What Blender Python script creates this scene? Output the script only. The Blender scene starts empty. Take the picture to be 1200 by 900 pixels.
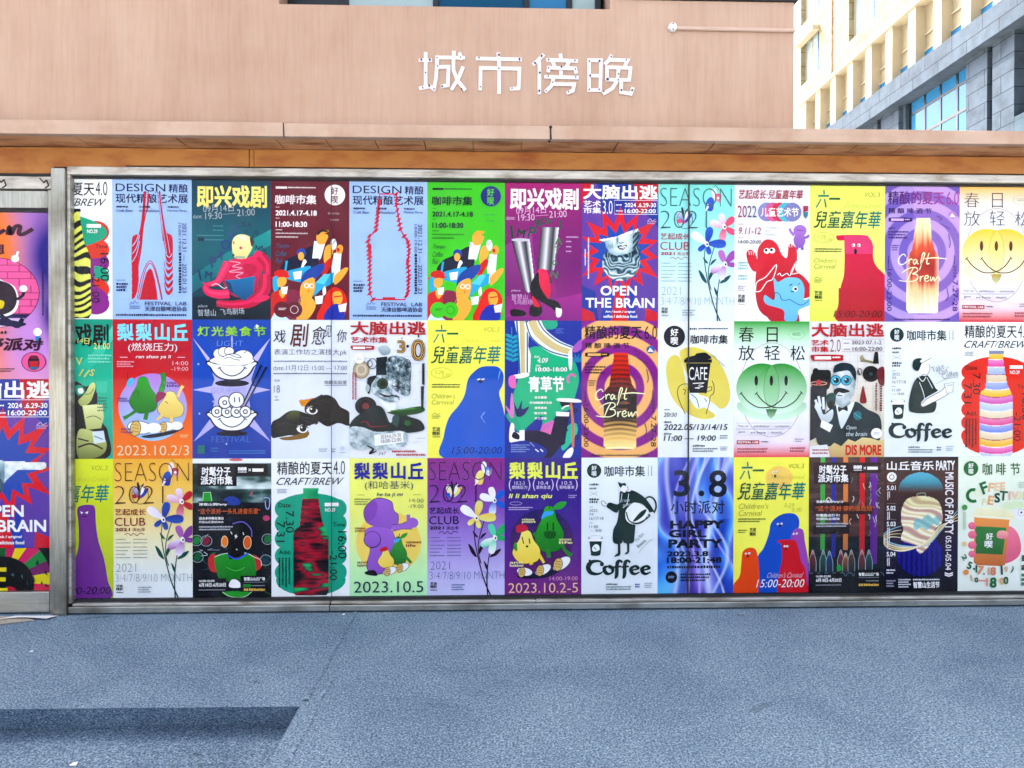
import bpy, bmesh, math, random
from mathutils import Matrix, Vector, noise
from mathutils.geometry import delaunay_2d_cdt
R = math.radians
scene = bpy.context.scene
COL = scene.collection

# ---------------------------------------------------------------- camera
cam_d = bpy.data.cameras.new('camera')
cam_d.sensor_width = 36.0
cam_d.lens = 27.0
cam_d.clip_start = 0.05
cam_d.clip_end = 2000.0
cam = bpy.data.objects.new('camera', cam_d)
COL.objects.link(cam)
CR = ((0.99949, -0.031888, 0.0008), (0.031893, 0.999459, -0.0081), (-0.000541, 0.008121, 0.999967))
cam.matrix_world = Matrix(((CR[0][0], CR[2][0], -CR[1][0], -0.1117),
                           (CR[0][1], CR[2][1], -CR[1][1], -4.977),
                           (CR[0][2], CR[2][2], -CR[1][2], 1.4997),
                           (0, 0, 0, 1)))
scene.camera = cam

# ---------------------------------------------------------------- sky and sun
SUN_EL, SUN_AZ = 48.0, -30.0          # azimuth from +Y towards +X (degrees)
world = bpy.data.worlds.new('World')
scene.world = world
world.use_nodes = True
wn = world.node_tree
sky = wn.nodes.new('ShaderNodeTexSky')
sky.sky_type = 'NISHITA'
sky.sun_disc = False
sky.sun_elevation = R(SUN_EL)
sky.sun_rotation = R(SUN_AZ)
sky.air_density = 0.45
sky.dust_density = 6.0
sky.ozone_density = 0.0
hsv = wn.nodes.new('ShaderNodeHueSaturation')       # a hazy, whitish city sky
hsv.inputs['Saturation'].default_value = 0.55
wn.links.new(sky.outputs[0], hsv.inputs['Color'])
wn.links.new(hsv.outputs[0], wn.nodes['Background'].inputs[0])
wn.nodes['Background'].inputs[1].default_value = 0.15
sun_d = bpy.data.lights.new('sun', 'SUN')
sun_d.energy = 2.0
sun_d.angle = R(0.5)
sun_d.color = (1.0, 0.95, 0.87)
sun = bpy.data.objects.new('sun', sun_d)
COL.objects.link(sun)
sd = Vector((math.sin(R(SUN_AZ)) * math.cos(R(SUN_EL)), math.cos(R(SUN_AZ)) * math.cos(R(SUN_EL)), math.sin(R(SUN_EL))))
sun.rotation_euler = sd.to_track_quat('Z', 'Y').to_euler()
sun.location = (-20, 20, 30)
scene.view_settings.view_transform = 'Standard'
scene.view_settings.look = 'None'
scene.view_settings.gamma = 1.0
scene.view_settings.exposure = 2.92
scene.cycles.use_denoising = True
scene.cycles.max_bounces = 8

# ---------------------------------------------------------------- helpers
def lin(c):
    if not isinstance(c, str):
        return c
    out = []
    for i in (0, 2, 4):
        v = int(c[i:i + 2], 16) / 255
        out.append(v / 12.92 if v <= 0.04045 else ((v + 0.055) / 1.055) ** 2.4)
    return tuple(out)

def mix(a, b, t):
    a, b = lin(a), lin(b)
    t = max(0.0, min(1.0, t))
    return tuple(a[i] + (b[i] - a[i]) * t for i in range(3))

def ramp(stops, t):
    t = max(0.0, min(1.0, t))
    for (t0, c0), (t1, c1) in zip(stops, stops[1:]):
        if t <= t1:
            return mix(c0, c1, (t - t0) / max(1e-6, t1 - t0))
    return lin(stops[-1][1])

def tag(o, label=None, cat=None, group=None, kind=None):
    if label: o['label'] = label
    if cat: o['category'] = cat
    if group: o['group'] = group
    if kind: o['kind'] = kind
    return o

def empty(name, loc=(0, 0, 0)):
    o = bpy.data.objects.new(name, None)
    o.location = loc
    o.empty_display_size = 0.2
    COL.objects.link(o)
    return o

def obj(name, bm, m, parent=None, smooth=False):
    me = bpy.data.meshes.new(name)
    bmesh.ops.recalc_face_normals(bm, faces=bm.faces)
    bm.to_mesh(me)
    bm.free()
    if smooth:
        for p in me.polygons: p.use_smooth = True
    if m: me.materials.append(m)
    o = bpy.data.objects.new(name, me)
    COL.objects.link(o)
    if parent: o.parent = parent
    return o

def box(bm, x0, x1, y0, y1, z0, z1, bev=0.0):
    vs = [bm.verts.new((x, y, z)) for z in (z0, z1) for y in (y0, y1) for x in (x0, x1)]
    fs = [bm.faces.new([vs[i] for i in q]) for q in ((0, 2, 3, 1), (4, 5, 7, 6), (0, 1, 5, 4), (2, 6, 7, 3), (0, 4, 6, 2), (1, 3, 7, 5))]
    if bev:
        es = list({e for f in fs for e in f.edges})
        bmesh.ops.bevel(bm, geom=es, offset=bev, segments=2, affect='EDGES', profile=0.5)
    return bm

def B(*boxes, bev=0.0):
    bm = bmesh.new()
    for b in boxes: box(bm, *b, bev=bev)
    return bm

def tube(bm, p0, p1, r, n=12):
    p0, p1 = Vector(p0), Vector(p1)
    d = p1 - p0
    m = Matrix.Translation((p0 + p1) / 2) @ d.to_track_quat('Z', 'Y').to_matrix().to_4x4()
    bmesh.ops.create_cone(bm, cap_ends=True, segments=n, radius1=r, radius2=r, depth=d.length, matrix=m)
    return bm

def nodes(name):
    m = bpy.data.materials.new(name)
    m.use_nodes = True
    nt = m.node_tree
    return m, nt, nt.nodes['Principled BSDF']

def tex_noise(nt, scale, detail=4, rough=0.5, stretch=(1, 1, 1), coord='Object', dist=0.0):
    tc = nt.nodes.new('ShaderNodeTexCoord')
    mp = nt.nodes.new('ShaderNodeMapping')
    mp.inputs['Scale'].default_value = stretch
    n = nt.nodes.new('ShaderNodeTexNoise')
    n.inputs['Scale'].default_value = scale
    n.inputs['Detail'].default_value = detail
    n.inputs['Roughness'].default_value = rough
    n.inputs['Distortion'].default_value = dist
    nt.links.new(tc.outputs[coord], mp.inputs[0])
    nt.links.new(mp.outputs[0], n.inputs['Vector'])
    return n.outputs['Fac']

def cramp(nt, fac, stops):
    r = nt.nodes.new('ShaderNodeValToRGB')
    el = r.color_ramp.elements
    while len(el) < len(stops): el.new(0.5)
    for e, (p, c) in zip(el, stops):
        e.position = p
        c = lin(c)
        e.color = (c[0], c[1], c[2], 1)
    nt.links.new(fac, r.inputs[0])
    return r.outputs[0]

def mul(nt, a, b, fac=1.0, mode='MULTIPLY'):
    m = nt.nodes.new('ShaderNodeMix')
    m.data_type = 'RGBA'
    m.blend_type = mode
    m.inputs['Factor'].default_value = fac
    nt.links.new(a, m.inputs['A'])
    nt.links.new(b, m.inputs['B'])
    return m.outputs['Result']

def bump(nt, bs, fac, strength, dist=0.01):
    b = nt.nodes.new('ShaderNodeBump')
    b.inputs['Strength'].default_value = strength
    b.inputs['Distance'].default_value = dist
    nt.links.new(fac, b.inputs['Height'])
    nt.links.new(b.outputs[0], bs.inputs['Normal'])

def noisy(name, c0, c1, scale, rough=0.6, metal=0.0, stretch=(1, 1, 1), bstr=0.0, bscale=None, extra=None):
    """surface whose colour drifts between c0 and c1; extra = (scale, stretch, dark) adds broad stains"""
    m, nt, bs = nodes(name)
    f = tex_noise(nt, scale, 6, 0.6, stretch)
    c = cramp(nt, f, [(0.3, c0), (0.7, c1)])
    if extra:
        g = tex_noise(nt, extra[0], 5, 0.6, extra[1])
        c = mul(nt, c, cramp(nt, g, [(0.32, extra[2]), (0.55, 'ffffff')]))
    nt.links.new(c, bs.inputs['Base Color'])
    bs.inputs['Roughness'].default_value = rough
    bs.inputs['Metallic'].default_value = metal
    if bstr:
        bump(nt, bs, tex_noise(nt, bscale or scale * 4, 4, 0.6, stretch), bstr)
    return m

def plain(name, c, rough=0.5, metal=0.0):
    return noisy(name, mix(c, '000000', 0.08), c, 9.0, rough, metal)

# ---------------------------------------------------------------- materials
def carpet_mat():
    m, nt, bs = nodes('needlefelt_carpet')
    f = tex_noise(nt, 105, 4, 0.85)
    c = cramp(nt, f, [(0.36, '2c4257'), (0.5, '7892a6'), (0.64, 'cedbe4')])
    g = tex_noise(nt, 48, 4, 0.7, (1, 1, 1), 'Object', 0.8)
    c = mul(nt, c, cramp(nt, g, [(0.3, 'bcc2ca'), (0.6, 'ffffff')]))
    h = tex_noise(nt, 1.3, 5, 0.6, dist=0.6)
    c = mul(nt, c, cramp(nt, h, [(0.30, 'd4dbe3'), (0.6, 'ffffff')]))
    st = tex_noise(nt, 3.1, 3, 0.5, dist=0.4)
    c = mul(nt, c, cramp(nt, st, [(0.24, 'b4b2aa'), (0.31, 'ffffff')]))
    nt.links.new(c, bs.inputs['Base Color'])
    bs.inputs['Roughness'].default_value = 0.95
    bs.inputs['Specular IOR Level'].default_value = 0.1
    bump(nt, bs, tex_noise(nt, 150, 4, 0.8), 0.7, 0.006)
    return m

def pink_mat():
    m, nt, bs = nodes('pink_render')
    f = tex_noise(nt, 1.3, 6, 0.6, (3.5, 3.5, 0.5))
    c = cramp(nt, f, [(0.30, 'a78c7a'), (0.52, 'ac9281'), (0.72, 'b09786')])
    s = tex_noise(nt, 22, 4, 0.6, (2.0, 2.0, 0.12))
    c = mul(nt, c, cramp(nt, s, [(0.30, 'f6f1ee'), (0.55, 'ffffff')]))
    g = tex_noise(nt, 0.7, 6, 0.65)
    c = mul(nt, c, cramp(nt, g, [(0.33, 'ece4de'), (0.6, 'ffffff')]))
    k = tex_noise(nt, 9, 8, 0.72)
    c = mul(nt, c, cramp(nt, k, [(0.25, 'b09a90'), (0.30, 'ffffff')]))
    nt.links.new(c, bs.inputs['Base Color'])
    bs.inputs['Roughness'].default_value = 0.85
    bump(nt, bs, tex_noise(nt, 90, 5, 0.7), 0.12, 0.003)
    return m

def print_mat():
    m, nt, bs = nodes('printed_paper')
    a = nt.nodes.new('ShaderNodeAttribute')
    a.attribute_name = 'ink'
    w = tex_noise(nt, 3.0, 4, 0.6)
    c = mul(nt, a.outputs['Color'], cramp(nt, w, [(0.3, 'f4f4f2'), (0.6, 'ffffff')]))
    nt.links.new(c, bs.inputs['Base Color'])
    bs.inputs['Roughness'].default_value = 0.5
    bs.inputs['Specular IOR Level'].default_value = 0.12
    bump(nt, bs, tex_noise(nt, 5, 2, 0.5), 0.06, 0.01)
    return m

def glass_mat(name, tint='ffffff', rough=0.02, dirt=0.012):
    m, nt, bs = nodes(name)
    nt.nodes.remove(bs)
    tr = nt.nodes.new('ShaderNodeBsdfTransparent')
    tr.inputs[0].default_value = (*lin(tint), 1)
    gl = nt.nodes.new('ShaderNodeBsdfGlossy')
    gl.inputs['Roughness'].default_value = rough
    fr = nt.nodes.new('ShaderNodeFresnel')
    ge = nt.nodes.new('ShaderNodeNewGeometry')           # a thin pane: the same reflectance from either face
    io = nt.nodes.new('ShaderNodeMapRange')
    io.inputs[3].default_value = 1.13
    io.inputs[4].default_value = 1 / 1.13
    nt.links.new(ge.outputs['Backfacing'], io.inputs[0])
    nt.links.new(io.outputs[0], fr.inputs[0])
    m1 = nt.nodes.new('ShaderNodeMixShader')
    nt.links.new(fr.outputs[0], m1.inputs[0])
    nt.links.new(tr.outputs[0], m1.inputs[1])
    nt.links.new(gl.outputs[0], m1.inputs[2])
    df = nt.nodes.new('ShaderNodeBsdfDiffuse')
    df.inputs[0].default_value = (0.6, 0.6, 0.6, 1)
    f = tex_noise(nt, 4, 6, 0.7, (1, 1, 0.35))
    mr = nt.nodes.new('ShaderNodeMapRange')
    mr.inputs[1].default_value = 0.45
    mr.inputs[2].default_value = 0.8
    mr.inputs[3].default_value = 0.0
    mr.inputs[4].default_value = dirt * 2
    nt.links.new(f, mr.inputs[0])
    m2 = nt.nodes.new('ShaderNodeMixShader')
    nt.links.new(mr.outputs[0], m2.inputs[0])
    nt.links.new(m1.outputs[0], m2.inputs[1])
    nt.links.new(df.outputs[0], m2.inputs[2])
    nt.links.new(m2.outputs[0], nt.nodes['Material Output'].inputs[0])
    return m

def window_mat(name, tint):
    m, nt, bs = nodes(name)
    bs.inputs['Base Color'].default_value = (*lin(tint), 1)
    bs.inputs['Roughness'].default_value = 0.05
    bs.inputs['Specular IOR Level'].default_value = 0.4
    bs.inputs['IOR'].default_value = 1.2
    bump(nt, bs, tex_noise(nt, 0.8, 2, 0.4), 0.05, 0.05)
    return m

def tiles_mat(name, c0, c1, mortar, w, h, rough, off=0.5, mort=0.008):
    m, nt, bs = nodes(name)
    tc = nt.nodes.new('ShaderNodeTexCoord')
    sp = nt.nodes.new('ShaderNodeSeparateXYZ')
    cb = nt.nodes.new('ShaderNodeCombineXYZ')
    nt.links.new(tc.outputs['Object'], sp.inputs[0])
    ad = nt.nodes.new('ShaderNodeMath')
    nt.links.new(sp.outputs['X'], ad.inputs[0])
    nt.links.new(sp.outputs['Y'], ad.inputs[1])
    nt.links.new(ad.outputs[0], cb.inputs['X'])
    nt.links.new(sp.outputs['Z'], cb.inputs['Y'])
    b = nt.nodes.new('ShaderNodeTexBrick')
    b.offset = off
    b.inputs['Color1'].default_value = (*lin(c0), 1)
    b.inputs['Color2'].default_value = (*lin(c1), 1)
    b.inputs['Mortar'].default_value = (*lin(mortar), 1)
    b.inputs['Scale'].default_value = 1.0
    b.inputs['Brick Width'].default_value = w
    b.inputs['Row Height'].default_value = h
    b.inputs['Mortar Size'].default_value = mort
    nt.links.new(cb.outputs[0], b.inputs['Vector'])
    f = tex_noise(nt, 1.5, 6, 0.65)
    c = mul(nt, b.outputs['Color'], cramp(nt, f, [(0.3, 'd0d0ce'), (0.6, 'ffffff')]))
    bs.inputs['Specular IOR Level'].default_value = 0.06
    nt.links.new(c, bs.inputs['Base Color'])
    bs.inputs['Roughness'].default_value = rough
    return m

M = dict(
    carpet=carpet_mat(), pink=pink_mat(), print=print_mat(),
    glass=glass_mat('shop_glass'),
    fascia=noisy('pink_fascia_paint', 'ac917e', 'b59c8a', 3.0, 0.7, stretch=(1, 1, 4), bstr=0.1, extra=(4, (1, 1, 0.6), 'ece0d8')),
    soffit=noisy('bounce_toned_stained_soffit', 'ba8558', 'd09c6e', 2.5, 0.8, bstr=0.2, extra=(3.5, (1, 3, 1), 'b08a68')),  # brown base has warm bounce light mixed into it, plus stains
    lintel=noisy('bounce_toned_lintel', '9c6226', 'a87030', 2.0, 0.6, stretch=(1, 1, 3), extra=(4, (1, 1, 3), 'e0bc94')),  # ochre of the warm bounce light put into the lintel colour
    steel=noisy('brushed_steel', 'a4a49c', 'c6c6be', 6.0, 0.32, 0.82, (0.6, 4, 14), 0.05, extra=(3, (1, 1, 1), 'b4aea4')),
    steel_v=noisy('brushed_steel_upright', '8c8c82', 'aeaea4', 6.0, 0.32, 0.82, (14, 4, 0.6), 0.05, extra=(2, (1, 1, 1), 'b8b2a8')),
    rail=noisy('weathered_aluminium', 'a8a59e', 'c8c5bc', 10, 0.42, 0.6, (0.5, 3, 6), 0.1, extra=(5, (0.8, 1, 3), 'b4aca0')),
    dark=plain('black_rubber_and_shadow_line', '15171b', 0.7),
    backing=plain('hardboard_backing', '2a2c30', 0.8),
    letter=noisy('white_letter_board', 'c0c0c6', 'd2d2d8', 12, 0.5, bstr=0.05),
    bolt=plain('dark_bolt_head', '26262a', 0.5, 0.6),
    pipe=plain('pink_painted_pipe', 'b8a092', 0.6),
    box_w=plain('white_plastic_box', 'c8c8c8', 0.4),
    iron=plain('rusty_iron', '2c2522', 0.7, 0.4),
    coping=noisy('dark_sheet_metal', '1e242c', '2c333c', 4, 0.4, 0.5),
    blueglass=window_mat('blue_window_glass', '12405e'),
    paleglass=window_mat('pale_blue_glass', '2a648f'),
    curtainglass=window_mat('glass_before_curtain', '8aa0a6'),
    darkframe=plain('dark_window_frame', '10181f', 0.4, 0.3),
    cream=tiles_mat('cream_wall_tiles', '8b8168', '928870', '5a5240', 1.25, 0.82, 0.85, 0.5, 0.02),
    cream_trim=noisy('cream_pier_stone', '9a9179', 'a29982', 1.5, 0.9),
    blind=noisy('cream_window_blind', '90876e', '998f78', 2.0, 0.6),
    granite=tiles_mat('grey_granite_panels', '414c59', '46525f', '272f37', 1.85, 0.62, 0.8, 0.5, 0.018),
    granite_d=tiles_mat('dark_granite_panels', '3a4a55', '42525d', '232e36', 1.2, 0.62, 0.8),
    paving=tiles_mat('grey_paving', 'bab6ae', 'c4c0b8', '8e8a84', 0.6, 0.6, 0.85),
    card=noisy('worn_cardboard', '9a9184', 'b4ab9c', 14, 0.9),
    paper=plain('white_paper_scrap', 'e8e8e6', 0.8),
    asphalt=noisy('asphalt_roofing', '3a3a3a', '4a4a48', 20, 0.95),
)
# ---------------------------------------------------------------- the setting: ground and carpet
def flat(name, m, pts, z, kind='structure'):
    bm = bmesh.new()
    bm.faces.new([bm.verts.new((x, y, z)) for x, y in pts])
    o = obj(name, bm, m)
    return tag(o, kind=kind)

g = flat('ground', M['paving'], [(-900, -900), (900, -900), (900, 900), (-900, 900)], -0.156)
tag(g, 'grey paving that carries on beyond the blue carpet', 'ground')
c = flat('lower_carpet', M['carpet'], [(-6.5, -6.2), (-0.93, -6.2), (-0.93, -1.2), (-6.5, -1.2)], -0.15)
tag(c, 'blue grey carpet one step down at the lower left', 'carpet')

def platform():
    """carpeted landing with a rounded nosing round the sunken corner"""
    pts = [(-6.5, 0.06), (-6.5, -1.435), (-0.945, -1.435), (-0.945, -6.2), (8.5, -6.2), (8.5, 0.06)]
    bm = bmesh.new()
    top = [bm.verts.new((x, y, 0)) for x, y in pts]
    bot = [bm.verts.new((x, y, -0.155)) for x, y in pts]
    for i, dx, dy in ((1, 0, 0.12), (2, 0.03, 0.12), (3, 0.03, 0)):     # the risers are undercut below the nosing so their faces fall into shade
        bot[i].co.x += dx; bot[i].co.y += dy
    bm.faces.new(top)
    bm.faces.new(bot[::-1])
    for i in range(6):
        j = (i + 1) % 6
        bm.faces.new((top[i], bot[i], bot[j], top[j]))
    bm.edges.ensure_lookup_table()
    es = [e for e in bm.edges if all(v.co.z > -0.01 for v in e.verts) and all(v.co.y < -1.4 and v.co.x < -0.9 for v in e.verts)]
    bmesh.ops.bevel(bm, geom=es, offset=0.022, segments=4, affect='EDGES', profile=0.5)
    return obj('carpeted_platform', bm, M['carpet'])
tag(platform(), 'raised blue grey carpeted landing in front of the poster wall', 'carpet', kind='structure')
# ridges where two carpet lengths meet and where the carpet is tucked round the nosing
def ridge(label, x0, y0, y1, n, w, h, wob):
    bm = bmesh.new()
    rng = random.Random(int(y1 * -100))
    rows = []
    for i in range(n + 1):
        y = y0 + i * (y1 - y0) / n
        ww = w * rng.uniform(0.8, 1.2)
        x = x0 + wob * math.sin(i * 0.5)
        rows.append([bm.verts.new((x + dx * ww, y, z)) for dx, z in ((-1.6, 0.0012), (-0.5, h), (0.4, h), (1.2, 0.0012))])
    for a, b in zip(rows, rows[1:]):
        for k in range(3): bm.faces.new((a[k], a[k + 1], b[k + 1], b[k]))
    tag(obj('carpet_seam', bm, M['carpet'], smooth=True), label, 'carpet seam', kind='structure')
ridge('raised seam in the carpet running back to the wall', -0.953, -0.06, -1.40, 40, 0.010, 0.008, 0.004)
ridge('low fold in the carpet along the edge of the sunken corner', -0.885, -1.0, -3.4, 60, 0.008, 0.005, 0.003)

# ---------------------------------------------------------------- pink building with canopy
bld = empty('pink_building', (-2, 0.5, -0.15))
tag(bld, 'pink rendered building with a projecting canopy above the poster wall', 'building')
def bpart(name, bm, m, parent=bld):
    o = obj(name, bm, m)
    o.location = -Vector(bld.location)
    if parent is not bld:
        o.location = (0, 0, 0)
    o.parent = parent
    return o
WX0, WX1, WZ0, WZ1 = -1.446, 0.682, 3.889, 5.3
wall = bpart('wall', B((-14, WX0, 0.0, 0.35, 3.02, 9.5), (WX0, WX1, 0.0, 0.35, 3.02, WZ0), (WX0, WX1, 0.0, 0.35, WZ1, 9.5),
                       (WX1, 0.72, 0.0, 0.35, 3.02, 9.5), (0.72, 1.89, 0.0, 0.35, 3.02, 3.952)), M['pink'])
bpart('shading_upper_storey', B((0.73, 1.89, 0.36, 9, 3.02, 9.4), (-14, 0.72, 0.36, 9, 5.4, 9.4)), M['coping'])  # unseen volume, added this tall to cast shade over the landing
bpart('coping', B((0.722, 1.91, -0.02, 0.40, 3.9545, 3.99), bev=0.004), M['coping'])
bpart('roof', B((-14.05, 1.95, 0.02, 9.05, 9.5, 9.62)), M['asphalt'])
# window band at the top of the photograph
wf = bpart('window', B((WX0, WX1, 0.20, 0.25, WZ0 + 0.002, WZ0 + 0.03), (WX0, WX1, 0.20, 0.25, WZ1 - 0.05, WZ1 - 0.002),
                       *[(x - 0.018, x + 0.018, 0.201, 0.249, WZ0 + 0.03, WZ1 - 0.05) for x in (WX0 + 0.02, -1.06, -0.46, 0.15, 0.44, WX1 - 0.05)]), M['darkframe'])
for x0, x1, mt in ((WX0 + 0.03, -1.08, 'darkframe'), (-1.04, -0.48, 'curtainglass'), (-0.44, 0.13, 'blueglass'), (0.17, 0.42, 'paleglass'), (0.46, WX1 - 0.07, 'curtainglass')):
    bpart('pane', B((x0, x1, 0.22, 0.23, WZ0 + 0.03, WZ1 - 0.05)), M[mt], wf)
bpart('window_sill', B((WX0 - 0.002, WX1 + 0.002, 0.003, 0.2, WZ0 - 0.02, WZ0 - 0.001)), M['coping'], wf)
# canopy
CZ0, CZ1, CD = 2.946, 3.024, 0.32
canopy = empty('canopy'); canopy.parent = bld; canopy.location = -Vector(bld.location)
def cpart(name, bm, m):
    o = obj(name, bm, m); o.parent = canopy; return o
xs = [-14, -3.9, -1.335, 0.268, 3.95, 9]
cpart('fascia', B(*[(a + 0.0015, b - 0.0015, -CD, -CD + 0.05, CZ0, CZ1 + 0.004 * (i % 2)) for i, (a, b) in enumerate(zip(xs, xs[1:]))], bev=0.003), M['fascia'])
cpart('slab', B((-14, 9, -CD + 0.051, 0.34, CZ0 + 0.03, CZ1 - 0.004)), M['fascia'])
rng = random.Random(5)
tl = []
x = -14.0
while x < 9:
    w = 0.30
    dz = rng.uniform(0, 0.005)
    tl.append((x, x + w - rng.uniform(0.003, 0.008), -CD + 0.055, -0.035, CZ0 + 0.006 + dz, CZ0 + 0.028))
    x += w
cpart('soffit', B(*tl), M['soffit'])
cpart('lintel', B((-14, -2.846, -0.03, 0.3, 2.787, CZ0 + 0.005), (-2.8455, -2.402, -0.03, 0.3, 2.8295, CZ0 + 0.005), (-2.4015, -1.63, -0.03, 0.3, 2.842, CZ0 + 0.005), (-1.625, -1.60, -0.027, 0.3, 2.842, CZ0 + 0.005), (-1.595, 9, -0.03, 0.3, 2.842, CZ0 + 0.005)), M['lintel'])
# cracks and cable ends at the fascia joints
for x in (0.268, -1.335):
    bm = bmesh.new()
    k = 1.0 if x > 0 else 0.5
    tube(bm, (x, -CD - 0.003, CZ1 + 0.002), (x + 0.004, -CD - 0.004, CZ0 - 0.002), 0.0035 * k + 0.001, 6)
    if x > 0:
        bmesh.ops.create_icosphere(bm, subdivisions=1, radius=0.011, matrix=Matrix.Translation((x + 0.002, -CD - 0.004, CZ1 - 0.006)))
        bmesh.ops.create_icosphere(bm, subdivisions=1, radius=0.009, matrix=Matrix.Translation((x - 0.004, -CD + 0.03, CZ0 - 0.003)))
    cpart('joint_cable', bm, M['iron'])
# shop wall behind the posters and to the right
bpart('shop_wall', B((-14, 9, 0.03, 0.32, -0.15, 2.9)), M['backing'])
bpart('rear_wall', B((-14, 9, 8.9, 9.2, -0.15, 5.4), (-14, -13.8, 0.34, 8.9, -0.15, 9.4), (8.8, 9, 0.34, 8.9, -0.15, 3.0)), M['pink'])
bpart('low_roof', B((1.9, 9, 0.345, 8.9, 2.96, 3.0)), M['asphalt'])

# ---------------------------------------------------------------- sign of four separately bolted characters
def strokes_bm(strokes, w, th, sc, x0, z0):
    bm = bmesh.new()
    for si, pts in enumerate(strokes):
        pts = [Vector((x0 + a * sc, z0 - b * sc)) for a, b in pts]
        hw = w * sc / 2
        L_, R_ = [], []
        for i, p in enumerate(pts):
            d0 = (p - pts[i - 1]).normalized() if i else (pts[1] - p).normalized()
            d1 = (pts[i + 1] - p).normalized() if i < len(pts) - 1 else d0
            n0, n1 = Vector((-d0.y, d0.x)), Vector((-d1.y, d1.x))
            n = (n0 + n1)
            n = n / max(0.5, n.length_squared / 2)
            q = p.copy()
            if i == 0: q -= d1 * hw * 0.4
            if i == len(pts) - 1: q += d0 * hw * 0.4
            L_.append(q + n * hw); R_.append(q - n * hw)
        off = -si * 0.0007
        for i in range(len(pts) - 1):
            quad = (L_[i], L_[i + 1], R_[i + 1], R_[i])
            f = [bm.verts.new((v.x, -th + off, v.y)) for v in quad]
            b = [bm.verts.new((v.x, -0.002, v.y)) for v in quad]
            bm.faces.new(f); bm.faces.new(b[::-1])
            for k in range(4):
                bm.faces.new((f[k], b[k], b[(k + 1) % 4], f[(k + 1) % 4]))
    return bm
# coordinates read in the 1200 x 343 enlargement of the sign (4.286 per photo pixel)
SIGN = {
 '城': ([[(76, 65), (76, 240)], [(45, 102), (104, 102)], [(46, 243), (98, 232), (122, 250)], [(128, 88), (268, 88)], [(134, 88), (128, 190), (116, 250)],
        [(134, 136), (190, 134), (186, 226), (155, 232)], [(216, 58), (214, 150), (234, 200), (272, 248)], [(262, 136), (240, 190), (206, 246)], [(244, 66), (258, 96)]],
       [(55, 101), (97, 101), (76, 165), (94, 230), (62, 240), (118, 246), (133, 90), (136, 133), (250, 87), (158, 232), (256, 244)],
       'white board character 城 first in the bolted sign, with earth radical'),
 '市': ([[(330, 90), (552, 92)], [(438, 62), (440, 90)], [(442, 92), (442, 262)], [(348, 246), (350, 138), (544, 138), (540, 236), (500, 240)]],
       [(342, 88), (544, 92), (441, 72), (441, 139), (348, 232), (507, 238)],
       'white board character 市 second in the bolted sign, symmetrical like a hung banner'),
 '傍': ([[(664, 66), (640, 92), (614, 116)], [(644, 104), (644, 262)], [(682, 92), (834, 96)], [(750, 64), (752, 92)], [(712, 104), (720, 126)], [(790, 104), (780, 126)],
        [(688, 152), (690, 132), (824, 134), (828, 156)], [(672, 178), (838, 180)], [(752, 150), (752, 178)], [(716, 182), (704, 224), (674, 252)], [(710, 214), (818, 214), (812, 246), (784, 258)]],
       [(655, 74), (622, 110), (646, 158), (643, 248), (690, 92), (822, 95), (690, 134), (824, 138), (754, 128), (688, 175), (826, 178), (710, 206), (678, 248), (790, 252)],
       'white board character 傍 third in the bolted sign, densest strokes'),
 '晚': ([[(894, 246), (894, 90), (954, 90), (950, 246)], [(898, 168), (950, 168)], [(898, 240), (950, 240)], [(1006, 66), (992, 92), (974, 108)], [(1000, 88), (1088, 90), (1074, 116)],
        [(984, 188), (984, 126), (1102, 128), (1096, 188), (984, 188)], [(1042, 130), (1036, 190), (1010, 232), (966, 258)], [(1056, 192), (1054, 250), (1104, 258), (1114, 228)]],
       [(895, 97), (946, 95), (899, 169), (895, 238), (945, 238), (1004, 74), (1080, 88), (1042, 159), (1040, 188), (1056, 240), (1110, 240), (968, 248)],
       'white board character 晚 last in the bolted sign, with sun radical'),
}
PXM = 4.977 / 900 / 4.286
SX0, SZ0 = -0.6085, 3.6735
for ch, (st, bolts, label) in SIGN.items():
    xm = min(a for s in st for a, b in s)
    base = empty('sign_character', (SX0 + xm * PXM, 0, SZ0 - 262 * PXM))
    tag(base, label, 'sign letter', 'bolted white characters of the wall sign')
    o = obj('board', strokes_bm([[(a - xm, b) for a, b in s] for s in st], 18, 0.006, PXM, 0, 262 * PXM), M['letter'], base)
    for a, b in bolts:
        bm = bmesh.new()
        p = ((a - xm) * PXM, 0, (262 - b) * PXM)
        tube(bm, (p[0], -0.006, p[2]), (p[0], -0.0175, p[2]), 0.0040 if (a * 7 + b) % 3 else 0.0058, 8)
        obj('bolt', bm, M['bolt'], base)

# conduit with a round box
cd = empty('conduit', (1.085, 0, 3.77))
tag(cd, 'thin pink painted conduit ending in a round white junction box', 'pipe')
bm = tube(bmesh.new(), (0.03, -0.014, -0.002), (0.805, -0.014, -0.006), 0.013, 12)
obj('tube', bm, M['pipe'], cd)
bm = tube(bmesh.new(), (0, -0.001, 0), (0, -0.034, 0), 0.029, 20)
bmesh.ops.bevel(bm, geom=[e for e in bm.edges if all(v.co.y < -0.03 for v in e.verts)], offset=0.006, segments=2, affect='EDGES')
jb = obj('junction_box', bm, M['box_w'], cd)
for dz in (0.018, -0.018): obj('screw', tube(bmesh.new(), (0, -0.034, dz), (0, -0.0365, dz), 0.0045, 8), M['bolt'], jb)

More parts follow.
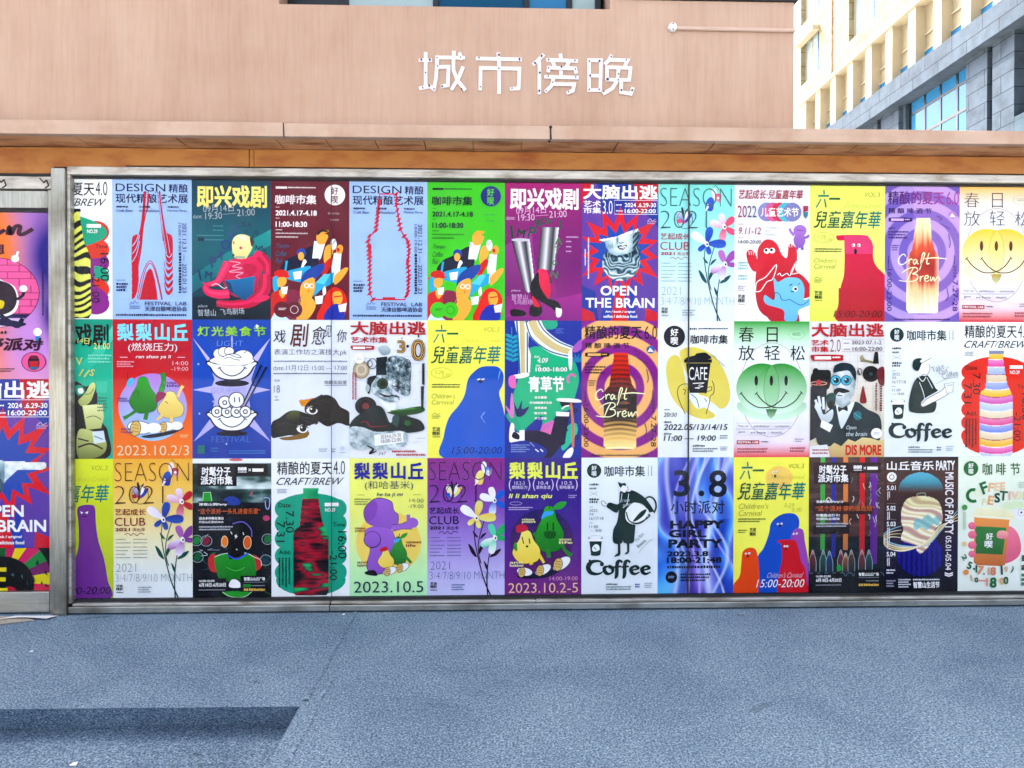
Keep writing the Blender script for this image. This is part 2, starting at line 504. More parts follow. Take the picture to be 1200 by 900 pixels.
# ---------------------------------------------------------------- frames that hold the poster wall
fr = empty('shopfront', (0, 0, 0))
tag(fr, 'long metal frame with glazed panels over three rows of posters', 'shopfront')
obj('top_rail', B((-2.756, 8.5, -0.055, 0.02, 2.776, 2.828), bev=0.004), M['rail'], fr)
obj('top_gasket_and_shadow_line', B((-2.74, 8.5, -0.022, 0.02, 2.7635, 2.7755), (-2.40, 8.5, -0.02, 0.03, 2.8285, 2.8415)), M['dark'], fr)  # gasket below the rail; the upper black strip stands for a shadow line
bm = B((-2.756, -1.118, -0.060, 0.02, 0.011, 0.050), (-1.114, 8.5, -0.060, 0.02, 0.011, 0.048), bev=0.004)  # raised off the carpet so the gap makes a dark contact shadow
obj('bottom_rail', bm, M['steel'], fr)
obj('rail_lip', B((-2.735, -1.118, -0.050, 0.02, 0.051, 0.070), (-1.112, 0.20, -0.050, 0.02, 0.051, 0.069), (0.203, 8.5, -0.050, 0.02, 0.051, 0.0705), bev=0.005), M['rail'], fr)
obj('bottom_gasket', B((-2.74, 8.5, -0.022, 0.02, 0.0715, 0.088)), M['dark'], fr)
obj('post', B((-2.843, -2.757, -0.075, 0.02, 0.0, 2.812), bev=0.004), M['steel_v'], fr)
obj('post_return', B((-2.7565, -2.737, -0.052, 0.02, 0.0715, 2.7755), bev=0.003), M['rail'], fr)
for a, b in ((-2.732, -1.1145), (-1.1095, 1.191), (1.2, 3.96), (3.966, 8.4)):
    obj('glass_panel', B((a, b, -0.0205, -0.0145, 0.09, 2.762)), M['glass'], fr)
obj('panel_seam', B((-1.1135, -1.1105, -0.021, -0.0142, 0.09, 2.762)), M['dark'], fr)
obj('panel_seam', B((1.1912, 1.1998, -0.021, -0.0142, 0.09, 2.762)), M['dark'], fr)
dr = empty('glass_door', (-3.4, 0, 0))
tag(dr, 'steel framed door at the left edge with posters behind its glass', 'door')
def dpart(name, m, *boxes, bev=0.003):
    o = obj(name, B(*boxes, bev=bev), M[m], dr); o.location = (3.4, 0, 0); return o
dpart('header', 'rail', (-6, -2.845, -0.05, 0.02, 2.685, 2.762))
dpart('transom', 'steel_v', (-6, -2.885, -0.03, 0.02, 2.568, 2.677))
dpart('stile', 'steel_v', (-2.882, -2.846, -0.035, 0.02, 0.0, 2.683))
dpart('bottom_rail', 'steel', (-6, -2.884, -0.035, 0.02, 0.012, 0.142))
dpart('gasket', 'dark', (-6, -2.884, -0.012, 0.02, 2.549, 2.5675), (-6, -2.883, -0.02, 0.02, 2.6775, 2.6845), (-6, -2.845, -0.03, 0.02, 2.763, 2.786), bev=0)
dpart('pane', 'glass', (-6, -2.884, -0.020, -0.0145, 0.143, 2.548), bev=0)
for xx in (-3.12, -2.86):
    bm = bmesh.new()
    pts = [(xx - 0.05, -0.052, 2.765), (xx - 0.02, -0.062, 2.735), (xx, -0.066, 2.75), (xx + 0.012, -0.066, 2.715), (xx - 0.012, -0.064, 2.70)]
    for a, b in zip(pts, pts[1:]): tube(bm, a, b, 0.0045, 6)
    o = obj('hook', bm, M['iron'], dr); o.location = (3.4, -0.022, -0.02)

# ---------------------------------------------------------------- office building behind on the right
ob = empty('office_building', (18, 30, -0.15))
tag(ob, 'tall cream office block with a grey granite base behind on the right', 'building')
def opart(name, bm, m, parent=ob):
    o = obj(name, bm, m)
    o.location = -Vector(ob.location) if parent is ob else (0, 0, 0)
    o.parent = parent
    return o
Y0, Y1 = -8.0, 39.9
piers = [38.9 - 1.88 * i for i in range(25)]
opart('core', B((18.9, 34, Y0, Y1, -0.15, 34)), M['cream'])
# cream storey with slit windows between piers
for y in piers:
    if y > 10: opart('pier', B((18.12, 18.88, y - 0.28, y + 0.28, 14.86, 17.36)), M['cream_trim'])
opart('cornice', B((18.02, 18.89, Y0, Y1, 17.36, 17.56)), M['cream_trim'])
wl = []
up = [(39.45, 36.95), (33.5, 30.7), (27.0, 24.2), (20.0, 17.2)]
ys = [Y1]
for a, b in up: ys += [a, b]
ys.append(Y0)
for i in range(0, len(ys), 2): wl.append((18.16, 18.885, ys[i + 1], ys[i], 17.565, 21.0))
for a, b in up: wl.append((18.162, 18.885, b, a, 17.565, 18.5))
for lv in range(4):
    z = 21.0 + lv * 3.3
    wl.append((18.16, 18.885, Y0, Y1, z, z + 1.0))
    for i in range(0, len(ys), 2): wl.append((18.161, 18.885, ys[i + 1], ys[i], z + 1.0, z + 3.3))
opart('wall', B(*wl), M['cream'])
opart('downpipe', B((18.08, 18.157, 35.3, 35.42, 17.6, 34)), M['soffit'])
for lv in range(5):
    z = 18.5 if lv == 0 else 22.0 + (lv - 1) * 3.3
    zt = 21.0 if lv == 0 else z + 2.3
    for a, b in up:
        w = opart('window', B((18.44, 18.52, b, a, z, z + 0.07), (18.44, 18.52, b, a, zt - 0.07, zt), *[(18.441, 18.519, y - 0.05, y + 0.05, z + 0.07, zt - 0.07) for y in (a - 0.05, (a + b) / 2 + 0.35, b + 0.9, b + 0.05)]), M['cream_trim'])
        opart('pane', B((18.47, 18.49, b + 0.95, a - 0.1, z + 0.07, zt - 0.07)), M['curtainglass'], w)
        opart('pane', B((18.47, 18.49, b + 0.1, b + 0.85, z + 0.07, zt - 0.07)), M['paleglass'], w)
for a, b in up: opart('window_hood', B((17.75, 18.158, b - 0.05, a + 0.05, 20.72, 20.95)), M['cream_trim'])
for a, b in zip(piers, piers[1:]):
    if b < 12: continue
    y0, y1 = b + 0.28, a - 0.28
    w = opart('window', B((18.5, 18.56, y0, y1, 16.1, 16.16), (18.5, 18.56, y0, y1, 15.42, 15.47), (18.5, 18.56, y0, y0 + 0.06, 15.47, 17.3)), M['cream_trim'])
    opart('blind', B((18.6, 18.62, y0, y1, 15.47, 17.36)), M['blind'], w)
    opart('pane', B((18.53, 18.55, y0, y1, 14.87, 15.42)), M['paleglass'], w)
# granite base
opart('ledge', B((18.0, 18.89, Y0, Y1, 13.78, 14.85)), M['granite'])
pil = [(30.75, 29.2), (24.3, 23.05), (22.75, 21.58)]
for a, b in pil + [(Y1, 31.1), (17.0, Y0)]: opart('granite_pilaster', B((18.42, 18.885, b, a, -0.15, 13.775)), M['granite'])
opart('granite_wall', B((18.60, 18.884, 28.95, 29.19, -0.15, 13.77), (18.66, 18.884, 30.76, 31.09, -0.15, 13.77), (18.85, 18.884, 22.76, 23.04, -0.15, 13.77), (18.425, 18.884, 17.0, 21.57, -0.15, 10.7), (18.425, 18.884, 24.31, 28.94, -0.15, 10.2)), M['granite_d'])
for a, b, zb in ((28.9, 24.32, 10.2), (21.5, 17.02, 10.7)):
    n = 4
    st = (a - b) / n
    w = opart('window', B(*[(18.78, 18.86, b + i * st - 0.06, b + i * st + 0.06, zb, 13.77) for i in range(n + 1)], (18.781, 18.859, b, a, 12.1, 12.22), (18.781, 18.859, b, a, 13.2, 13.3)), M['darkframe'])
    for i in range(n):
        opart('pane', B((18.81, 18.83, b + i * st + 0.061, b + (i + 1) * st - 0.061, zb, 13.77)), M['paleglass' if a > 25 else 'blueglass'], w)

# ---------------------------------------------------------------- litter on the carpet
bm = bmesh.new()
def sheet(bm, pts, z0, z1):
    a = [bm.verts.new((x, y, z1 + dz)) for x, y, dz in pts]
    b = [bm.verts.new((x, y, z0 + dz)) for x, y, dz in pts]
    bm.faces.new(a); bm.faces.new(b[::-1])
    n = len(pts)
    for i in range(n): bm.faces.new((a[i], b[i], b[(i + 1) % n], a[(i + 1) % n]))
sheet(bm, [(-3.6, -0.08, 0), (-3.05, -0.085, 0), (-2.90, -0.17, 0.002), (-3.17, -0.30, 0.004), (-3.6, -0.55, 0.002)], 0.001, 0.006)
cs = obj('cardboard_sheet', bm, M['card'])
tag(cs, 'worn grey brown cardboard sheet lying in front of the glass door', 'cardboard')
bm = bmesh.new()
sheet(bm, [(-3.06, -0.09, 0), (-2.80, -0.095, 0), (-2.83, -0.16, 0.004), (-3.0, -0.15, 0.012), (-3.12, -0.16, 0.002)], 0.008, 0.010)
o = obj('newspaper_sheet', bm, M['paper'])
tag(o, 'torn white newspaper strip on the cardboard by the door post', 'newspaper')
for x, y, s, lab in ((-1.87, -1.67, 0.016, 'small white paper scrap on the lower carpet below the step'), (-1.02, -0.11, 0.009, 'tiny white scrap on the carpet at the foot of the wall'), (-2.6, -0.72, 0.010, 'tiny pale scrap on the left of the raised carpet')):
    bm = bmesh.new()
    z = -0.149 if y < -1.43 else 0.001
    sheet(bm, [(x - s, y, 0), (x - 0.2 * s, y - s * 0.8, 0.004), (x + s, y - 0.3 * s, 0.001), (x + 0.7 * s, y + s, 0.006), (x - 0.5 * s, y + 0.9 * s, 0.002)], z, z + 0.004)
    tag(obj('paper_scrap', bm, M['paper']), lab, 'paper scrap')
# ---------------------------------------------------------------- printing: every poster is drawn as ink shapes on its own sheet
TXT = {}
def text_mesh(s, w):
    k = (s, round(w, 4))
    if k not in TXT:
        c = bpy.data.curves.new('t', 'FONT')
        c.body = s
        c.offset = min(w, 0.0)
        c.resolution_u = 3
        o = bpy.data.objects.new('t', c)
        m = o.to_mesh()
        vs = [(v.co.x, v.co.y) for v in m.vertices]
        fs = [tuple(p.vertices) for p in m.polygons]
        o.to_mesh_clear()
        bpy.data.objects.remove(o)
        bpy.data.curves.remove(c)
        if w > 0.002:                       # heavier face: the glyphs printed over each other with a small spread
            d = w * 0.75
            base, bf = vs, fs
            vs, fs = [], []
            sp = [(0, 0), (d, 0), (-d, 0), (0, d), (0, -d)]
            if w > 0.016: sp += [(d, d), (-d, d), (d, -d), (-d, -d)]
            for i, (ox, oy) in enumerate(sp):
                n = len(vs)
                vs += [(x + ox, y + oy) for x, y in base]
                fs += [tuple(q + n for q in f) for f in bf]
                TXT[(s, 'n')] = len(base)
        xs = [v[0] for v in vs]; ys = [v[1] for v in vs]
        b = (min(xs), max(xs), min(ys), max(ys))
        TXT[k] = ([((x - b[0]) / (b[1] - b[0]), (y - b[2]) / (b[3] - b[2])) for x, y in vs], fs, (b[3] - b[2]) / (b[1] - b[0]))
    return TXT[k]

def smooth_pts(pts, closed, n=6):
    out = []
    N = len(pts)
    rg = range(N) if closed else range(N - 1)
    for i in rg:
        if closed:
            p0, p1, p2, p3 = pts[i - 1], pts[i], pts[(i + 1) % N], pts[(i + 2) % N]
        else:
            p0, p1, p2, p3 = pts[max(0, i - 1)], pts[i], pts[i + 1], pts[min(N - 1, i + 2)]
        for k in range(n):
            t = k / n
            out.append(tuple(0.5 * (2 * p1[d] + (p2[d] - p0[d]) * t + (2 * p0[d] - 5 * p1[d] + 4 * p2[d] - p3[d]) * t * t + (3 * p1[d] - p0[d] - 3 * p2[d] + p3[d]) * t ** 3) for d in (0, 1)))
    if not closed: out.append(tuple(pts[-1]))
    return out

class Art:
    """draws in the pixel coordinates of an enlargement of the photograph; box = the sheet in those coordinates"""
    def __init__(s, x0, y0, x1, y1):
        s.box = (x0, y0, x1, y1)
        s.parts = {}
        s.cur = 'sheet'
        s.k = 0
        s.rng = random.Random(int(x0 * 7 + y0 * 3 + x1))
        s.map = lambda x, y: (x, y)
    def frm(s, x0, y0, x1, y1):
        """from here on coordinates are of another sheet x0..y1 of the same design"""
        a = s.box
        s.map = lambda x, y: (a[0] + (x - x0) / (x1 - x0) * (a[2] - a[0]), a[1] + (y - y0) / (y1 - y0) * (a[3] - a[1]))
        return s
    def add(s, vs, fs, cs, part=None, stack=0):
        p = s.parts.setdefault(part or s.cur, [[], [], []])
        s.k += 1
        o = len(p[0])
        for i, v in enumerate(vs):
            x, y = s.map(v[0], v[1])
            p[0].append((x, y, s.k + (0.08 * (i // stack) if stack else 0)))
        p[1] += [tuple(i + o for i in f) for f in fs]
        p[2] += cs
    def P(s, pts, c, c2=None, part=None, hor=False):
        n = len(pts)
        r = delaunay_2d_cdt([Vector(q) for q in pts], [(i, (i + 1) % n) for i in range(n)], [], 1, 1e-5)
        pts = [(v.x, v.y) for v in r[0]]
        t = [tuple(f) for f in r[2]]
        if c2 is None: cs = [lin(c)] * len(pts)
        else:
            d = 0 if hor else 1
            a = min(p[d] for p in pts); b = max(p[d] for p in pts)
            cs = [mix(c, c2, (p[d] - a) / (b - a)) for p in pts]
        s.add(pts, t, cs, part)
    def S(s, pts, c, c2=None, n=5, hor=False): s.P(smooth_pts(pts, True, n), c, c2, hor=hor)
    def R(s, x0, y0, x1, y1, c, c2=None, hor=False): s.P([(x0, y0), (x1, y0), (x1, y1), (x0, y1)], c, c2, hor=hor)
    def G(s, x0, y0, x1, y1, *cols):
        n = len(cols) - 1
        vs, cs, fs = [], [], []
        for i, c in enumerate(cols):
            y = y0 + (y1 - y0) * i / n
            vs += [(x0, y), (x1, y)]; cs += [lin(c)] * 2
            if i: fs.append((2 * i - 2, 2 * i - 1, 2 * i + 1, 2 * i))
        s.add(vs, fs, cs)
    def E(s, cx, cy, rx, ry, c, rot=0, c2=None, n=28, hor=False):
        ca, sa = math.cos(R(rot)), math.sin(R(rot))
        s.P([(cx + rx * math.cos(2 * math.pi * i / n) * ca - ry * math.sin(2 * math.pi * i / n) * sa, cy + rx * math.cos(2 * math.pi * i / n) * sa + ry * math.sin(2 * math.pi * i / n) * ca) for i in range(n)], c, c2, hor=hor)
    def L(s, pts, w, c, sm=True, part=None, closed=False):
        if sm and len(pts) > 2: pts = smooth_pts(pts, closed)
        pts = [p for i, p in enumerate(pts) if i == 0 or (abs(p[0] - pts[i - 1][0]) + abs(p[1] - pts[i - 1][1])) > 1e-4]
        if closed: pts = pts + [pts[0]]
        n = len(pts)
        vs, fs = [], []
        for i, p in enumerate(pts):
            a = pts[max(0, i - 1)]; b = pts[min(n - 1, i + 1)]
            if closed and i in (0, n - 1): a, b = pts[-2], pts[1]
            dx, dy = b[0] - a[0], b[1] - a[1]
            l = math.hypot(dx, dy) or 1
            if isinstance(w, (int, float)): h = w / 2
            else:
                t = i / (n - 1) * (len(w) - 1)
                j = min(int(t), len(w) - 2)
                h = (w[j] + (w[j + 1] - w[j]) * (t - j)) / 2
            vs += [(p[0] - dy / l * h, p[1] + dx / l * h), (p[0] + dy / l * h, p[1] - dx / l * h)]
            if i: fs.append((2 * i - 2, 2 * i - 1, 2 * i + 1, 2 * i))
        s.add(vs, fs, [lin(c)] * len(vs), part)
    def O(s, cx, cy, rx, ry, w, c, a0=0, a1=360, n=30):
        """ring or arc"""
        full = abs(a1 - a0) >= 360
        pts = [(cx + rx * math.cos(R(a0 + (a1 - a0) * i / n)), cy + ry * math.sin(R(a0 + (a1 - a0) * i / n))) for i in range(n if full else n + 1)]
        s.L(pts, w, c, sm=False, closed=full)
    def T(s, t, x0, y0, x1, y1, c, w=0.02, sh=0, rot=0, c2=None):
        vs, fs, _ = text_mesh(t, w)
        cx, cy, W, H = (x0 + x1) / 2, (y0 + y1) / 2, x1 - x0, y1 - y0
        if rot in (90, -90): W, H = H, W
        sx = W - abs(sh) * H if sh else W
        ca, sa = math.cos(R(rot)), math.sin(R(rot))
        out, cs = [], []
        for u, v in vs:
            x = (u - 0.5) * sx + sh * (v - 0.5) * H
            y = (0.5 - v) * H
            out.append((cx + x * ca - y * sa, cy + x * sa + y * ca))
            cs.append(lin(c) if c2 is None else mix(c, c2, u))
        s.add(out, fs, cs, 'lettering', len(text_mesh(t, w)[0]) and TXT.get((t, 'n'), 0) if w > 0.002 else 0)
    def C(s, ch, x, y, size, c, w=0.01, rot=0):
        r = text_mesh(ch, w)[2]
        h = size * (0.2 if ch in '.,' else 0.12 if ch in '—' else 0.55 if ch == ':' else 1)
        hw = min(h / r / 2, size * 0.5)
        s.T(ch, x - hw, y - h / 2, x + hw, y + h / 2, c, w, 0, rot)
    def F(s, x0, y0, x1, y1, rows, c, rot=0, gap=0.42):
        """fine print too small to read: broken rows of ink"""
        vs, fs, cs = [], [], []
        long0, long1 = (y0, y1) if rot else (x0, x1)
        a0, a1 = (x0, x1) if rot else (y0, y1)
        st = (a1 - a0) / rows
        for r in range(rows):
            h = st * (1 - gap)
            e = long1 - (s.rng.random() * 0.25 * (long1 - long0) if r else 0)
            x = long0
            while x < e:
                w = min(h * s.rng.uniform(0.5, 0.95), e - x)
                q0, q1 = a0 + r * st + h * s.rng.uniform(0, 0.25), a0 + r * st + h
                o = len(vs)
                if rot: vs += [(q0, x), (q1, x), (q1, x + w), (q0, x + w)]
                else: vs += [(x, q0), (x + w, q0), (x + w, q1), (x, q1)]
                fs.append((o, o + 1, o + 2, o + 3)); cs += [lin(c)] * 4
                x += w + h * s.rng.uniform(0.15, 0.35)
        s.add(vs, fs, cs, 'lettering')
    def D(s, x0, y0, x1, y1, nx, ny, fn):
        """continuous-tone picture: fn(x, y) gives the ink colour or None"""
        vs, cs, fs = [], [], []
        dx, dy = (x1 - x0) / nx, (y1 - y0) / ny
        ok = [[fn(x0 + (i + 0.5) * dx, y0 + (j + 0.5) * dy) is not None for i in range(nx)] for j in range(ny)]
        for j in range(ny + 1):
            for i in range(nx + 1):
                x, y = x0 + i * dx, y0 + j * dy
                vs.append((x, y))
                c = fn(x, y)
                if c is None:
                    for jj, ii in ((j - 1, i - 1), (j - 1, i), (j, i - 1), (j, i)):
                        if 0 <= jj < ny and 0 <= ii < nx and ok[jj][ii]:
                            c = fn(x0 + (ii + 0.5) * dx, y0 + (jj + 0.5) * dy); break
                cs.append(lin(c) if c is not None else (0, 0, 0))
        for j in range(ny):
            for i in range(nx):
                if ok[j][i]:
                    a = j * (nx + 1) + i
                    fs.append((a, a + 1, a + nx + 2, a + nx + 1))
        s.add(vs, fs, cs)
    def build(s, X0, Z0, W, H, label, clip=None, zlo=0.0):
        """Z0 = bottom edge; the sheet hangs on the board behind the glass"""
        x0, y0, x1, y1 = s.box
        root = None
        for name in ('sheet', 'illustration', 'lettering'):
            if name not in s.parts: continue
            vs, fs, cs = s.parts[name]
            me = bpy.data.meshes.new('poster_' + name)
            P3 = [((x - x0) / (x1 - x0) * W, -0.00012 * k, (y1 - y) / (y1 - y0) * H) for x, y, k in vs]
            if name == 'sheet':
                n = len(P3)
                P3 = P3 + [(0.0005, -0.0000, 0.0005), (W - 0.0005, 0, 0.0005), (W - 0.0005, 0, H - 0.0005), (0.0005, 0, H - 0.0005), (0.0005, 0.001, 0.0005), (W - 0.0005, 0.001, 0.0005), (W - 0.0005, 0.001, H - 0.0005), (0.0005, 0.001, H - 0.0005)]
                fs = fs + [tuple(i + n for i in q) for q in ((0, 1, 2, 3), (5, 4, 7, 6), (0, 4, 5, 1), (1, 5, 6, 2), (2, 6, 7, 3), (3, 7, 4, 0))]
                cs = cs + [(0.7, 0.7, 0.7)] * 8
            me.from_pydata(P3, [], fs)
            at = me.color_attributes.new('ink', 'FLOAT_COLOR', 'POINT')
            buf = []
            for c in cs:
                g = 0.3 * c[0] + 0.6 * c[1] + 0.1 * c[2]
                k = 1.06
                buf += [0.82 * max(0.0, min(1.0, (g + (c[i] - g) * k) / 0.8)) ** 1.3 for i in (0, 1, 2)] + [1.0]
            at.data.foreach_set('color', buf)
            bm = bmesh.new()
            bm.from_mesh(me)
            lo, hi = (clip or (0, W))
            for co, no in (((lo, 0, 0), (-1, 0, 0)), ((hi, 0, 0), (1, 0, 0)), ((0, 0, zlo), (0, 0, -1)), ((0, 0, H), (0, 0, 1))):
                bmesh.ops.bisect_plane(bm, geom=bm.verts[:] + bm.edges[:] + bm.faces[:], dist=1e-6, plane_co=co, plane_no=no, clear_outer=True)
            for f in bm.faces:
                if f.normal.y > 0.5 and f.calc_center_median().y < 0.0005: f.normal_flip()
            bm.to_mesh(me)
            bm.free()
            me.materials.append(M['print'])
            if root is None:
                root = bpy.data.objects.new('poster', me)
                COL.objects.link(root)
                root.location = (X0, 0.0, Z0)
                tag(root, label, 'poster', 'posters on the wall')
            elif len(me.polygons):
                o = bpy.data.objects.new(name, me)
                COL.objects.link(o)
                o.parent = root
        return root

PW, PH = 0.5, 0.8904
def cell(a, col, row, label, clip=None):
    return a.build((col - 6) * PW + 0.0002, 0.09 + (2 - row) * PH + 0.0002, PW - 0.0004, PH - 0.0004, label, clip)
def inpoly(pts):
    def f(x, y):
        r = False
        j = len(pts) - 1
        for i in range(len(pts)):
            a, b = pts[i], pts[j]
            if (a[1] > y) != (b[1] > y) and x < (b[0] - a[0]) * (y - a[1]) / (b[1] - a[1]) + a[0]: r = not r
            j = i
        return r
    return f
def nz(x, y, z=0.0): return noise.noise(Vector((x, y, z)))
# ---------------------------------------------------------------- the poster designs
NAVY, INK, WHITE, GREEN_D = '161d44', '14181f', 'e4e8ee', '0c3a38'

def script_line(a, pts, w, c, part='lettering'): a.L(pts, w, c, True, part)

# --- craft beer summer, version 4.0
def brew40(a, fill, bumps, label_c='1b2433'):
    a.frm(35, 38, 482, 828)
    a.R(35, 38, 482, 828, WHITE)
    a.cur = 'illustration'
    if bumps == 'both':
        a.E(260, 325, 200, 88, fill); a.E(260, 735, 200, 90, fill); a.R(110, 320, 412, 740, fill)
        for y in (325, 410, 498, 595, 690): a.E(108, y, 54, 54, fill); a.E(414, y, 52, 54, fill)
    elif bumps == 'left':
        a.E(262, 330, 205, 90, fill); a.E(262, 725, 205, 96, fill); a.R(90, 320, 470, 730, fill)
        for y in (330, 402, 478, 552, 628, 705): a.E(92, y, 42, 42, fill)
    else:
        for y, c in ((330, 'c2452c'), (430, 'd8482c'), (505, '8e2f8e'), (585, '18a58a'), (655, 'd0442a'), (735, '8e2f8e')): a.E(390, y + 5, 75, 62, c)
        a.R(190, 420, 380, 780, '8e2f8e'); a.S([(300, 415), (400, 418), (445, 440), (420, 480), (300, 480)], 'c9472f')
        a.S([(230, 240), (300, 248), (400, 285), (452, 330), (430, 375), (330, 415), (240, 420)], '16a487')
        a.S([(200, 760), (300, 780), (420, 740), (460, 700), (380, 640), (250, 640)], '8e2f8e')

def brew40_bottle(a): return [(216, 212), (218, 206), (304, 206), (306, 214), (300, 240), (312, 320), (326, 400), (345, 440), (360, 470), (362, 800), (350, 822), (174, 822), (162, 805), (160, 480), (166, 450), (196, 425), (204, 340), (214, 250)]

def brew40_text(a, cut=None, num='NO.29', red=False):
    a.T('精酿的夏天', 68, 55, 383, 132, INK, 0.012); a.T('4.0', 390, 52, 456, 130, INK, -0.005)
    a.T('CRAFT BREW', 60, 148, 450, 190, INK, 0.0, 0.45)
    for x in (62, 250): a.L([(x, 186), (x + 12, 165), (x + 28, 150), (x + 48, 150)], 3, INK, part='lettering')
    a.F(70, 212, 122, 240, 3, '8d98a6')
    a.T('Date', 76, 292, 146, 318, INK, 0.01); a.T('7.30', 118, 338, 164, 462, INK, 0.0, 0, 90); a.T('7.31', 66, 398, 112, 515, INK, 0.0, 0, 90)
    a.T('Add.', 77, 562, 146, 586, INK, 0.015); a.F(75, 605, 150, 775, 4, INK, 1)
    a.R(340, 292, 420, 312, 'f4f6f8'); a.T(num, 342, 322, 400, 343, 'f4f6f8', 0.02); a.T('Time', 388, 405, 456, 428, INK, 0.0)
    a.T('16:00', 416, 455, 464, 612, INK, 0, 0, 90); a.T('-21:00', 368, 570, 410, 736, INK, 0, 0, 90)

def p_brew_glitch():
    a = Art(35, 38, 482, 828); brew40(a, '12a389', 'both')
    q = brew40_bottle(a); ins = inpoly(q)
    def fn(x, y):
        if not ins(x, y): return None
        n = nz(x * 0.004, y * 0.03, 3) + 0.5 * nz(x * 0.012, y * 0.09, 7)
        m = nz(x * 0.01, y * 0.012, 11)
        if y < 270: return mix('1d8f62', '2fae7c', n + 0.5)
        return ramp([(0, '0d0f1c'), (0.3, '2a0a22'), (0.48, '8c0f33'), (0.62, 'b11a3d'), (0.72, '35203a'), (0.86, '2e9a62'), (1, '3cb478')], 0.48 + 0.45 * n + 0.45 * m * (1 if y > 400 else -0.2) + (0.12 if y > 600 else 0) * m)
    a.D(156, 200, 366, 826, 52, 160, fn); brew40_text(a)
    cell(a, 3, 2, 'white beer poster with a dark red and green blurred bottle on a teal scalloped shape')

def p_brew_stripe():
    a = Art(35, 38, 482, 828); brew40(a, 'd63a20', 'left')
    ins = inpoly(brew40_bottle(a))
    pal = ['e8b830', 'd45aa8', 'a9b9e6', 'd8c9ac', '8f9fdc', 'e8b830', 'c95fb0', 'b5c4ea', 'dccfb4', 'd45a98', '7f92d8', 'dccdb0']
    def fn(x, y):
        if not ins(x, y): return None
        if y < 225: return lin('8c93ac')
        cur = 16 * (1 - ((x - 261) / 100) ** 2) * min(1, (y - 200) / 250)
        v = (y - cur - 210) / 42.0
        i = int(math.floor(v)); f = v - i
        c = pal[i % len(pal)]
        if f < 0.10: return lin('a83a78' if i % 3 == 0 else 'f0e6e8')
        return mix(mix(c, 'ffffff', 0.25), c, f)
    a.D(156, 200, 366, 826, 42, 209, fn); brew40_text(a)
    cell(a, 12, 1, 'white beer poster with a candy striped bottle on an orange red scalloped shape')

def p_brew_zebra():
    a = Art(-193, 48, 257, 850); brew40(a, None, 'multi')
    ins = inpoly(brew40_bottle(a))
    def fn(x, y):
        if not ins(x, y): return None
        d = abs(y - 560)
        v = y * 0.125 + 2.6 * math.sin(x * 0.03 - y * 0.006) + 2.8 * math.sin(y * 0.018 + x * 0.018) + 0.012 * (x - 260) * math.sin(y * 0.009) * 2.2
        return lin('dcdf7a') if math.sin(v) > -0.05 else lin('16191c')
    a.D(156, 200, 366, 826, 70, 210, fn); brew40_text(a)
    cell(a, 0, 0, 'white beer poster cut off by the post, with a yellow and black zebra bottle', (0.255, 1))

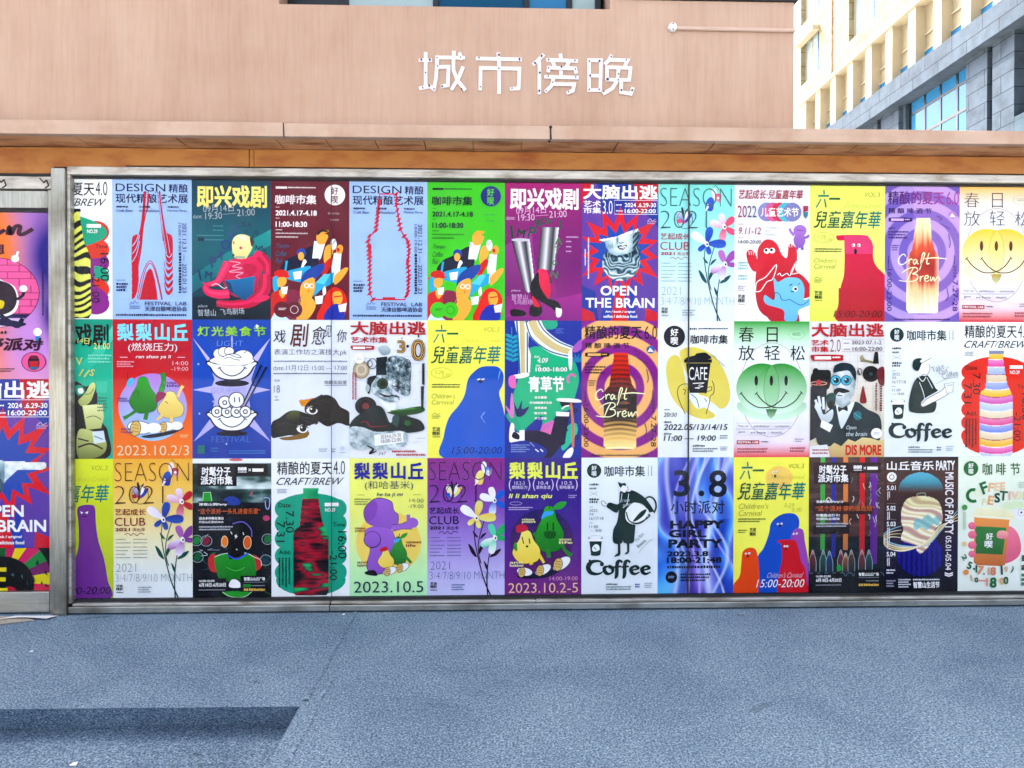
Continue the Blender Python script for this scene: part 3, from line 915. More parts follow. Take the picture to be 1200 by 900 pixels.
# --- modern craft brewing art exhibition (DESIGN)
def p_design(var, col, label):
    a = Art(484, 57, 934, 853)
    a.R(484, 57, 934, 853, 'a6bfe4', 'a2bce2')
    a.cur = 'illustration'
    a.T('DESIGN', 503, 80, 785, 125, NAVY, 0.006); a.T('精酿', 803, 80, 913, 130, NAVY, 0.02); a.T('现代精酿艺术展', 503, 137, 913, 191, NAVY, 0.022)
    if var == 'outline':
        red = 'c01a3c'
        path = [(655, 128), (755, 128), (756, 190), (765, 250), (778, 330), (800, 370), (822, 405), (828, 450), (822, 520), (826, 600), (822, 690), (805, 735), (620, 735), (602, 700), (600, 620), (602, 520), (596, 450), (592, 400), (602, 370), (636, 340), (642, 290), (652, 220), (658, 170)]
        a.L(path, 8, red, sm=False, closed=True)
        rg = random.Random(4)
        for i in range(len(path)):
            p, q = path[i], path[(i + 1) % len(path)]
            if abs(p[1] - q[1]) < 6: continue
            n = max(1, int(abs(p[1] - q[1]) / 22))
            for k in range(n):
                t = k / n
                x, y = p[0] + (q[0] - p[0]) * t, p[1] + (q[1] - p[1]) * t
                e = rg.uniform(12, 18) if abs(q[0] - p[0]) < 45 else 5
                a.P([(x - e - 2, y + 12), (x - 2, y - 10), (x + e + 2, y - 13), (x + 3, y + 9)], red)
        a.L([(676, 728), (748, 728)], 12, red); a.L([(604, 420), (601, 500)], 15, red); a.L([(820, 500), (818, 540)], 14, red); a.L([(812, 380), (826, 420)], 13, red)
    else:
        red = 'bb1a3a'
        dx, dy = 227, 7
        q = lambda *p: [(x + dx, y + dy) for x, y in p]
        a.P(q((410, 735), (428, 650), (448, 580), (468, 555), (482, 565), (497, 620), (508, 690), (512, 735)), red)
        for i in range(5):
            k = i * 9
            a.L(q((405 - k * 0.9, 735 - k * 0.5), (424 - k, 640 - k), (446 - k * 0.6, 560 - k * 1.2), (470, 527 - k * 1.6), (494 + k * 0.4, 560 - k), (520 + k * 0.5, 660 - k * 0.5), (535 + k * 0.5, 735)) if i < 2 else q((378, 735 - k), (396 - k * 0.2, 620 - k * 1.4), (418, 500 - k * 2.2), (432, 380 - k * 3), (446 + k * 0.3, 220), (452 + k * 0.4, 130)), 5 - 0.5 * i, red)
        a.S(q((368, 395), (385, 365), (408, 352), (425, 250), (436, 130), (448, 130), (440, 260), (426, 390), (400, 500), (368, 560)), red)
        for i in range(5):
            y = 560 + i * 38
            a.S(q((368, y - 20), (386, y - 60), (405, y - 110), (400, y - 40), (385, y + 5), (368, y + 18)), red)
        a.S(q((520, 130), (532, 130), (552, 300), (566, 350), (597, 380), (597, 520), (580, 550), (560, 520), (546, 400), (534, 250)), red)
        for i in range(4):
            y = 560 + i * 40
            a.S(q((548, y - 50), (560, y - 10), (575, y + 5), (597, y - 20), (597, y + 5), (576, y + 28), (558, y + 10)), red)
        for i in range(4): a.L(q((515 + i * 5, 130), (528 + i * 6, 250), (542 + i * 9, 380), (556 + i * 9, 470)), 2.5, 'a6bfe4' if i % 2 else red)
        for i in range(3): a.L(q((370, 430 + i * 45), (395, 395 + i * 40), (412, 330 + i * 35)), 4, 'a6bfe4')
        for i in range(4): a.L(q((545 + i * 4, 400 + i * 36), (560, 470 + i * 34), (580, 492 + i * 34), (597, 470 + i * 36)), 4, 'a6bfe4')
        for x in (440, 452, 464, 500, 512, 524): a.L(q((x + (6 if x > 480 else -4), 128), (x, 118)), 4, '3a2140')
    for x0, x1, t, u in ((508, 575, '精酿啤酒', 'Craft Beer'), (637, 700, '艺术装置', 'Art Installation'), (798, 862, '市集派对', 'Market Party')):
        a.T(t, x0, 207, x1, 219, INK, 0.03); a.T(u, x0, 227, x1 + (50 if x0 > 600 and x0 < 700 else 28 if x0 < 600 else 46), 243, '2a3354', 0.01)
    a.T('2021.12.31 — 2022.01.23', 882, 303, 905, 702, NAVY, 0.005, 0, 90); a.T('10:00-19:00', 859, 303, 875, 465, NAVY, 0, 0, 90); a.F(859, 472, 875, 702, 1, NAVY, 1, 0.0)
    a.F(508, 628, 560, 636, 1, '2a3354'); a.F(508, 645, 572, 697, 3, NAVY, gap=0.25); a.L([(583, 772), (592, 756), (602, 764), (612, 748), (622, 762), (634, 756)], 3, '5a6a94', part='lettering'); a.F(583, 775, 640, 798, 2, '5a6a94')
    a.T('FESTIVAL  LAB', 668, 752, 905, 774, NAVY, 0.015); a.T('天津自酿啤酒协会', 668, 779, 907, 808, NAVY, 0.018); a.F(505, 822, 905, 835, 1, NAVY, gap=0.1)
    cell(a, col, 0, label)

# --- improvised theatre
def improv_text(a, x0, y0, k, tc, dc, light, arc):
    X = lambda v: x0 + v * k
    Y = lambda v: y0 + v * k
    a.T('即兴戏剧', X(30), Y(30), X(432), Y(158), tc, 0.038)
    a.T('09月14日', X(66), Y(140), X(240), Y(184), light, -0.004, 0, -3); a.T('19:30', X(78), Y(186), X(174), Y(224), light, -0.002, 0, -3)
    a.L([(X(180), Y(196)), (X(255), Y(190))], 2 * k, light, part='lettering'); a.T('21:00', X(260), Y(164), X(362), Y(204), light, -0.002, 0, -3)
    a.T('date:', X(8), Y(198), X(60), Y(220), light, -0.005, 0, -3)
    for ch, x, y, s, r, c in arc: a.C(ch, X(x), Y(y), s * k, c, 0.03, r)

def p_improv_teal():
    a = Art(707, 50, 1160, 850)
    a.G(707, 50, 1160, 850, '0d4a5e', '0f5668', '126a76', '0d6672', '0b4a5c', '082b3c')
    a.P([(707, 600), (900, 470), (1160, 330), (1160, 420), (960, 520), (707, 700)], '2a9a98', '0f6a76'); a.P([(707, 720), (1160, 700), (1160, 830), (1000, 850), (707, 790)], '0a3344', '071f2e')
    a.cur = 'illustration'
    C, C2, C3 = 'b81c50', 'd6336a', '8a1340'
    a.S([(930, 505), (1040, 490), (1080, 455), (1115, 470), (1120, 540), (1090, 620), (1075, 700), (960, 720), (895, 660), (885, 560)], C2, C)
    def limb(pts, w, c0, c1):
        a.L(pts, [v + 5 for v in w], C3); a.L(pts, w, c0); a.L([(x - 3, y - 4) for x, y in pts], [v * 0.35 for v in w], c1)
    limb([(1100, 480), (1142, 540), (1130, 640), (1080, 700)], (52, 50, 42, 34), C, C2)
    limb([(1130, 590), (1120, 680), (1050, 745), (950, 765), (850, 755)], (60, 70, 60, 46, 34), C, C2)
    limb([(920, 700), (860, 705), (800, 690), (782, 655)], (52, 48, 40, 30), C2, 'e0507c'); a.E(1100, 730, 55, 18, C2, -12)
    limb([(915, 525), (880, 590), (850, 635), (795, 650)], (54, 42, 34, 22), C2, 'e0507c'); a.L([(800, 650), (768, 640)], (16, 6), C2); a.L([(800, 655), (770, 662)], (14, 5), C2)
    a.S([(1000, 540), (1050, 530), (1080, 560), (1040, 600)], C); a.L([(960, 545), (955, 600)], (3, 9, 3), C3)
    a.S([(945, 385), (985, 360), (1040, 375), (1055, 430), (1030, 480), (1012, 500), (955, 495), (938, 440)], 'ede0b4', 'e6d092'); a.E(1000, 382, 22, 10, 'f4edd0', 25); a.E(988, 438, 9, 9, 'c86a7e'); a.E(945, 480, 8, 8, '3a6a5a'); a.E(948, 408, 5, 9, 'b98a50'); a.S([(1040, 378), (1064, 400), (1050, 430)], '5a3a3c'); a.P([(955, 484), (1015, 486), (1012, 500), (958, 498)], '9fb49a')
    a.L([(925, 515), (985, 525), (940, 545), (995, 555), (920, 575), (1000, 580), (960, 600), (985, 615)], 3.5, 'f0b8cc'); a.L([(820, 655), (850, 645), (890, 670), (915, 660)], 4, 'f2d8dc')
    a.P([(893, 625), (985, 615), (1070, 598), (1060, 700), (1010, 742), (940, 700)], '1b7ca8', '0f5684'); a.P([(893, 625), (930, 640), (945, 700), (920, 690)], '0d4a70')
    arc = [('I', 45, 545, 62, -12, '2b4a72'), ('M', 96, 545, 42, 8, '2b4a72'), ('P', 125, 470, 62, -14, '37527a'), ('R', 170, 432, 44, 25, '37527a'), ('O', 195, 370, 56, -20, '2f4f86'), ('V', 228, 318, 46, -10, '38588c'), ('I', 256, 275, 44, 12, '38588c'), ('S', 300, 250, 30, -8, '244b68'), ('A', 330, 255, 28, 16, '244b68'), ('T', 312, 298, 28, -12, '244b68'), ('I', 350, 330, 28, 0, '1c3c58'), ('O', 370, 300, 24, 0, '1c3c58'), ('N', 378, 388, 26, 10, '1c3c58'), ('A', 402, 384, 24, 10, '1c3c58'), ('L', 424, 410, 24, 15, '1c3c58')]
    improv_text(a, 707, 50, 1.0, 'e6dc8a', None, 'a8b4bc', arc)
    for y in (320, 345, 375, 400): a.F(740 if y > 360 else 830, y - 10, 890, y, 1, '5f95a0')
    a.R(742, 380, 780, 400, '0a3a4c'); a.T('place', 742, 764, 800, 785, 'a8b4bc', -0.004, 0.25); a.T('智慧山', 742, 792, 845, 830, 'b4bec6', 0); a.T('飞鸟剧场', 870, 786, 1008, 822, 'b4bec6', 0, 0, -3)
    cell(a, 2, 0, 'teal theatre poster with a crimson seated figure holding a blue pot')

def p_improv_purple():
    a = Art(450, 65, 888, 860)
    a.G(450, 65, 888, 860, 'a8267c', '94207a', '86207a', '7c1f78', '8c2880', '9c3490')
    a.P([(450, 850), (640, 760), (888, 700), (888, 860), (450, 860)], 'a33a92', '8a2684'); a.P([(450, 430), (600, 330), (640, 700), (450, 720)], 'a04696', '7a1c72')
    a.cur = 'illustration'
    leg = lambda x: ramp([(0, '1d1d22'), (0.22, '9a9aa0'), (0.4, 'dcdce0'), (0.55, '86868c'), (0.75, '35353c'), (0.9, 'c8c8cc'), (1, 'e6e6ea')], x)
    q1 = [(488, 400), (590, 388), (622, 660), (585, 700), (560, 680)]; q2 = [(655, 320), (757, 318), (730, 570), (636, 566)]
    i1, i2 = inpoly(q1), inpoly(q2)
    def f1(x, y):
        t = (y - 390) / 290
        return leg((x - (488 + 72 * t)) / (104 - 45 * t)) if i1(x, y) else None
    a.D(486, 384, 626, 704, 40, 64, f1); a.D(634, 314, 760, 574, 42, 40, lambda x, y: leg((x - 655 + 19 * (y - 320) / 250) / 100) if i2(x, y) else None)
    a.E(539, 394, 52, 9, 'c8c8d0'); a.S([(640, 568), (690, 575), (712, 690), (690, 740), (660, 700), (636, 640)], 'e03a64', 'c8284e'); a.S([(700, 580), (722, 600), (745, 700), (720, 700)], '9a2a80'); a.S([(600, 640), (640, 580), (650, 660), (700, 740), (745, 765), (770, 800), (750, 830), (720, 790), (640, 740), (596, 690)], '16101c', '0d0a12')
    a.S([(598, 700), (640, 745), (664, 800), (640, 835), (594, 830), (590, 790), (604, 760)], '14111a'); a.S([(606, 716), (650, 770), (640, 782), (612, 770)], 'd2304e'); a.S([(740, 790), (760, 780), (775, 800), (768, 835), (745, 838)], 'e8e4ea'); a.S([(482, 800), (520, 795), (566, 810), (560, 832), (490, 834)], '120e16'); a.S([(690, 735), (750, 750), (768, 790), (720, 770)], '2a1f2c')
    arc = [('I', 40, 290, 72, -8, '1f4a3e'), ('M', 95, 300, 50, 12, '1f4a3e'), ('P', 160, 295, 68, 14, '3a5a52'), ('R', 195, 240, 46, -16, '3a5a52'), ('O', 225, 225, 42, 10, '3a5a52'), ('V', 262, 232, 36, 8, '3a5a52'), ('I', 325, 245, 52, -4, '3a5a52'), ('A', 315, 345, 44, 0, '58785a'), ('T', 306, 395, 36, 0, '58785a'), ('I', 298, 435, 30, 8, '58785a'), ('O', 292, 475, 28, 10, '58785a'), ('N', 290, 545, 44, 10, '58785a'), ('S', 270, 580, 36, 0, '2f4f46')]
    improv_text(a, 450, 65, 0.97, 'f0ecf2', None, 'd6b4d4', arc)
    for y in (372, 398, 428, 455): a.F(798, y, 868 - (y % 3) * 20, y + 13, 1, 'd4b0d2')
    a.T('place', 486, 680, 540, 696, 'd6b4d4', 0, 0.25); a.T('智慧山', 488, 708, 578, 738, 'd2a8d0', 0.0); a.T('飞鸟剧场', 488, 738, 608, 768, 'd2a8d0', 0)
    cell(a, 6, 0, 'magenta theatre poster with two silver trouser legs, red sock and black shoes')

def p_improv_green():
    a = Art(-193, 43, 257, 847)
    a.G(-193, 43, 257, 847, '1b9a84', '22b096', '24b89c', '1fae96', '1aa490')
    a.P([(40, 330), (150, 230), (257, 80), (257, 160), (170, 290), (60, 400)], '5fd0b8', '22b096')
    a.cur = 'illustration'
    a.S([(-120, 420), (40, 400), (100, 430), (160, 420), (170, 520), (150, 560), (200, 640), (230, 700), (215, 847), (-150, 847)], '14181a')
    sk, sk2 = 'd2da9a', '5c6438'
    a.S([(62, 512), (100, 470), (128, 420), (150, 408), (160, 432), (150, 470), (128, 520), (85, 545)], sk, 'aab274'); a.L([(100, 475), (130, 470), (150, 440)], 4, sk2); a.P([(85, 540), (200, 530), (205, 610), (190, 670), (108, 680)], 'e2e6b2', 'b2ba7c'); a.S([(60, 690), (120, 680), (210, 730), (215, 800), (160, 840), (60, 840)], 'c4cc8c', '767e48')
    a.S([(40, 430), (80, 425), (100, 465), (60, 480)], '16a08a'); a.S([(60, 445), (85, 440), (90, 465), (66, 470)], 'eef2e0'); a.L([(108, 610), (150, 600), (190, 620)], 5, sk2); a.L([(60, 780), (130, 760), (200, 790)], 10, '23281c'); a.L([(60, 730), (120, 745)], 8, '23281c'); a.P([(140, 690), (205, 685), (215, 750), (150, 760)], 'ccd8dc'); a.L([(150, 715), (200, 735)], 6, '6a84a0')
    a.T('戏剧', 45, 70, 235, 200, INK, 0.035); a.T('即兴', -160, 70, 30, 200, INK, 0.035); a.T('14日', 60, 150, 125, 185, 'd8dc8a', 0.0, 0, 5); a.T('21:00', 150, 180, 242, 215, 'd8dc8a', 0.0, 0, 0)
    for ch, x, y, s, r in (('V', 68, 285, 44, 0), ('I', 80, 350, 44, 30), ('I', 112, 355, 52, 40), ('S', 142, 350, 40, 20)): a.C(ch, x, y, s, 'd2d07c', 0.012, r)
    a.F(120, 245, 250, 300, 3, '8fd8c4'); a.R(165, 400, 228, 465, '3fbfa6'); a.F(170, 490, 230, 580, 5, '16806e')
    cell(a, 0, 1, 'green theatre poster beside the post with a dark collage of pale faces', (0.255, 1))

# --- coffee fair
def p_coffeefair(bg, ink, disc, disc_ink, col, label):
    a = Art(33, 57, 484, 853)
    a.R(33, 57, 484, 853, bg); a.cur = 'illustration'
    SK, HR, NV, RD, BL, WH = 'e8b055', '1d4fa0', '12173e', 'c8291f', '35a9cc', 'eef0f2'
    a.S([(90, 570), (120, 510), (180, 480), (260, 430), (300, 440), (300, 540), (200, 600)], NV); a.P([(118, 515), (130, 515), (118, 600), (106, 600)], BL)
    a.E(208, 470, 26, 28, HR); a.E(206, 488, 17, 24, SK); a.S([(215, 520), (225, 505), (238, 520), (225, 540), (210, 570), (205, 560)], WH); a.S([(120, 580), (180, 560), (260, 545), (300, 590), (260, 640), (130, 620)], BL)
    a.P([(282, 400), (345, 412), (320, 500), (285, 530), (268, 520)], 'dfe5ee'); a.P([(268, 500), (310, 500), (300, 560), (262, 555)], NV)
    a.S([(300, 360), (360, 365), (352, 400), (335, 420), (300, 412)], SK); a.S([(305, 362), (330, 338), (362, 338), (360, 350), (330, 360)], SK if bg.startswith('5') else 'e2a83a'); a.L([(300, 365), (325, 342), (360, 345)], 12, INK if bg.startswith('7') else 'e2a83a')
    a.S([(345, 440), (370, 420), (392, 440), (385, 480), (350, 540), (336, 500)], SK); a.S([(378, 400), (400, 388), (412, 420), (400, 450), (380, 440)], 'f2f4f6'); a.L([(385, 420), (405, 395)], 4, '5a8ab0'); a.S([(320, 560), (370, 500), (388, 520), (340, 600)], RD)
    a.P([(395, 470), (440, 460), (430, 580), (390, 640), (380, 560)], 'dde3ec'); a.S([(410, 440), (430, 420), (448, 435), (440, 470), (412, 470)], 'e8a850'); a.E(420, 450, 9, 12, RD)
    a.S([(400, 600), (455, 555), (478, 560), (440, 620), (400, 650)], SK); a.P([(268, 660), (330, 600), (395, 580), (390, 640), (320, 680), (280, 720)], BL); a.P([(290, 640), (340, 590), (375, 590), (340, 650)], '6cc8e2')
    a.E(92, 590, 42, 24, RD); a.S([(45, 605), (132, 598), (130, 612), (48, 622)], RD); a.S([(45, 615), (75, 610), (80, 670), (50, 690)], BL); a.S([(75, 615), (118, 612), (122, 640), (100, 665), (75, 660)], SK); a.S([(33, 720), (60, 690), (110, 680), (130, 720), (100, 853), (33, 853)], RD); a.S([(80, 690), (115, 665), (130, 680), (100, 730)], SK); a.P([(90, 668), (130, 662), (124, 705), (98, 706)], WH); a.P([(160, 580), (212, 572), (205, 618), (168, 622)], WH)
    a.S([(128, 700), (160, 680), (210, 700), (230, 770), (190, 853), (120, 853)], '8a2c50'); a.P([(33, 853), (60, 800), (110, 830), (140, 853)], 'cfe2ea')
    a.S([(205, 660), (215, 600), (255, 560), (330, 530), (340, 560), (300, 610), (250, 640), (240, 690)], HR); a.S([(215, 640), (275, 610), (288, 650), (280, 700), (255, 745), (215, 760), (200, 700)], SK); a.S([(210, 740), (270, 730), (290, 780), (240, 853), (180, 853)], SK); a.P([(215, 705), (190, 780), (175, 790), (195, 740)], '9a8a6a')
    a.O(238, 657, 12, 12, 5, WH); a.O(268, 659, 12, 12, 5, WH); a.E(250, 690, 5, 8, 'd08a3a'); a.P([(285, 720), (335, 712), (328, 760), (292, 764)], WH); a.S([(330, 680), (345, 660), (350, 700), (335, 712)], WH)
    a.S([(300, 853), (330, 760), (360, 690), (400, 665), (450, 690), (470, 750), (440, 853)], 'd23222'); a.S([(390, 700), (430, 690), (445, 730), (430, 765), (395, 760)], SK); a.S([(340, 853), (360, 790), (410, 760), (450, 790), (450, 853)], '1f3aa4'); a.P([(420, 770), (470, 755), (462, 805), (428, 808)], WH); a.L([(395, 722), (440, 716)], 7, 'c8291f')
    a.E(97, 795, 47, 46, bg); a.E(168, 795, 46, 46, bg); a.F(78, 785, 122, 800, 2, ink); a.O(168, 795, 22, 22, 2.5, ink)
    a.E(402, 137, 59, 59, disc)
    a.T('好', 380, 92, 422, 136, disc_ink, 0.02); a.T('喫', 382, 140, 420, 186, disc_ink, 0.02)
    a.R(63, 91, 128, 103, ink); a.F(134, 92, 292, 103, 1, ink, gap=0.3); a.T('咖啡市集', 58, 138, 298, 192, ink, 0.024, 0.08)
    a.F(63, 207, 84, 213, 1, ink); a.T('2021.4.17-4.18', 62, 227, 298, 257, ink, 0.035); a.F(63, 270, 84, 276, 1, ink); a.T('11:00-18:30', 62, 291, 242, 322, ink, 0.035)
    a.F(63, 336, 100, 344, 1, ink); a.F(62, 354, 245, 368, 1, mix(ink, bg, 0.3)); a.F(62, 375, 190, 390, 1, mix(ink, bg, 0.3))
    t = '2c6a8c' if bg.startswith('7') else ink
    for i, s in enumerate(('Tianjin', 'Coffee', 'Fair')): a.T(s, 60, 418 + i * 41, (140, 128, 105)[i], 448 + i * 41, t, 0.0, 0.25)
    a.T('Saturday', 360, 236, 432, 252, mix(disc if bg.startswith('5') else ink, bg, 0.35), -0.01, 0.3); a.T('Sunday', 372, 272, 428, 288, mix(disc if bg.startswith('5') else ink, bg, 0.35), -0.01, 0.3)
    cell(a, col, 0, label)

# --- brain escape 3.0 with the burst
def brain_burst(a):
    a.G(33, 78, 472, 865, '6b4aa4', '7048a0', '6a4aa2', '6a4aa0')
    a.cur = 'illustration'
    a.P([(33, 78), (100, 78), (33, 200)], 'c2203a'); a.P([(120, 78), (330, 78), (300, 240), (150, 240)], '24449c'); a.P([(330, 78), (472, 78), (472, 130), (400, 240), (350, 260)], 'b8263e'); a.P([(400, 250), (472, 180), (472, 330)], '24449c')
    a.P([(33, 865), (33, 660), (110, 700), (130, 865)], '24449c'); a.P([(140, 865), (170, 690), (330, 690), (350, 865)], '2b4ca8'); a.P([(200, 865), (225, 700), (275, 700), (300, 865)], 'c8243a'); a.P([(395, 865), (400, 790), (472, 820), (472, 865)], 'c2203a'); a.P([(33, 865), (33, 790), (100, 820), (110, 865)], 'c2203a')
    rg = random.Random(8)
    def star(cx, cy, r0, r1, n, c, ky=1.0):
        pts = []
        for i in range(n * 2):
            an = math.pi * i / n + 0.12
            r = (r1 * rg.uniform(0.88, 1.12)) if i % 2 == 0 else r0
            pts.append((max(34, min(471, cx + r * math.cos(an))), cy + r * math.sin(an) * ky))
        a.P(pts, c)
    star(250, 470, 160, 262, 15, 'cc1f36'); star(250, 480, 120, 186, 15, '2455a8')

def brain_text(a):
    a.T('大脑出逃', 40, 85, 468, 168, 'f4f4f6', 0.036); a.T('艺术', 42, 176, 142, 212, 'f4f4f6', 0.02); a.T('市集', 42, 214, 142, 250, 'f4f4f6', 0.02); a.T('3.0', 152, 176, 208, 252, 'f0eef4', -0.008)
    a.L([(219, 173), (466, 173), (466, 253), (219, 253)], 2.5, 'e8e4f0', False, 'lettering', True)
    a.F(228, 196, 262, 208, 1, 'e8e4f0'); a.F(228, 230, 268, 242, 1, 'e8e4f0'); a.T('2024 .6.29-30', 278, 188, 458, 212, 'f4f4f6', 0.02); a.T('16:00-22:00', 278, 222, 456, 246, 'f4f4f6', 0.02)
    a.L([(408, 295), (425, 278), (436, 290), (455, 280)], 3, 'c8b8dc', part='lettering'); a.F(408, 292, 460, 312, 2, 'b8a8cc'); a.F(66, 390, 76, 625, 1, 'e4dcec', 1, 0.2); a.F(48, 455, 57, 550, 1, 'e4dcec', 1, 0.2)
    a.T('OPEN', 140, 664, 348, 720, 'f6f6f8', 0.03); a.T('THE BRAIN', 54, 734, 450, 790, 'f6f6f8', 0.03)
    a.T('Art / book / original', 168, 806, 338, 822, 'f0f0f4', 0.03); a.T('coffee / delicious food', 157, 831, 350, 848, 'f0f0f4', 0.03)

def marble(v): return ramp([(0, '16303e'), (0.35, '4d7080'), (0.6, 'a3bcc4'), (1, 'f0f2ee')], v)

def p_brain_head():
    a = Art(33, 78, 472, 865); brain_burst(a)
    beard = inpoly(smooth_pts([(172, 470), (260, 480), (350, 430), (368, 520), (345, 590), (290, 628), (220, 632), (170, 590), (150, 540)], True))
    def bd(x, y):
        if not beard(x, y): return None
        r = math.hypot(x - 258, (y - 470) * 1.1)
        return marble(0.42 + 0.30 * math.sin(r * 0.24 + 9 * nz(x * 0.022, y * 0.022, 2)) + 0.16 * (1 if r > 140 else 0) - (0.2 if y < 500 else 0) + 0.15 * nz(x * 0.06, y * 0.06))
    a.D(145, 425, 370, 640, 75, 72, bd)
    face = inpoly([(128, 400), (230, 382), (300, 352), (355, 335), (366, 358), (352, 420), (330, 460), (290, 480), (230, 492), (195, 480), (172, 440), (165, 415)])
    def fn(x, y):
        if not face(x, y): return None
        v = 0.86 - max(0, (215 - x)) * 0.006 - max(0, x - 290) * 0.008 + 0.10 * nz(x * 0.03, y * 0.03) - max(0, y - 455) * 0.008
        if y < 400 - (x - 128) * 0.28 + 16: v = 0.97
        v -= 0.45 * math.exp(-((x - 236) / 9) ** 2 - ((y - 402) / 26) ** 2) + 0.25 * math.exp(-((x - 205) / 26) ** 2 - ((y - 440) / 22) ** 2)
        if x > 322: v -= 0.25 + 0.3 * math.sin(x * 0.25 + y * 0.2)
        return marble(v)
    a.D(126, 330, 370, 496, 61, 42, fn)
    a.S([(244, 398), (252, 380), (264, 384), (276, 408), (266, 416), (250, 414)], 'eceeea', 'c2d0d2'); a.L([(244, 414), (256, 420), (276, 412)], (2, 6, 2), '4a6470')
    a.S([(236, 438), (256, 430), (266, 434), (288, 428), (290, 438), (268, 450), (246, 452)], '31505e'); a.S([(246, 441), (266, 438), (284, 434), (280, 442), (254, 446)], 'eef0ec'); a.L([(246, 456), (266, 456), (284, 448)], (2, 6, 2), '54707a'); a.L([(206, 412), (208, 448)], (2, 7, 2), '23202c')
    brain_text(a)
    cell(a, 7, 0, 'purple poster with a marble head fragment on a jagged red and blue burst')

def p_brain_hand():
    a = Art(33, 78, 472, 865); brain_burst(a)
    hand = inpoly(smooth_pts([(33, 440), (150, 425), (240, 455), (340, 462), (440, 465), (450, 485), (430, 498), (330, 500), (300, 520), (260, 560), (250, 600), (190, 640), (150, 620), (120, 650), (60, 620), (33, 560)], True))
    a.D(30, 415, 456, 655, 80, 48, lambda x, y: marble(0.62 + (0.28 if x > 260 else 0) - (y - 470) * 0.0028 + 0.25 * nz(x * 0.03, y * 0.03) + 0.1 * nz(x * 0.09, y * 0.09)) if hand(x, y) else None)
    a.L([(430, 474), (446, 478)], 10, 'e8e8e4'); a.L([(180, 500), (230, 530), (250, 570)], (3, 8, 3), '2a4452'); a.L([(120, 520), (180, 560), (200, 610)], (3, 8, 3), '2a4452')
    brain_text(a)
    return a

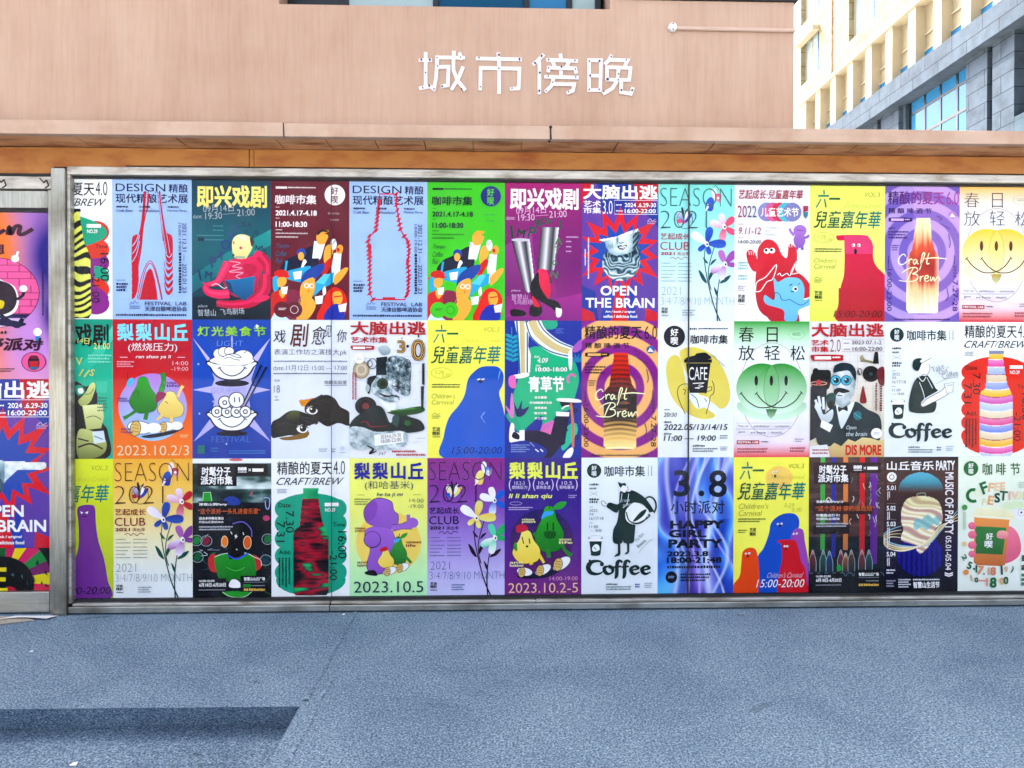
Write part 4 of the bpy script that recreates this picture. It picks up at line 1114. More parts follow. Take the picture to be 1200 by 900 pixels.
# --- season club 2021 with flowers
def p_season(col, row, label, bg, t1, t2, club, fl, leaf):
    a = Art(265, 38, 710, 832)
    a.G(265, 38, 710, 832, *bg); a.cur = 'illustration'
    for x, y in ((598, 92), (412, 225)):
        k = 1.0 if x > 500 else 1.05
        if x > 500:
            a.S([(575, 85), (588, 58), (606, 80), (590, 130)], fl[6]); a.S([(600, 92), (632, 98), (626, 140), (600, 128)], fl[1], fl[0]); a.S([(540, 180), (548, 130), (572, 110), (590, 130), (580, 190)], fl[2], fl[3]); a.S([(552, 150), (540, 190), (535, 200), (560, 170)], fl[6]); a.L([(588, 52), (600, 44), (612, 60)], 3, INK); a.L([(612, 70), (618, 60)], 3, INK); a.E(614, 116, 7, 7, 'f2f2f0')
        else:
            a.S([(382, 190), (400, 210), (408, 260), (385, 245), (372, 215)], fl[6], fl[3]); a.S([(464, 210), (440, 212), (415, 262), (440, 250)], fl[3], fl[2]); a.S([(398, 185), (405, 170), (415, 205), (410, 240)], INK); a.S([(420, 200), (436, 178), (430, 220), (415, 240)], INK); a.S([(424, 205), (440, 190), (436, 225), (418, 245)], 'e4e4ea'); a.S([(372, 245), (392, 240), (396, 262), (378, 262)], fl[1]); a.S([(404, 250), (420, 246), (416, 268), (406, 268)], fl[1])
    G = leaf
    a.L([(540, 400), (535, 480), (552, 590), (590, 740), (628, 832)], (4, 6, 8), G); a.L([(592, 400), (562, 510), (560, 590), (575, 650)], 5, G); a.L([(640, 520), (618, 620), (608, 730), (612, 832)], (4, 6, 8), G)
    for p in ([(500, 535), (528, 560), (550, 612), (520, 590)], [(606, 470), (590, 492), (568, 508), (580, 482)], [(525, 460), (545, 478), (556, 498), (538, 490)], [(560, 600), (585, 560), (588, 540), (565, 555)], [(690, 565), (655, 578), (624, 612), (665, 600)], [(590, 632), (612, 665), (612, 692), (598, 668)]): a.S(p, G)
    def petal(cx, cy, an, l, w, c, c2): a.S([(cx, cy), (cx + math.cos(R(an - w)) * l * 0.6, cy + math.sin(R(an - w)) * l * 0.6), (cx + math.cos(R(an - w * 0.4)) * l, cy + math.sin(R(an - w * 0.4)) * l), (cx + math.cos(R(an + w * 0.4)) * l, cy + math.sin(R(an + w * 0.4)) * l), (cx + math.cos(R(an + w)) * l * 0.6, cy + math.sin(R(an + w)) * l * 0.6)], c, c2)
    for an, l, c, c2 in ((200, 85, fl[6], fl[0]), (255, 78, fl[6], fl[0]), (315, 78, fl[1], fl[1]), (30, 72, fl[1], fl[1]), (100, 82, fl[1], fl[0])): petal(650, 285, an, l, 24, c, c2)
    for an, l, c, c2 in ((215, 105, fl[6], fl[6]), (282, 95, fl[2], fl[3]), (0, 108, fl[3], fl[2]), (75, 62, fl[3], fl[2]), (140, 62, fl[3], fl[2])): petal(548, 382, an, l, 22, c, c2)
    for an, l, c, c2 in ((150, 90, fl[6], fl[4]), (250, 82, fl[4], fl[4]), (310, 92, fl[5], fl[5]), (5, 62, fl[5], fl[5]), (105, 92, fl[4], fl[6])): petal(655, 500, an, l, 22, c, c2)
    for x, y in ((650, 282), (655, 500), (546, 384)): a.E(x, y, 12, 17, 'f0f0f0', -20); a.E(x + 3, y + 2, 5, 7, INK)
    a.T('SEASON', 275, 60, 692, 166, t1, -0.026); a.T('2021', 275, 192, 548, 296, t1, -0.026); a.O(418, 244, 46, 52, 3, t1, 0, 360)
    a.T('艺起成长', 275, 322, 450, 360, club, 0.012); a.T('CLUB', 275, 373, 446, 420, club, -0.002); a.T('2021', 277, 432, 360, 450, club, 0.035); a.T('演出季', 372, 431, 446, 452, club, 0.0); a.L([(330, 470), (350, 462), (365, 474), (380, 462), (400, 476), (415, 462), (440, 468)], 3, club, part='lettering')
    for y in (498, 518, 542, 562, 582, 602): a.F(280, y - 4, 335 + (y % 3) * 15, y + 4, 1, mix(t2, INK, 0.3 if y % 20 else 0.0)); a.F(378, y - 4, 440 + (y % 4) * 9, y + 4, 1, mix(t2, INK, 0.3 if y % 20 else 0))
    a.T('2021', 283, 634, 394, 682, t2, -0.022); a.T('3/4/7/8/9/10 MONTH', 280, 694, 708, 738, t2, -0.022)
    for y in (754, 772): a.T('艺进' if y < 760 else '精彩', 282, y, 320, y + 16, INK, 0.03)
    a.F(283, 796, 322, 806, 1, INK); a.F(404, 766, 480, 806, 3, t2)
    cell(a, col, row, label)

# --- children's art festival 2022
def p_kids2022():
    a = Art(30, 85, 462, 865)
    a.R(30, 85, 462, 865, 'dedff0', 'e4e6f0'); a.cur = 'illustration'
    a.E(405, 345, 38, 34, 'a87cc6'); a.E(402, 400, 34, 44, 'a87cc6', 0, '9468b8'); a.L([(372, 372), (352, 350), (346, 332)], (18, 14, 14), 'a87cc6'); a.L([(430, 385), (448, 380), (456, 368)], (18, 14, 14), '9468b8'); a.L([(390, 430), (386, 455)], 18, '9468b8'); a.L([(414, 430), (420, 455)], 18, '9468b8'); a.L([(385, 340), (425, 345)], 4, '7a4ea0')
    C = 'c92740'; C2 = 'b81f3a'
    a.S([(160, 520), (165, 450), (200, 402), (240, 398), (275, 425), (300, 480), (330, 500), (340, 430), (350, 420), (385, 450), (388, 520), (380, 570), (430, 610), (465, 660), (465, 720), (400, 740), (330, 760), (330, 865), (240, 850), (180, 810), (155, 740), (150, 640)], C, C2)
    a.S([(155, 580), (130, 570), (105, 520), (100, 470), (125, 455), (150, 480), (165, 540)], C); a.S([(205, 800), (300, 830), (320, 865), (240, 865)], C2); a.P([(380, 790), (400, 830), (405, 865), (365, 865)], C2)
    for x in (112, 124, 136): a.L([(x, 462), (x + 3, 485)], 3, 'f0e6ee')
    for x in (332, 344, 356): a.L([(x, 420), (x + 3, 440)], 3, 'f0e6ee')
    a.S([(205, 715), (260, 740), (255, 620), (280, 640), (330, 615), (400, 620), (430, 670), (430, 740), (465, 730), (462, 770), (400, 800), (385, 860), (320, 860), (310, 800), (210, 765)], '86c4ea', '74b6e2')
    a.E(215, 462, 17, 16, 'f6f6f8'); a.E(245, 460, 17, 16, 'f6f6f8'); a.E(211, 458, 8, 8, INK); a.E(241, 456, 8, 8, INK); a.E(378, 679, 15, 15, 'f6f6f8'); a.E(380, 679, 8, 8, INK); a.L([(345, 660), (360, 652)], 5, INK); a.L([(395, 655), (405, 645)], 4, INK); a.L([(352, 690), (362, 696), (370, 690)], 5, INK)
    a.L([(150, 690), (160, 640), (210, 610), (270, 540), (250, 620), (215, 640), (180, 690), (150, 695)], 5, 'f4f2f4', part='lettering'); a.L([(275, 600), (290, 590), (300, 605), (330, 590), (350, 600), (385, 520), (352, 590), (400, 585)], 4.5, 'f4f2f4', part='lettering'); a.L([(250, 745), (265, 700), (290, 715), (300, 740), (320, 745), (345, 740), (365, 750), (390, 765), (420, 770), (458, 745)], 3.5, '1e3358', part='lettering')
    a.T('艺起成长·兒童嘉年華', 48, 112, 424, 166, 'a32848', 0.018, 0.15); a.T('2022', 47, 204, 155, 272, 'a62a4a', 0.006, 0, 0, '3e7c92')
    for i, c in enumerate(('8d8fc0', 'c76a98', 'c43a5c', '5cb8c8', '8a8ab8')): a.E(215 + i * 36, 239, 52, 54, c)
    a.T('儿童艺术节', 178, 214, 396, 266, 'f6f6fa', 0.022); a.P([(422, 203), (450, 203), (450, 232), (422, 240)], 'b03a58'); a.P([(422, 240), (450, 236), (448, 262), (434, 278), (424, 262)], '4e8a9c')
    a.F(48, 307, 82, 315, 1, '9a6a80'); a.T('9.11-12', 50, 328, 184, 368, 'a2304e', 0.008, 0.15); a.F(48, 386, 82, 393, 1, '9a6a80'); a.T('14:00-20:00', 48, 401, 182, 421, '5a4a5a', 0.01, 0.15)
    for i, s in enumerate(("Children's", 'Art', 'Festival')): a.T(s, 202, 320 + i * 20, (284, 232, 264)[i], 334 + i * 20, '9ab0b8', -0.01, 0.2)
    a.F(50, 525, 106, 575, 3, '8cc0c4'); a.F(50, 600, 106, 635, 2, '8cc0c4'); a.F(50, 662, 90, 695, 3, 'a0a0b0'); a.T('艺进', 50, 712, 90, 736, INK, 0.03); a.T('精彩', 50, 738, 90, 758, INK, 0.03); a.F(50, 766, 90, 772, 1, INK)
    cell(a, 9, 0, "pale lilac children's art poster with a big red monster hugging a light blue one")

# --- children's carnival (liu yi)
def p_liuyi(var, col, row, label, clip=None):
    a = Art(2, 50, 447, 840)
    if var == 'red': bg = ('d9e07a', 'e2e98c', 'd8e070')
    elif var == 'purple': bg = ('d2da48', 'c6d040', 'b2be2e')
    else: bg = ('e6e46a', 'e8e676', 'e6e36c')
    a.G(2, 50, 447, 840, *bg); a.cur = 'illustration'
    hc, hc2 = '128c86', '0a5a2e'
    tx = '8a8c42'
    if var == 'blue':
        a.S([(94, 840), (95, 720), (125, 610), (180, 540), (215, 480), (235, 390), (270, 345), (310, 318), (360, 312), (410, 318), (440, 360), (435, 420), (415, 470), (440, 560), (450, 640), (450, 840)], '1560b8', '1668c4'); a.R(96, 800, 446, 839, '1664be')
        a.P([(285, 388), (305, 382), (308, 388), (292, 394)], 'f2f2f2'); a.P([(312, 386), (332, 382), (330, 390), (314, 392)], 'f2f2f2'); a.S([(294, 396), (320, 396), (312, 410), (302, 408)], '14182c'); a.L([(410, 390), (418, 350), (422, 335)], (2, 8, 3), '7aa8e0'); a.L([(308, 610), (325, 585), (335, 575)], (3, 6, 2), '8ab4e4'); a.L([(312, 605), (335, 640)], (3, 6, 2), '8ab4e4')
        time_c = '12306e'
    elif var == 'red':
        a.S([(172, 840), (172, 740), (185, 640), (205, 560), (208, 400), (210, 370), (170, 368), (158, 352), (172, 338), (300, 335), (345, 345), (375, 390), (378, 470), (400, 520), (440, 560), (452, 600), (452, 840)], 'cc1c5a', 'b0102a'); a.R(173, 800, 446, 839, 'b1102c'); a.R(173, 645, 446, 839, 'b8143c', 'b0102a')
        a.P([(205, 338), (345, 338), (372, 385), (374, 445), (207, 445)], 'cf4a7c')
        for x in (252, 284): a.S([(x, 390), (x + 14, 386), (x + 16, 402), (x + 2, 404)], 'f4f2f2'); a.E(x + 5, 396, 4, 5, INK)
        a.E(272, 432, 9, 16, '2a2030'); time_c = '4a1016'
    elif var == 'purple':
        a.S([(190, 840), (205, 700), (250, 560), (252, 420), (245, 340), (265, 315), (320, 310), (345, 330), (350, 420), (365, 520), (395, 620), (415, 740), (430, 840)], '7c3c94', '7a3a92'); a.R(192, 820, 428, 839, '7a3a92')
        a.P([(262, 346), (280, 354), (268, 362)], 'f2f2f2'); a.P([(288, 354), (308, 346), (302, 362)], 'f2f2f2'); a.L([(274, 372), (285, 378), (296, 370)], 5, '1c1226'); time_c = '1e1428'
    else:
        a.E(270, 170, 80, 68, 'eec874')
        a.S([(140, 840), (140, 650), (180, 580), (210, 500), (222, 440), (250, 405), (300, 380), (360, 380), (388, 410), (388, 460), (360, 490), (410, 560), (430, 650), (440, 840)], '1e5cb8'); a.S([(330, 840), (330, 600), (345, 500), (375, 468), (412, 475), (424, 540), (445, 660), (452, 840)], '9c58ae'); a.S([(2, 840), (4, 790), (40, 740), (50, 650), (58, 600), (90, 578), (130, 585), (148, 640), (155, 740), (152, 840)], 'd85a1e'); a.S([(268, 840), (275, 720), (290, 640), (285, 560), (262, 545), (275, 533), (330, 532), (370, 540), (390, 600), (402, 660), (425, 700), (438, 780), (440, 840)], 'c42438')
        a.R(4, 815, 150, 839, 'd85a1e'); a.R(150, 800, 270, 839, '1e5cb8'); a.R(262, 800, 446, 839, 'c42438')
        for x, y in ((76, 612), (96, 610), (264, 440), (286, 438), (305, 570), (320, 570), (236, 138), (256, 134), (358, 498), (376, 496)): a.E(x, y, 7, 6, 'f6f4f0'); a.E(x + 2, y + 2, 3, 3, INK)
        for x, y in ((86, 626), (276, 450), (312, 584), (246, 160)): a.E(x, y, 7, 6 if y != 160 else 9, '2a1c20')
        time_c = 'f2eef4'
    if var == 'group': sh = 20
    else: sh = 0
    a.T('六一', 34, 75 + sh * 0, 190, 180, hc, 0.012, 0.2, 0, hc2); a.T('VOL.3', 322, 88, 418, 114, tx, -0.012, 0.2)
    a.T("Children's Carnival", 200, 150, 424, 178, mix(tx, bg[0], 0.35), -0.02, 0.45)
    y0 = 195
    a.T('兒童嘉年華', 22, y0, 430, y0 + 103, hc2, 0.016, 0.17, 0, hc)
    a.L([(22, y0 + 95), (45, y0 + 92), (60, y0 + 60)], 7, hc2, part='lettering'); a.L([(200, y0 + 102), (185, y0 + 96), (205, y0 + 80)], 6, hc2, part='lettering')
    if var == 'group':
        a.T("Children's", 28, 318, 210, 350, '8a9040', -0.012, 0.25); a.T('Carnival', 28, 358, 170, 390, '8a9040', -0.012, 0.25); a.T('5.29', 300, 318, 360, 340, 'a8b060', -0.015, 0.2); a.T('5.30', 345, 345, 405, 367, 'a8b060', -0.015, 0.2); a.F(28, 405, 190, 432, 2, '4a5a24'); a.T('艺进', 96, 460, 134, 482, INK, 0.03); a.T('精彩', 96, 486, 134, 508, INK, 0.03); a.F(28, 470, 80, 495, 2, '6a7430'); a.T("Children's Carnival", 195, 722, 415, 752, 'e4d8ee', -0.02, 0.45)
    else:
        a.O(84, 352, 60, 30, 2, 'a8ac4c'); a.T('5.29', 45, 338, 95, 358, 'a0a448', -0.015, 0.2); a.T('5.30', 85, 355, 132, 375, 'a0a448', -0.015, 0.2); a.F(28, 414, 190, 442, 2, '4a4c20')
        a.T("Children's", 24, 470, 165, 498, '7c8238', -0.012, 0.25); a.T('Carnival', 24, 505, 155, 533, '7c8238', -0.012, 0.25); a.L([(28, 592), (45, 582), (60, 590), (76, 584)], 3, '8a8c40', part='lettering'); a.F(28, 596, 78, 618, 2, '8a8c40'); a.T('艺进', 30, 662, 76, 686, INK, 0.03); a.T('精彩', 30, 688, 76, 710, INK, 0.03); a.F(32, 716, 76, 724, 1, INK)
    tz = (142, 776, 436, 816) if var != 'group' else (135, 762, 425, 808)
    a.T('15:00-20:00', *tz, time_c, -0.006, 0.25)
    cell(a, col, row, label, clip)

# --- craft beer summer, version 6.0
def p_brew60(var, col, row, label):
    a = Art(30, 55, 466, 840)
    if var == 'warm': A_, B_, tx = 'f0b880', '8c2490', INK
    else: A_, B_, tx = 'cdb4e0', '7d68b4', '4a2a72'
    cx, cy = 250, 440
    def fn(x, y):
        r = math.hypot((x - cx) * 1.02, (y - cy) * 0.96)
        k = (r % 106) / 106
        if r > 395: return lin(B_)
        b = 0.5 + 0.5 * math.tanh(9 * math.sin(2 * math.pi * (r - 40) / 101))
        c = mix(B_, A_, b)
        if var != 'warm': c = mix(c, 'b088c8' if x > 200 else '7a6cc0', 0.35)
        return c
    a.D(30, 55, 466, 840, 110, 198, fn); a.cur = 'illustration'
    bp = [(214, 238), (294, 238), (298, 290), (304, 360), (318, 420), (345, 460), (343, 780), (330, 790), (170, 790), (155, 770), (157, 470), (170, 445), (188, 425), (200, 330), (210, 280)]
    ins = inpoly(bp)
    def bt(x, y):
        if not ins(x, y): return None
        t = (y - 238) / 550
        if var == 'warm':
            w = math.sin(y * 0.24 + 0.9 * math.sin((x - 160) * 0.018) * 3)
            base = ramp([(0, 'd8442a'), (0.18, 'cc3020'), (0.36, '7a1c18'), (0.46, '20141c'), (0.6, '3a1420'), (0.68, '2a1a20'), (0.75, 'd8b070'), (1, 'f2dc9a')], t)
            dk = ramp([(0, 'b0301c'), (0.3, '5a1414'), (0.5, '0c0c14'), (0.75, '3a2618'), (0.9, 'e0b878'), (1, 'f6ecc0')], t)
            if 0.44 < t < 0.66 and nz(x * 0.01, y * 0.06) > 0.18: return mix('1c3a58', 'b8742a', (x - 200) / 150)
            return mix(base, dk, 0.5 + 0.5 * w)
        d = abs(x - 250) / 95
        n = nz(x * 0.07, y * 0.006)
        base = ramp([(0, 'ece6c8'), (0.14, 'ecd8b0'), (0.28, 'd86a4a'), (0.5, 'a83c36'), (0.64, 'c4503e'), (0.76, 'ecc89c'), (1, 'f0ecd8')], t + 0.10 * n)
        return mix(base, 'f6ecd2', max(0, d - 0.72) * 2.2)
    a.D(153, 234, 348, 794, 66, 160, bt)
    for p in ([(152, 462), (140, 448), (118, 462), (108, 488), (118, 508), (140, 505), (160, 488)], [(166, 476), (170, 506), (172, 486), (184, 476), (192, 482)], [(218, 484), (204, 478), (196, 494), (204, 506), (218, 484), (218, 500), (228, 504)], [(232, 540), (246, 500), (262, 448), (254, 440), (244, 470), (240, 508), (250, 490)],
              [(288, 440), (276, 480), (276, 504), (290, 500)], [(262, 474), (320, 468), (392, 474)], [(160, 604), (178, 560), (196, 528)], [(130, 556), (170, 530), (212, 526), (220, 546), (192, 562), (216, 566), (222, 588), (196, 604), (150, 606), (112, 600)], [(236, 574), (236, 606), (242, 582), (256, 574)], [(262, 592), (282, 584), (280, 572), (266, 576), (262, 596), (274, 606), (290, 596)], [(296, 576), (300, 604), (314, 580), (320, 604), (340, 576), (352, 600)]):
        a.L(p, (5, 7, 5), 'f6efc4', part='lettering')
    a.T('精酿的夏天', 46, 82, 375, 160, tx, 0.018, 0, 0, tx if var == 'warm' else 'a8489c'); a.T('6.0', 388, 84, 460, 160, tx if var == 'warm' else 'a8489c', 0.0); a.T('精 酿 啤 酒 节', 48, 180, 302, 213, tx, 0.02)
    a.S([(50, 248), (62, 237), (175, 237), (186, 248), (175, 261), (62, 261)], tx); a.R(64, 242, 138, 256, A_); a.F(144, 243, 172, 256, 1, A_)
    a.T('add /', 48, 290, 90, 304, tx, 0.03, 0.2); a.F(48, 314, 165, 364, 3, tx); a.F(70, 395, 110, 432, 3, tx)
    a.E(423, 220, 24, 22, '3a6ab0' if var == 'warm' else 'b48ac8'); a.P([(405, 232), (420, 208), (441, 232)], 'e8ecf2')
    a.T('16:00-23:00', 43, 535, 70, 778, tx, 0.01, 0, 90); a.F(46, 460, 58, 528, 1, tx, 1); a.T('2024.', 430, 510, 448, 590, tx, 0.0, 0, 90); a.T('7.27-28', 426, 600, 455, 778, tx, 0.012, 0, 90); a.F(431, 455, 441, 505, 1, tx, 1)
    for p in ([(330, 225), (360, 240), (345, 250)], [(350, 270), (380, 285), (410, 300)], [(400, 330), (410, 380), (405, 410)], [(390, 640), (400, 690), (385, 720)]): a.L(p, 5, mix(tx, B_, 0.5))
    a.F(82, 822, 412, 832, 1, tx, gap=0.2)
    cell(a, col, row, label)

# --- spring relax
def p_spring(var, col, row, label):
    a = Art(30, 58, 460, 835)
    if var == 'green':
        a.G(30, 58, 460, 835, '22a028', 'b8dcc0', 'e0e8f0', 'e2e6f0', 'e2e6ee', 'e2e6ee', 'e2e4ee', 'e0e0ea', 'e0d8e4', 'd84a58')
        f0, f1, eye = '1f9a2a', 'd0ead8', '0e1c18'
    else:
        a.G(30, 58, 460, 835, 'f0c070', 'e6dcd2', 'dfe2f0', 'dfe2f0', 'e0e3ef', 'e0e3ef', 'e2e4ee', 'e2e0ea', 'e4d4da', 'd0303c')
        f0, f1, eye = 'e4c83a', 'eef0d8', '6a4420'
    a.cur = 'illustration'
    a.O(245, 450, 182, 270, 2.5, '9a7a88'); dkb = mix(f0, '5a6a60', 0.45)
    a.S([(60, 520), (120, 565), (245, 590), (370, 565), (430, 520), (440, 560), (370, 608), (245, 624), (120, 608), (52, 560)], mix(f1, dkb, 0.35), f1)
    for cx in (190, 300): a.E(cx, 440, 147, 142, f0, 0, f1, 44)
    lens = smooth_pts([(245, 308), (278, 360), (288, 440), (278, 510), (245, 570), (210, 510), (200, 440), (212, 360)], True)
    a.P(lens, mix(f0, 'ffffff', 0.12), mix(f1, f0, 0.3)); a.L(lens, 2, mix(f0, INK, 0.45), False, closed=True)
    for x in (157, 243, 327): a.E(x, 397, 10, 29, eye)
    for x in (70, 157):
        a.L([(x, 468), (x + 38, 514), (x + 88, 546), (x + 130, 552), (x + 175, 544), (x + 224, 512), (x + 258, 464)], 6, eye); a.L([(x + 250, 458), (x + 258, 464), (x + 266, 474)], 4, eye)
        a.L([(x - 8, 478), (x, 468), (x + 8, 462)], 4, eye)
    a.P([(212, 560), (276, 560), (262, 595), (240, 616), (222, 595)], mix(f0, INK, 0.4), mix(f1, INK, 0.3))
    tx = '16181c' if var == 'green' else '5a5a62'
    w = 0.0 if var == 'green' else -0.012
    for t, x0, x1, y in (('春', 56, 142, 90), ('日', 216, 278, 92), ('放', 54, 146, 196), ('轻', 202, 290, 194), ('松', 350, 434, 196)): a.T(t, x0, y, x1, y + 86, tx, w)
    a.O(385, 132, 45, 28, 1.8, '7ac090' if var == 'green' else 'b4b4b0'); a.F(362, 122, 408, 142, 2, '5aa070' if var == 'green' else 'b4b4b0')
    for y, xs in ((640, (43, 130, 250, 365)), (676, (43, 112, 228, 322))):
        for x0, x1, t in zip(xs, xs[1:], ('Pop-up', 'exhibition', 'communion') if y < 650 else ('game', 'art fiesta', 'music')): a.L([(x0, y), (x1 - 4, y), (x1 - 4, y + 32), (x0, y + 32)], 1.5, 'a0a4b4', False, 'lettering', True); a.T(t, x0 + 12, y + 10, x1 - 18, y + 24, '5a5e6a', 0)
    a.R(46, 738, 174, 760, 'a81c3a'); a.T('FESTIVAL LAB', 52, 743, 168, 755, 'f0e8ee', 0.03); a.F(185, 742, 225, 756, 1, '8a7a88'); a.F(50, 782, 220, 815, 2, 'b04a5c'); a.F(378, 728, 428, 752, 2, '9a8a98'); a.F(350, 778, 436, 812, 2, 'b04a5c')
    cell(a, col, row, label)

# --- pear hill festival
def pear(a, cx, cy, rx, ry, c, c2, line='16321c'):
    q = [(cx - 0.28 * rx, cy - ry), (cx + 0.25 * rx, cy - 0.98 * ry), (cx + 0.52 * rx, cy - 0.45 * ry), (cx + 0.98 * rx, cy + 0.15 * ry), (cx + 0.85 * rx, cy + 0.8 * ry), (cx + 0.2 * rx, cy + ry), (cx - 0.5 * rx, cy + 0.95 * ry), (cx - rx, cy + 0.4 * ry), (cx - 0.8 * rx, cy - 0.1 * ry), (cx - 0.5 * rx, cy - 0.5 * ry)]
    a.S([(cx + (x - cx) * 1.04, cy + (y - cy) * 1.03) for x, y in q], line); a.S(q, c, c2)

def shoe(a, cx, cy, r, rot):
    a.E(cx, cy, r * 1.15, r * 0.62, '1d2025', rot); a.E(cx, cy, r * 1.08, r * 0.56, 'eef0f0', rot); a.E(cx - r * 0.4, cy + r * 0.1, r * 0.52, r * 0.75, '3a3222', 10); a.E(cx - r * 0.4, cy + r * 0.1, r * 0.46, r * 0.68, 'd2b878', 10)
    for i in range(3): a.L([(cx - r * 0.7, cy - r * 0.3 + i * r * 0.3), (cx - r * 0.1, cy - r * 0.2 + i * r * 0.3)], 3, '8a6e34')

def p_lili(var, col, row, label):
    a = Art(258, 43, 707, 845)
    if var == 'burn': a.G(258, 43, 707, 845, 'b81a38', 'b41a3a', 'c22a34', 'd84e2a', 'e07a28', 'e08830'); tc = '8fcfe2'
    elif var == 'hill': a.G(258, 43, 707, 845, '3a2a8e', '40298a', '4a2a92', '5e2a90', '6e2c8c', '843888'); tc = 'dbe070'
    else: a.G(258, 43, 707, 845, 'e2e48a', 'e4e684', 'e2e68a', 'd6e6a4', 'c4e6b4', 'b8e4bc'); tc = '1d2596'
    a.cur = 'illustration'
    if var == 'burn':
        a.E(483, 548, 194, 194, 'b48acc', 0, '9cc4e2', 48)
        a.L([(525, 480), (545, 400), (540, 350)], (34, 26, 30), '1d3a20'); a.L([(525, 480), (545, 400), (540, 352)], (28, 20, 24), '2f9a34')
        pear(a, 430, 480, 78, 100, '38a838', '1f7c2c'); a.L([(345, 400), (340, 350)], 4, '1d3a20'); a.S([(335, 420), (350, 385), (372, 380), (378, 400), (350, 430)], '5ab4d8'); a.L([(400, 560), (350, 595), (318, 612)], (22, 16, 26), '28862c'); a.L([(450, 580), (440, 620)], 24, '28862c')
        pear(a, 585, 535, 74, 74, 'ead890', 'dcc470', '3a3018'); a.S([(500, 520), (512, 460), (560, 470), (540, 500)], '96285c'); a.L([(625, 490), (640, 450), (655, 425)], (16, 14, 20), 'e4cc80'); a.L([(540, 590), (505, 625)], (18, 12), 'e4cc80'); a.L([(590, 605), (590, 640)], 16, 'e4cc80')
        a.S([(420, 715), (560, 690), (660, 665), (600, 700), (480, 725)], '2a2440'); shoe(a, 410, 665, 62, 8); shoe(a, 560, 660, 44, -4); a.E(490, 668, 42, 30, 'e8ecee'); a.E(620, 655, 34, 24, 'e8ecee')
        a.L([(375, 470), (400, 455), (405, 490)], 3, '16441c'); a.L([(555, 515), (570, 525)], 4, '3a3018')
    elif var == 'hill':
        a.E(475, 530, 185, 185, '241f6a', 0, '6a2a70', 48)
        a.frm(447, 38, 882, 822)
        pear(a, 700, 450, 82, 128, '3aa83a', '257f30'); a.S([(720, 330), (750, 295), (798, 292), (770, 330)], '3aa040'); a.L([(700, 330), (706, 292)], 5, '3a2a20'); a.S([(655, 390), (670, 350), (720, 345), (715, 365), (680, 375)], '4ea8dc'); a.L([(690, 410), (690, 455)], 7, '14401c'); a.L([(722, 410), (722, 455)], 7, '14401c'); a.S([(672, 462), (735, 462), (728, 498), (680, 498)], '1d6428')
        a.L([(765, 520), (790, 570), (825, 600)], (20, 16, 26), '2f8f34'); a.L([(690, 565), (700, 610)], 22, '2f8f34'); a.L([(630, 470), (610, 480)], 18, '2f8f34')
        pear(a, 570, 550, 78, 92, 'eede82', 'e4cc62', '3a3018'); a.S([(512, 430), (545, 418), (572, 428), (576, 452), (520, 466)], 'b8284a'); a.L([(545, 490), (555, 530)], 6, '2a2010'); a.L([(585, 500), (590, 530)], 6, '2a2010'); a.E(574, 545, 7, 6, '2a2010'); a.S([(500, 530), (515, 525), (518, 570), (500, 560)], '3a9a3c')
        a.L([(590, 620), (600, 650)], 20, 'e4cc62'); a.L([(640, 590), (670, 640)], (18, 14), 'e4cc62')
        a.S([(520, 715), (680, 690), (790, 660), (700, 720), (580, 730)], '1c1640'); shoe(a, 560, 690, 40, 10); shoe(a, 665, 680, 44, -30); shoe(a, 770, 645, 52, -35)
        a.frm(258, 43, 707, 845)
    else:
        a.frm(482, 38, 928, 828)
        a.E(705, 525, 187, 180, 'eecc70', 0, 'e8d27c', 48)
        # plain rounded purple figure standing behind two pears
        P_, K = 'a070c4', '2a1c3c'
        for q in ([(600, 290), (650, 268), (720, 290), (735, 340), (760, 370), (750, 430), (690, 450), (620, 430), (575, 400), (565, 340)], [(575, 450), (640, 430), (720, 450), (745, 540), (720, 640), (690, 690), (610, 700), (580, 650), (600, 560), (575, 520)]):
            a.S([(660 + (x - 660) * 1.03, 480 + (y - 480) * 1.02) for x, y in q], K); a.S(q, P_, '9464ba')
        a.L([(725, 440), (780, 430), (835, 420)], (40, 34, 60), K); a.L([(725, 440), (780, 430), (835, 420)], (34, 28, 54), P_); a.E(842, 410, 34, 30, P_); a.L([(820, 400), (818, 362)], 20, P_); a.E(612, 505, 50, 48, K); a.E(612, 504, 46, 44, P_, 0, '9464ba'); a.E(605, 340, 34, 62, '8f5cb4', 18)
        a.S([(570, 690), (620, 680), (640, 712), (580, 706)], '1c1430'); pear(a, 762, 570, 48, 76, '38a23c', '237a2c'); a.S([(770, 500), (785, 475), (815, 468), (800, 492)], '38a23c'); a.L([(762, 500), (768, 470)], 4, '2a2418'); a.L([(800, 600), (835, 640)], 16, '2f8f34'); a.S([(735, 510), (760, 498), (772, 505), (745, 525)], '5aa8d8')
        pear(a, 690, 615, 46, 50, 'ead880', 'e2ca66', '3a3018'); a.S([(655, 560), (690, 545), (700, 565), (665, 575)], 'c42438'); shoe(a, 712, 685, 36, -20); shoe(a, 785, 665, 36, -25)
        a.frm(258, 43, 707, 845)
    for t, x0, x1 in (('梨', 285, 377), ('梨', 390, 480), ('山', 497, 582), ('丘', 595, 685)): a.T(t, x0, 68, x1, 166, tc, 0.045)
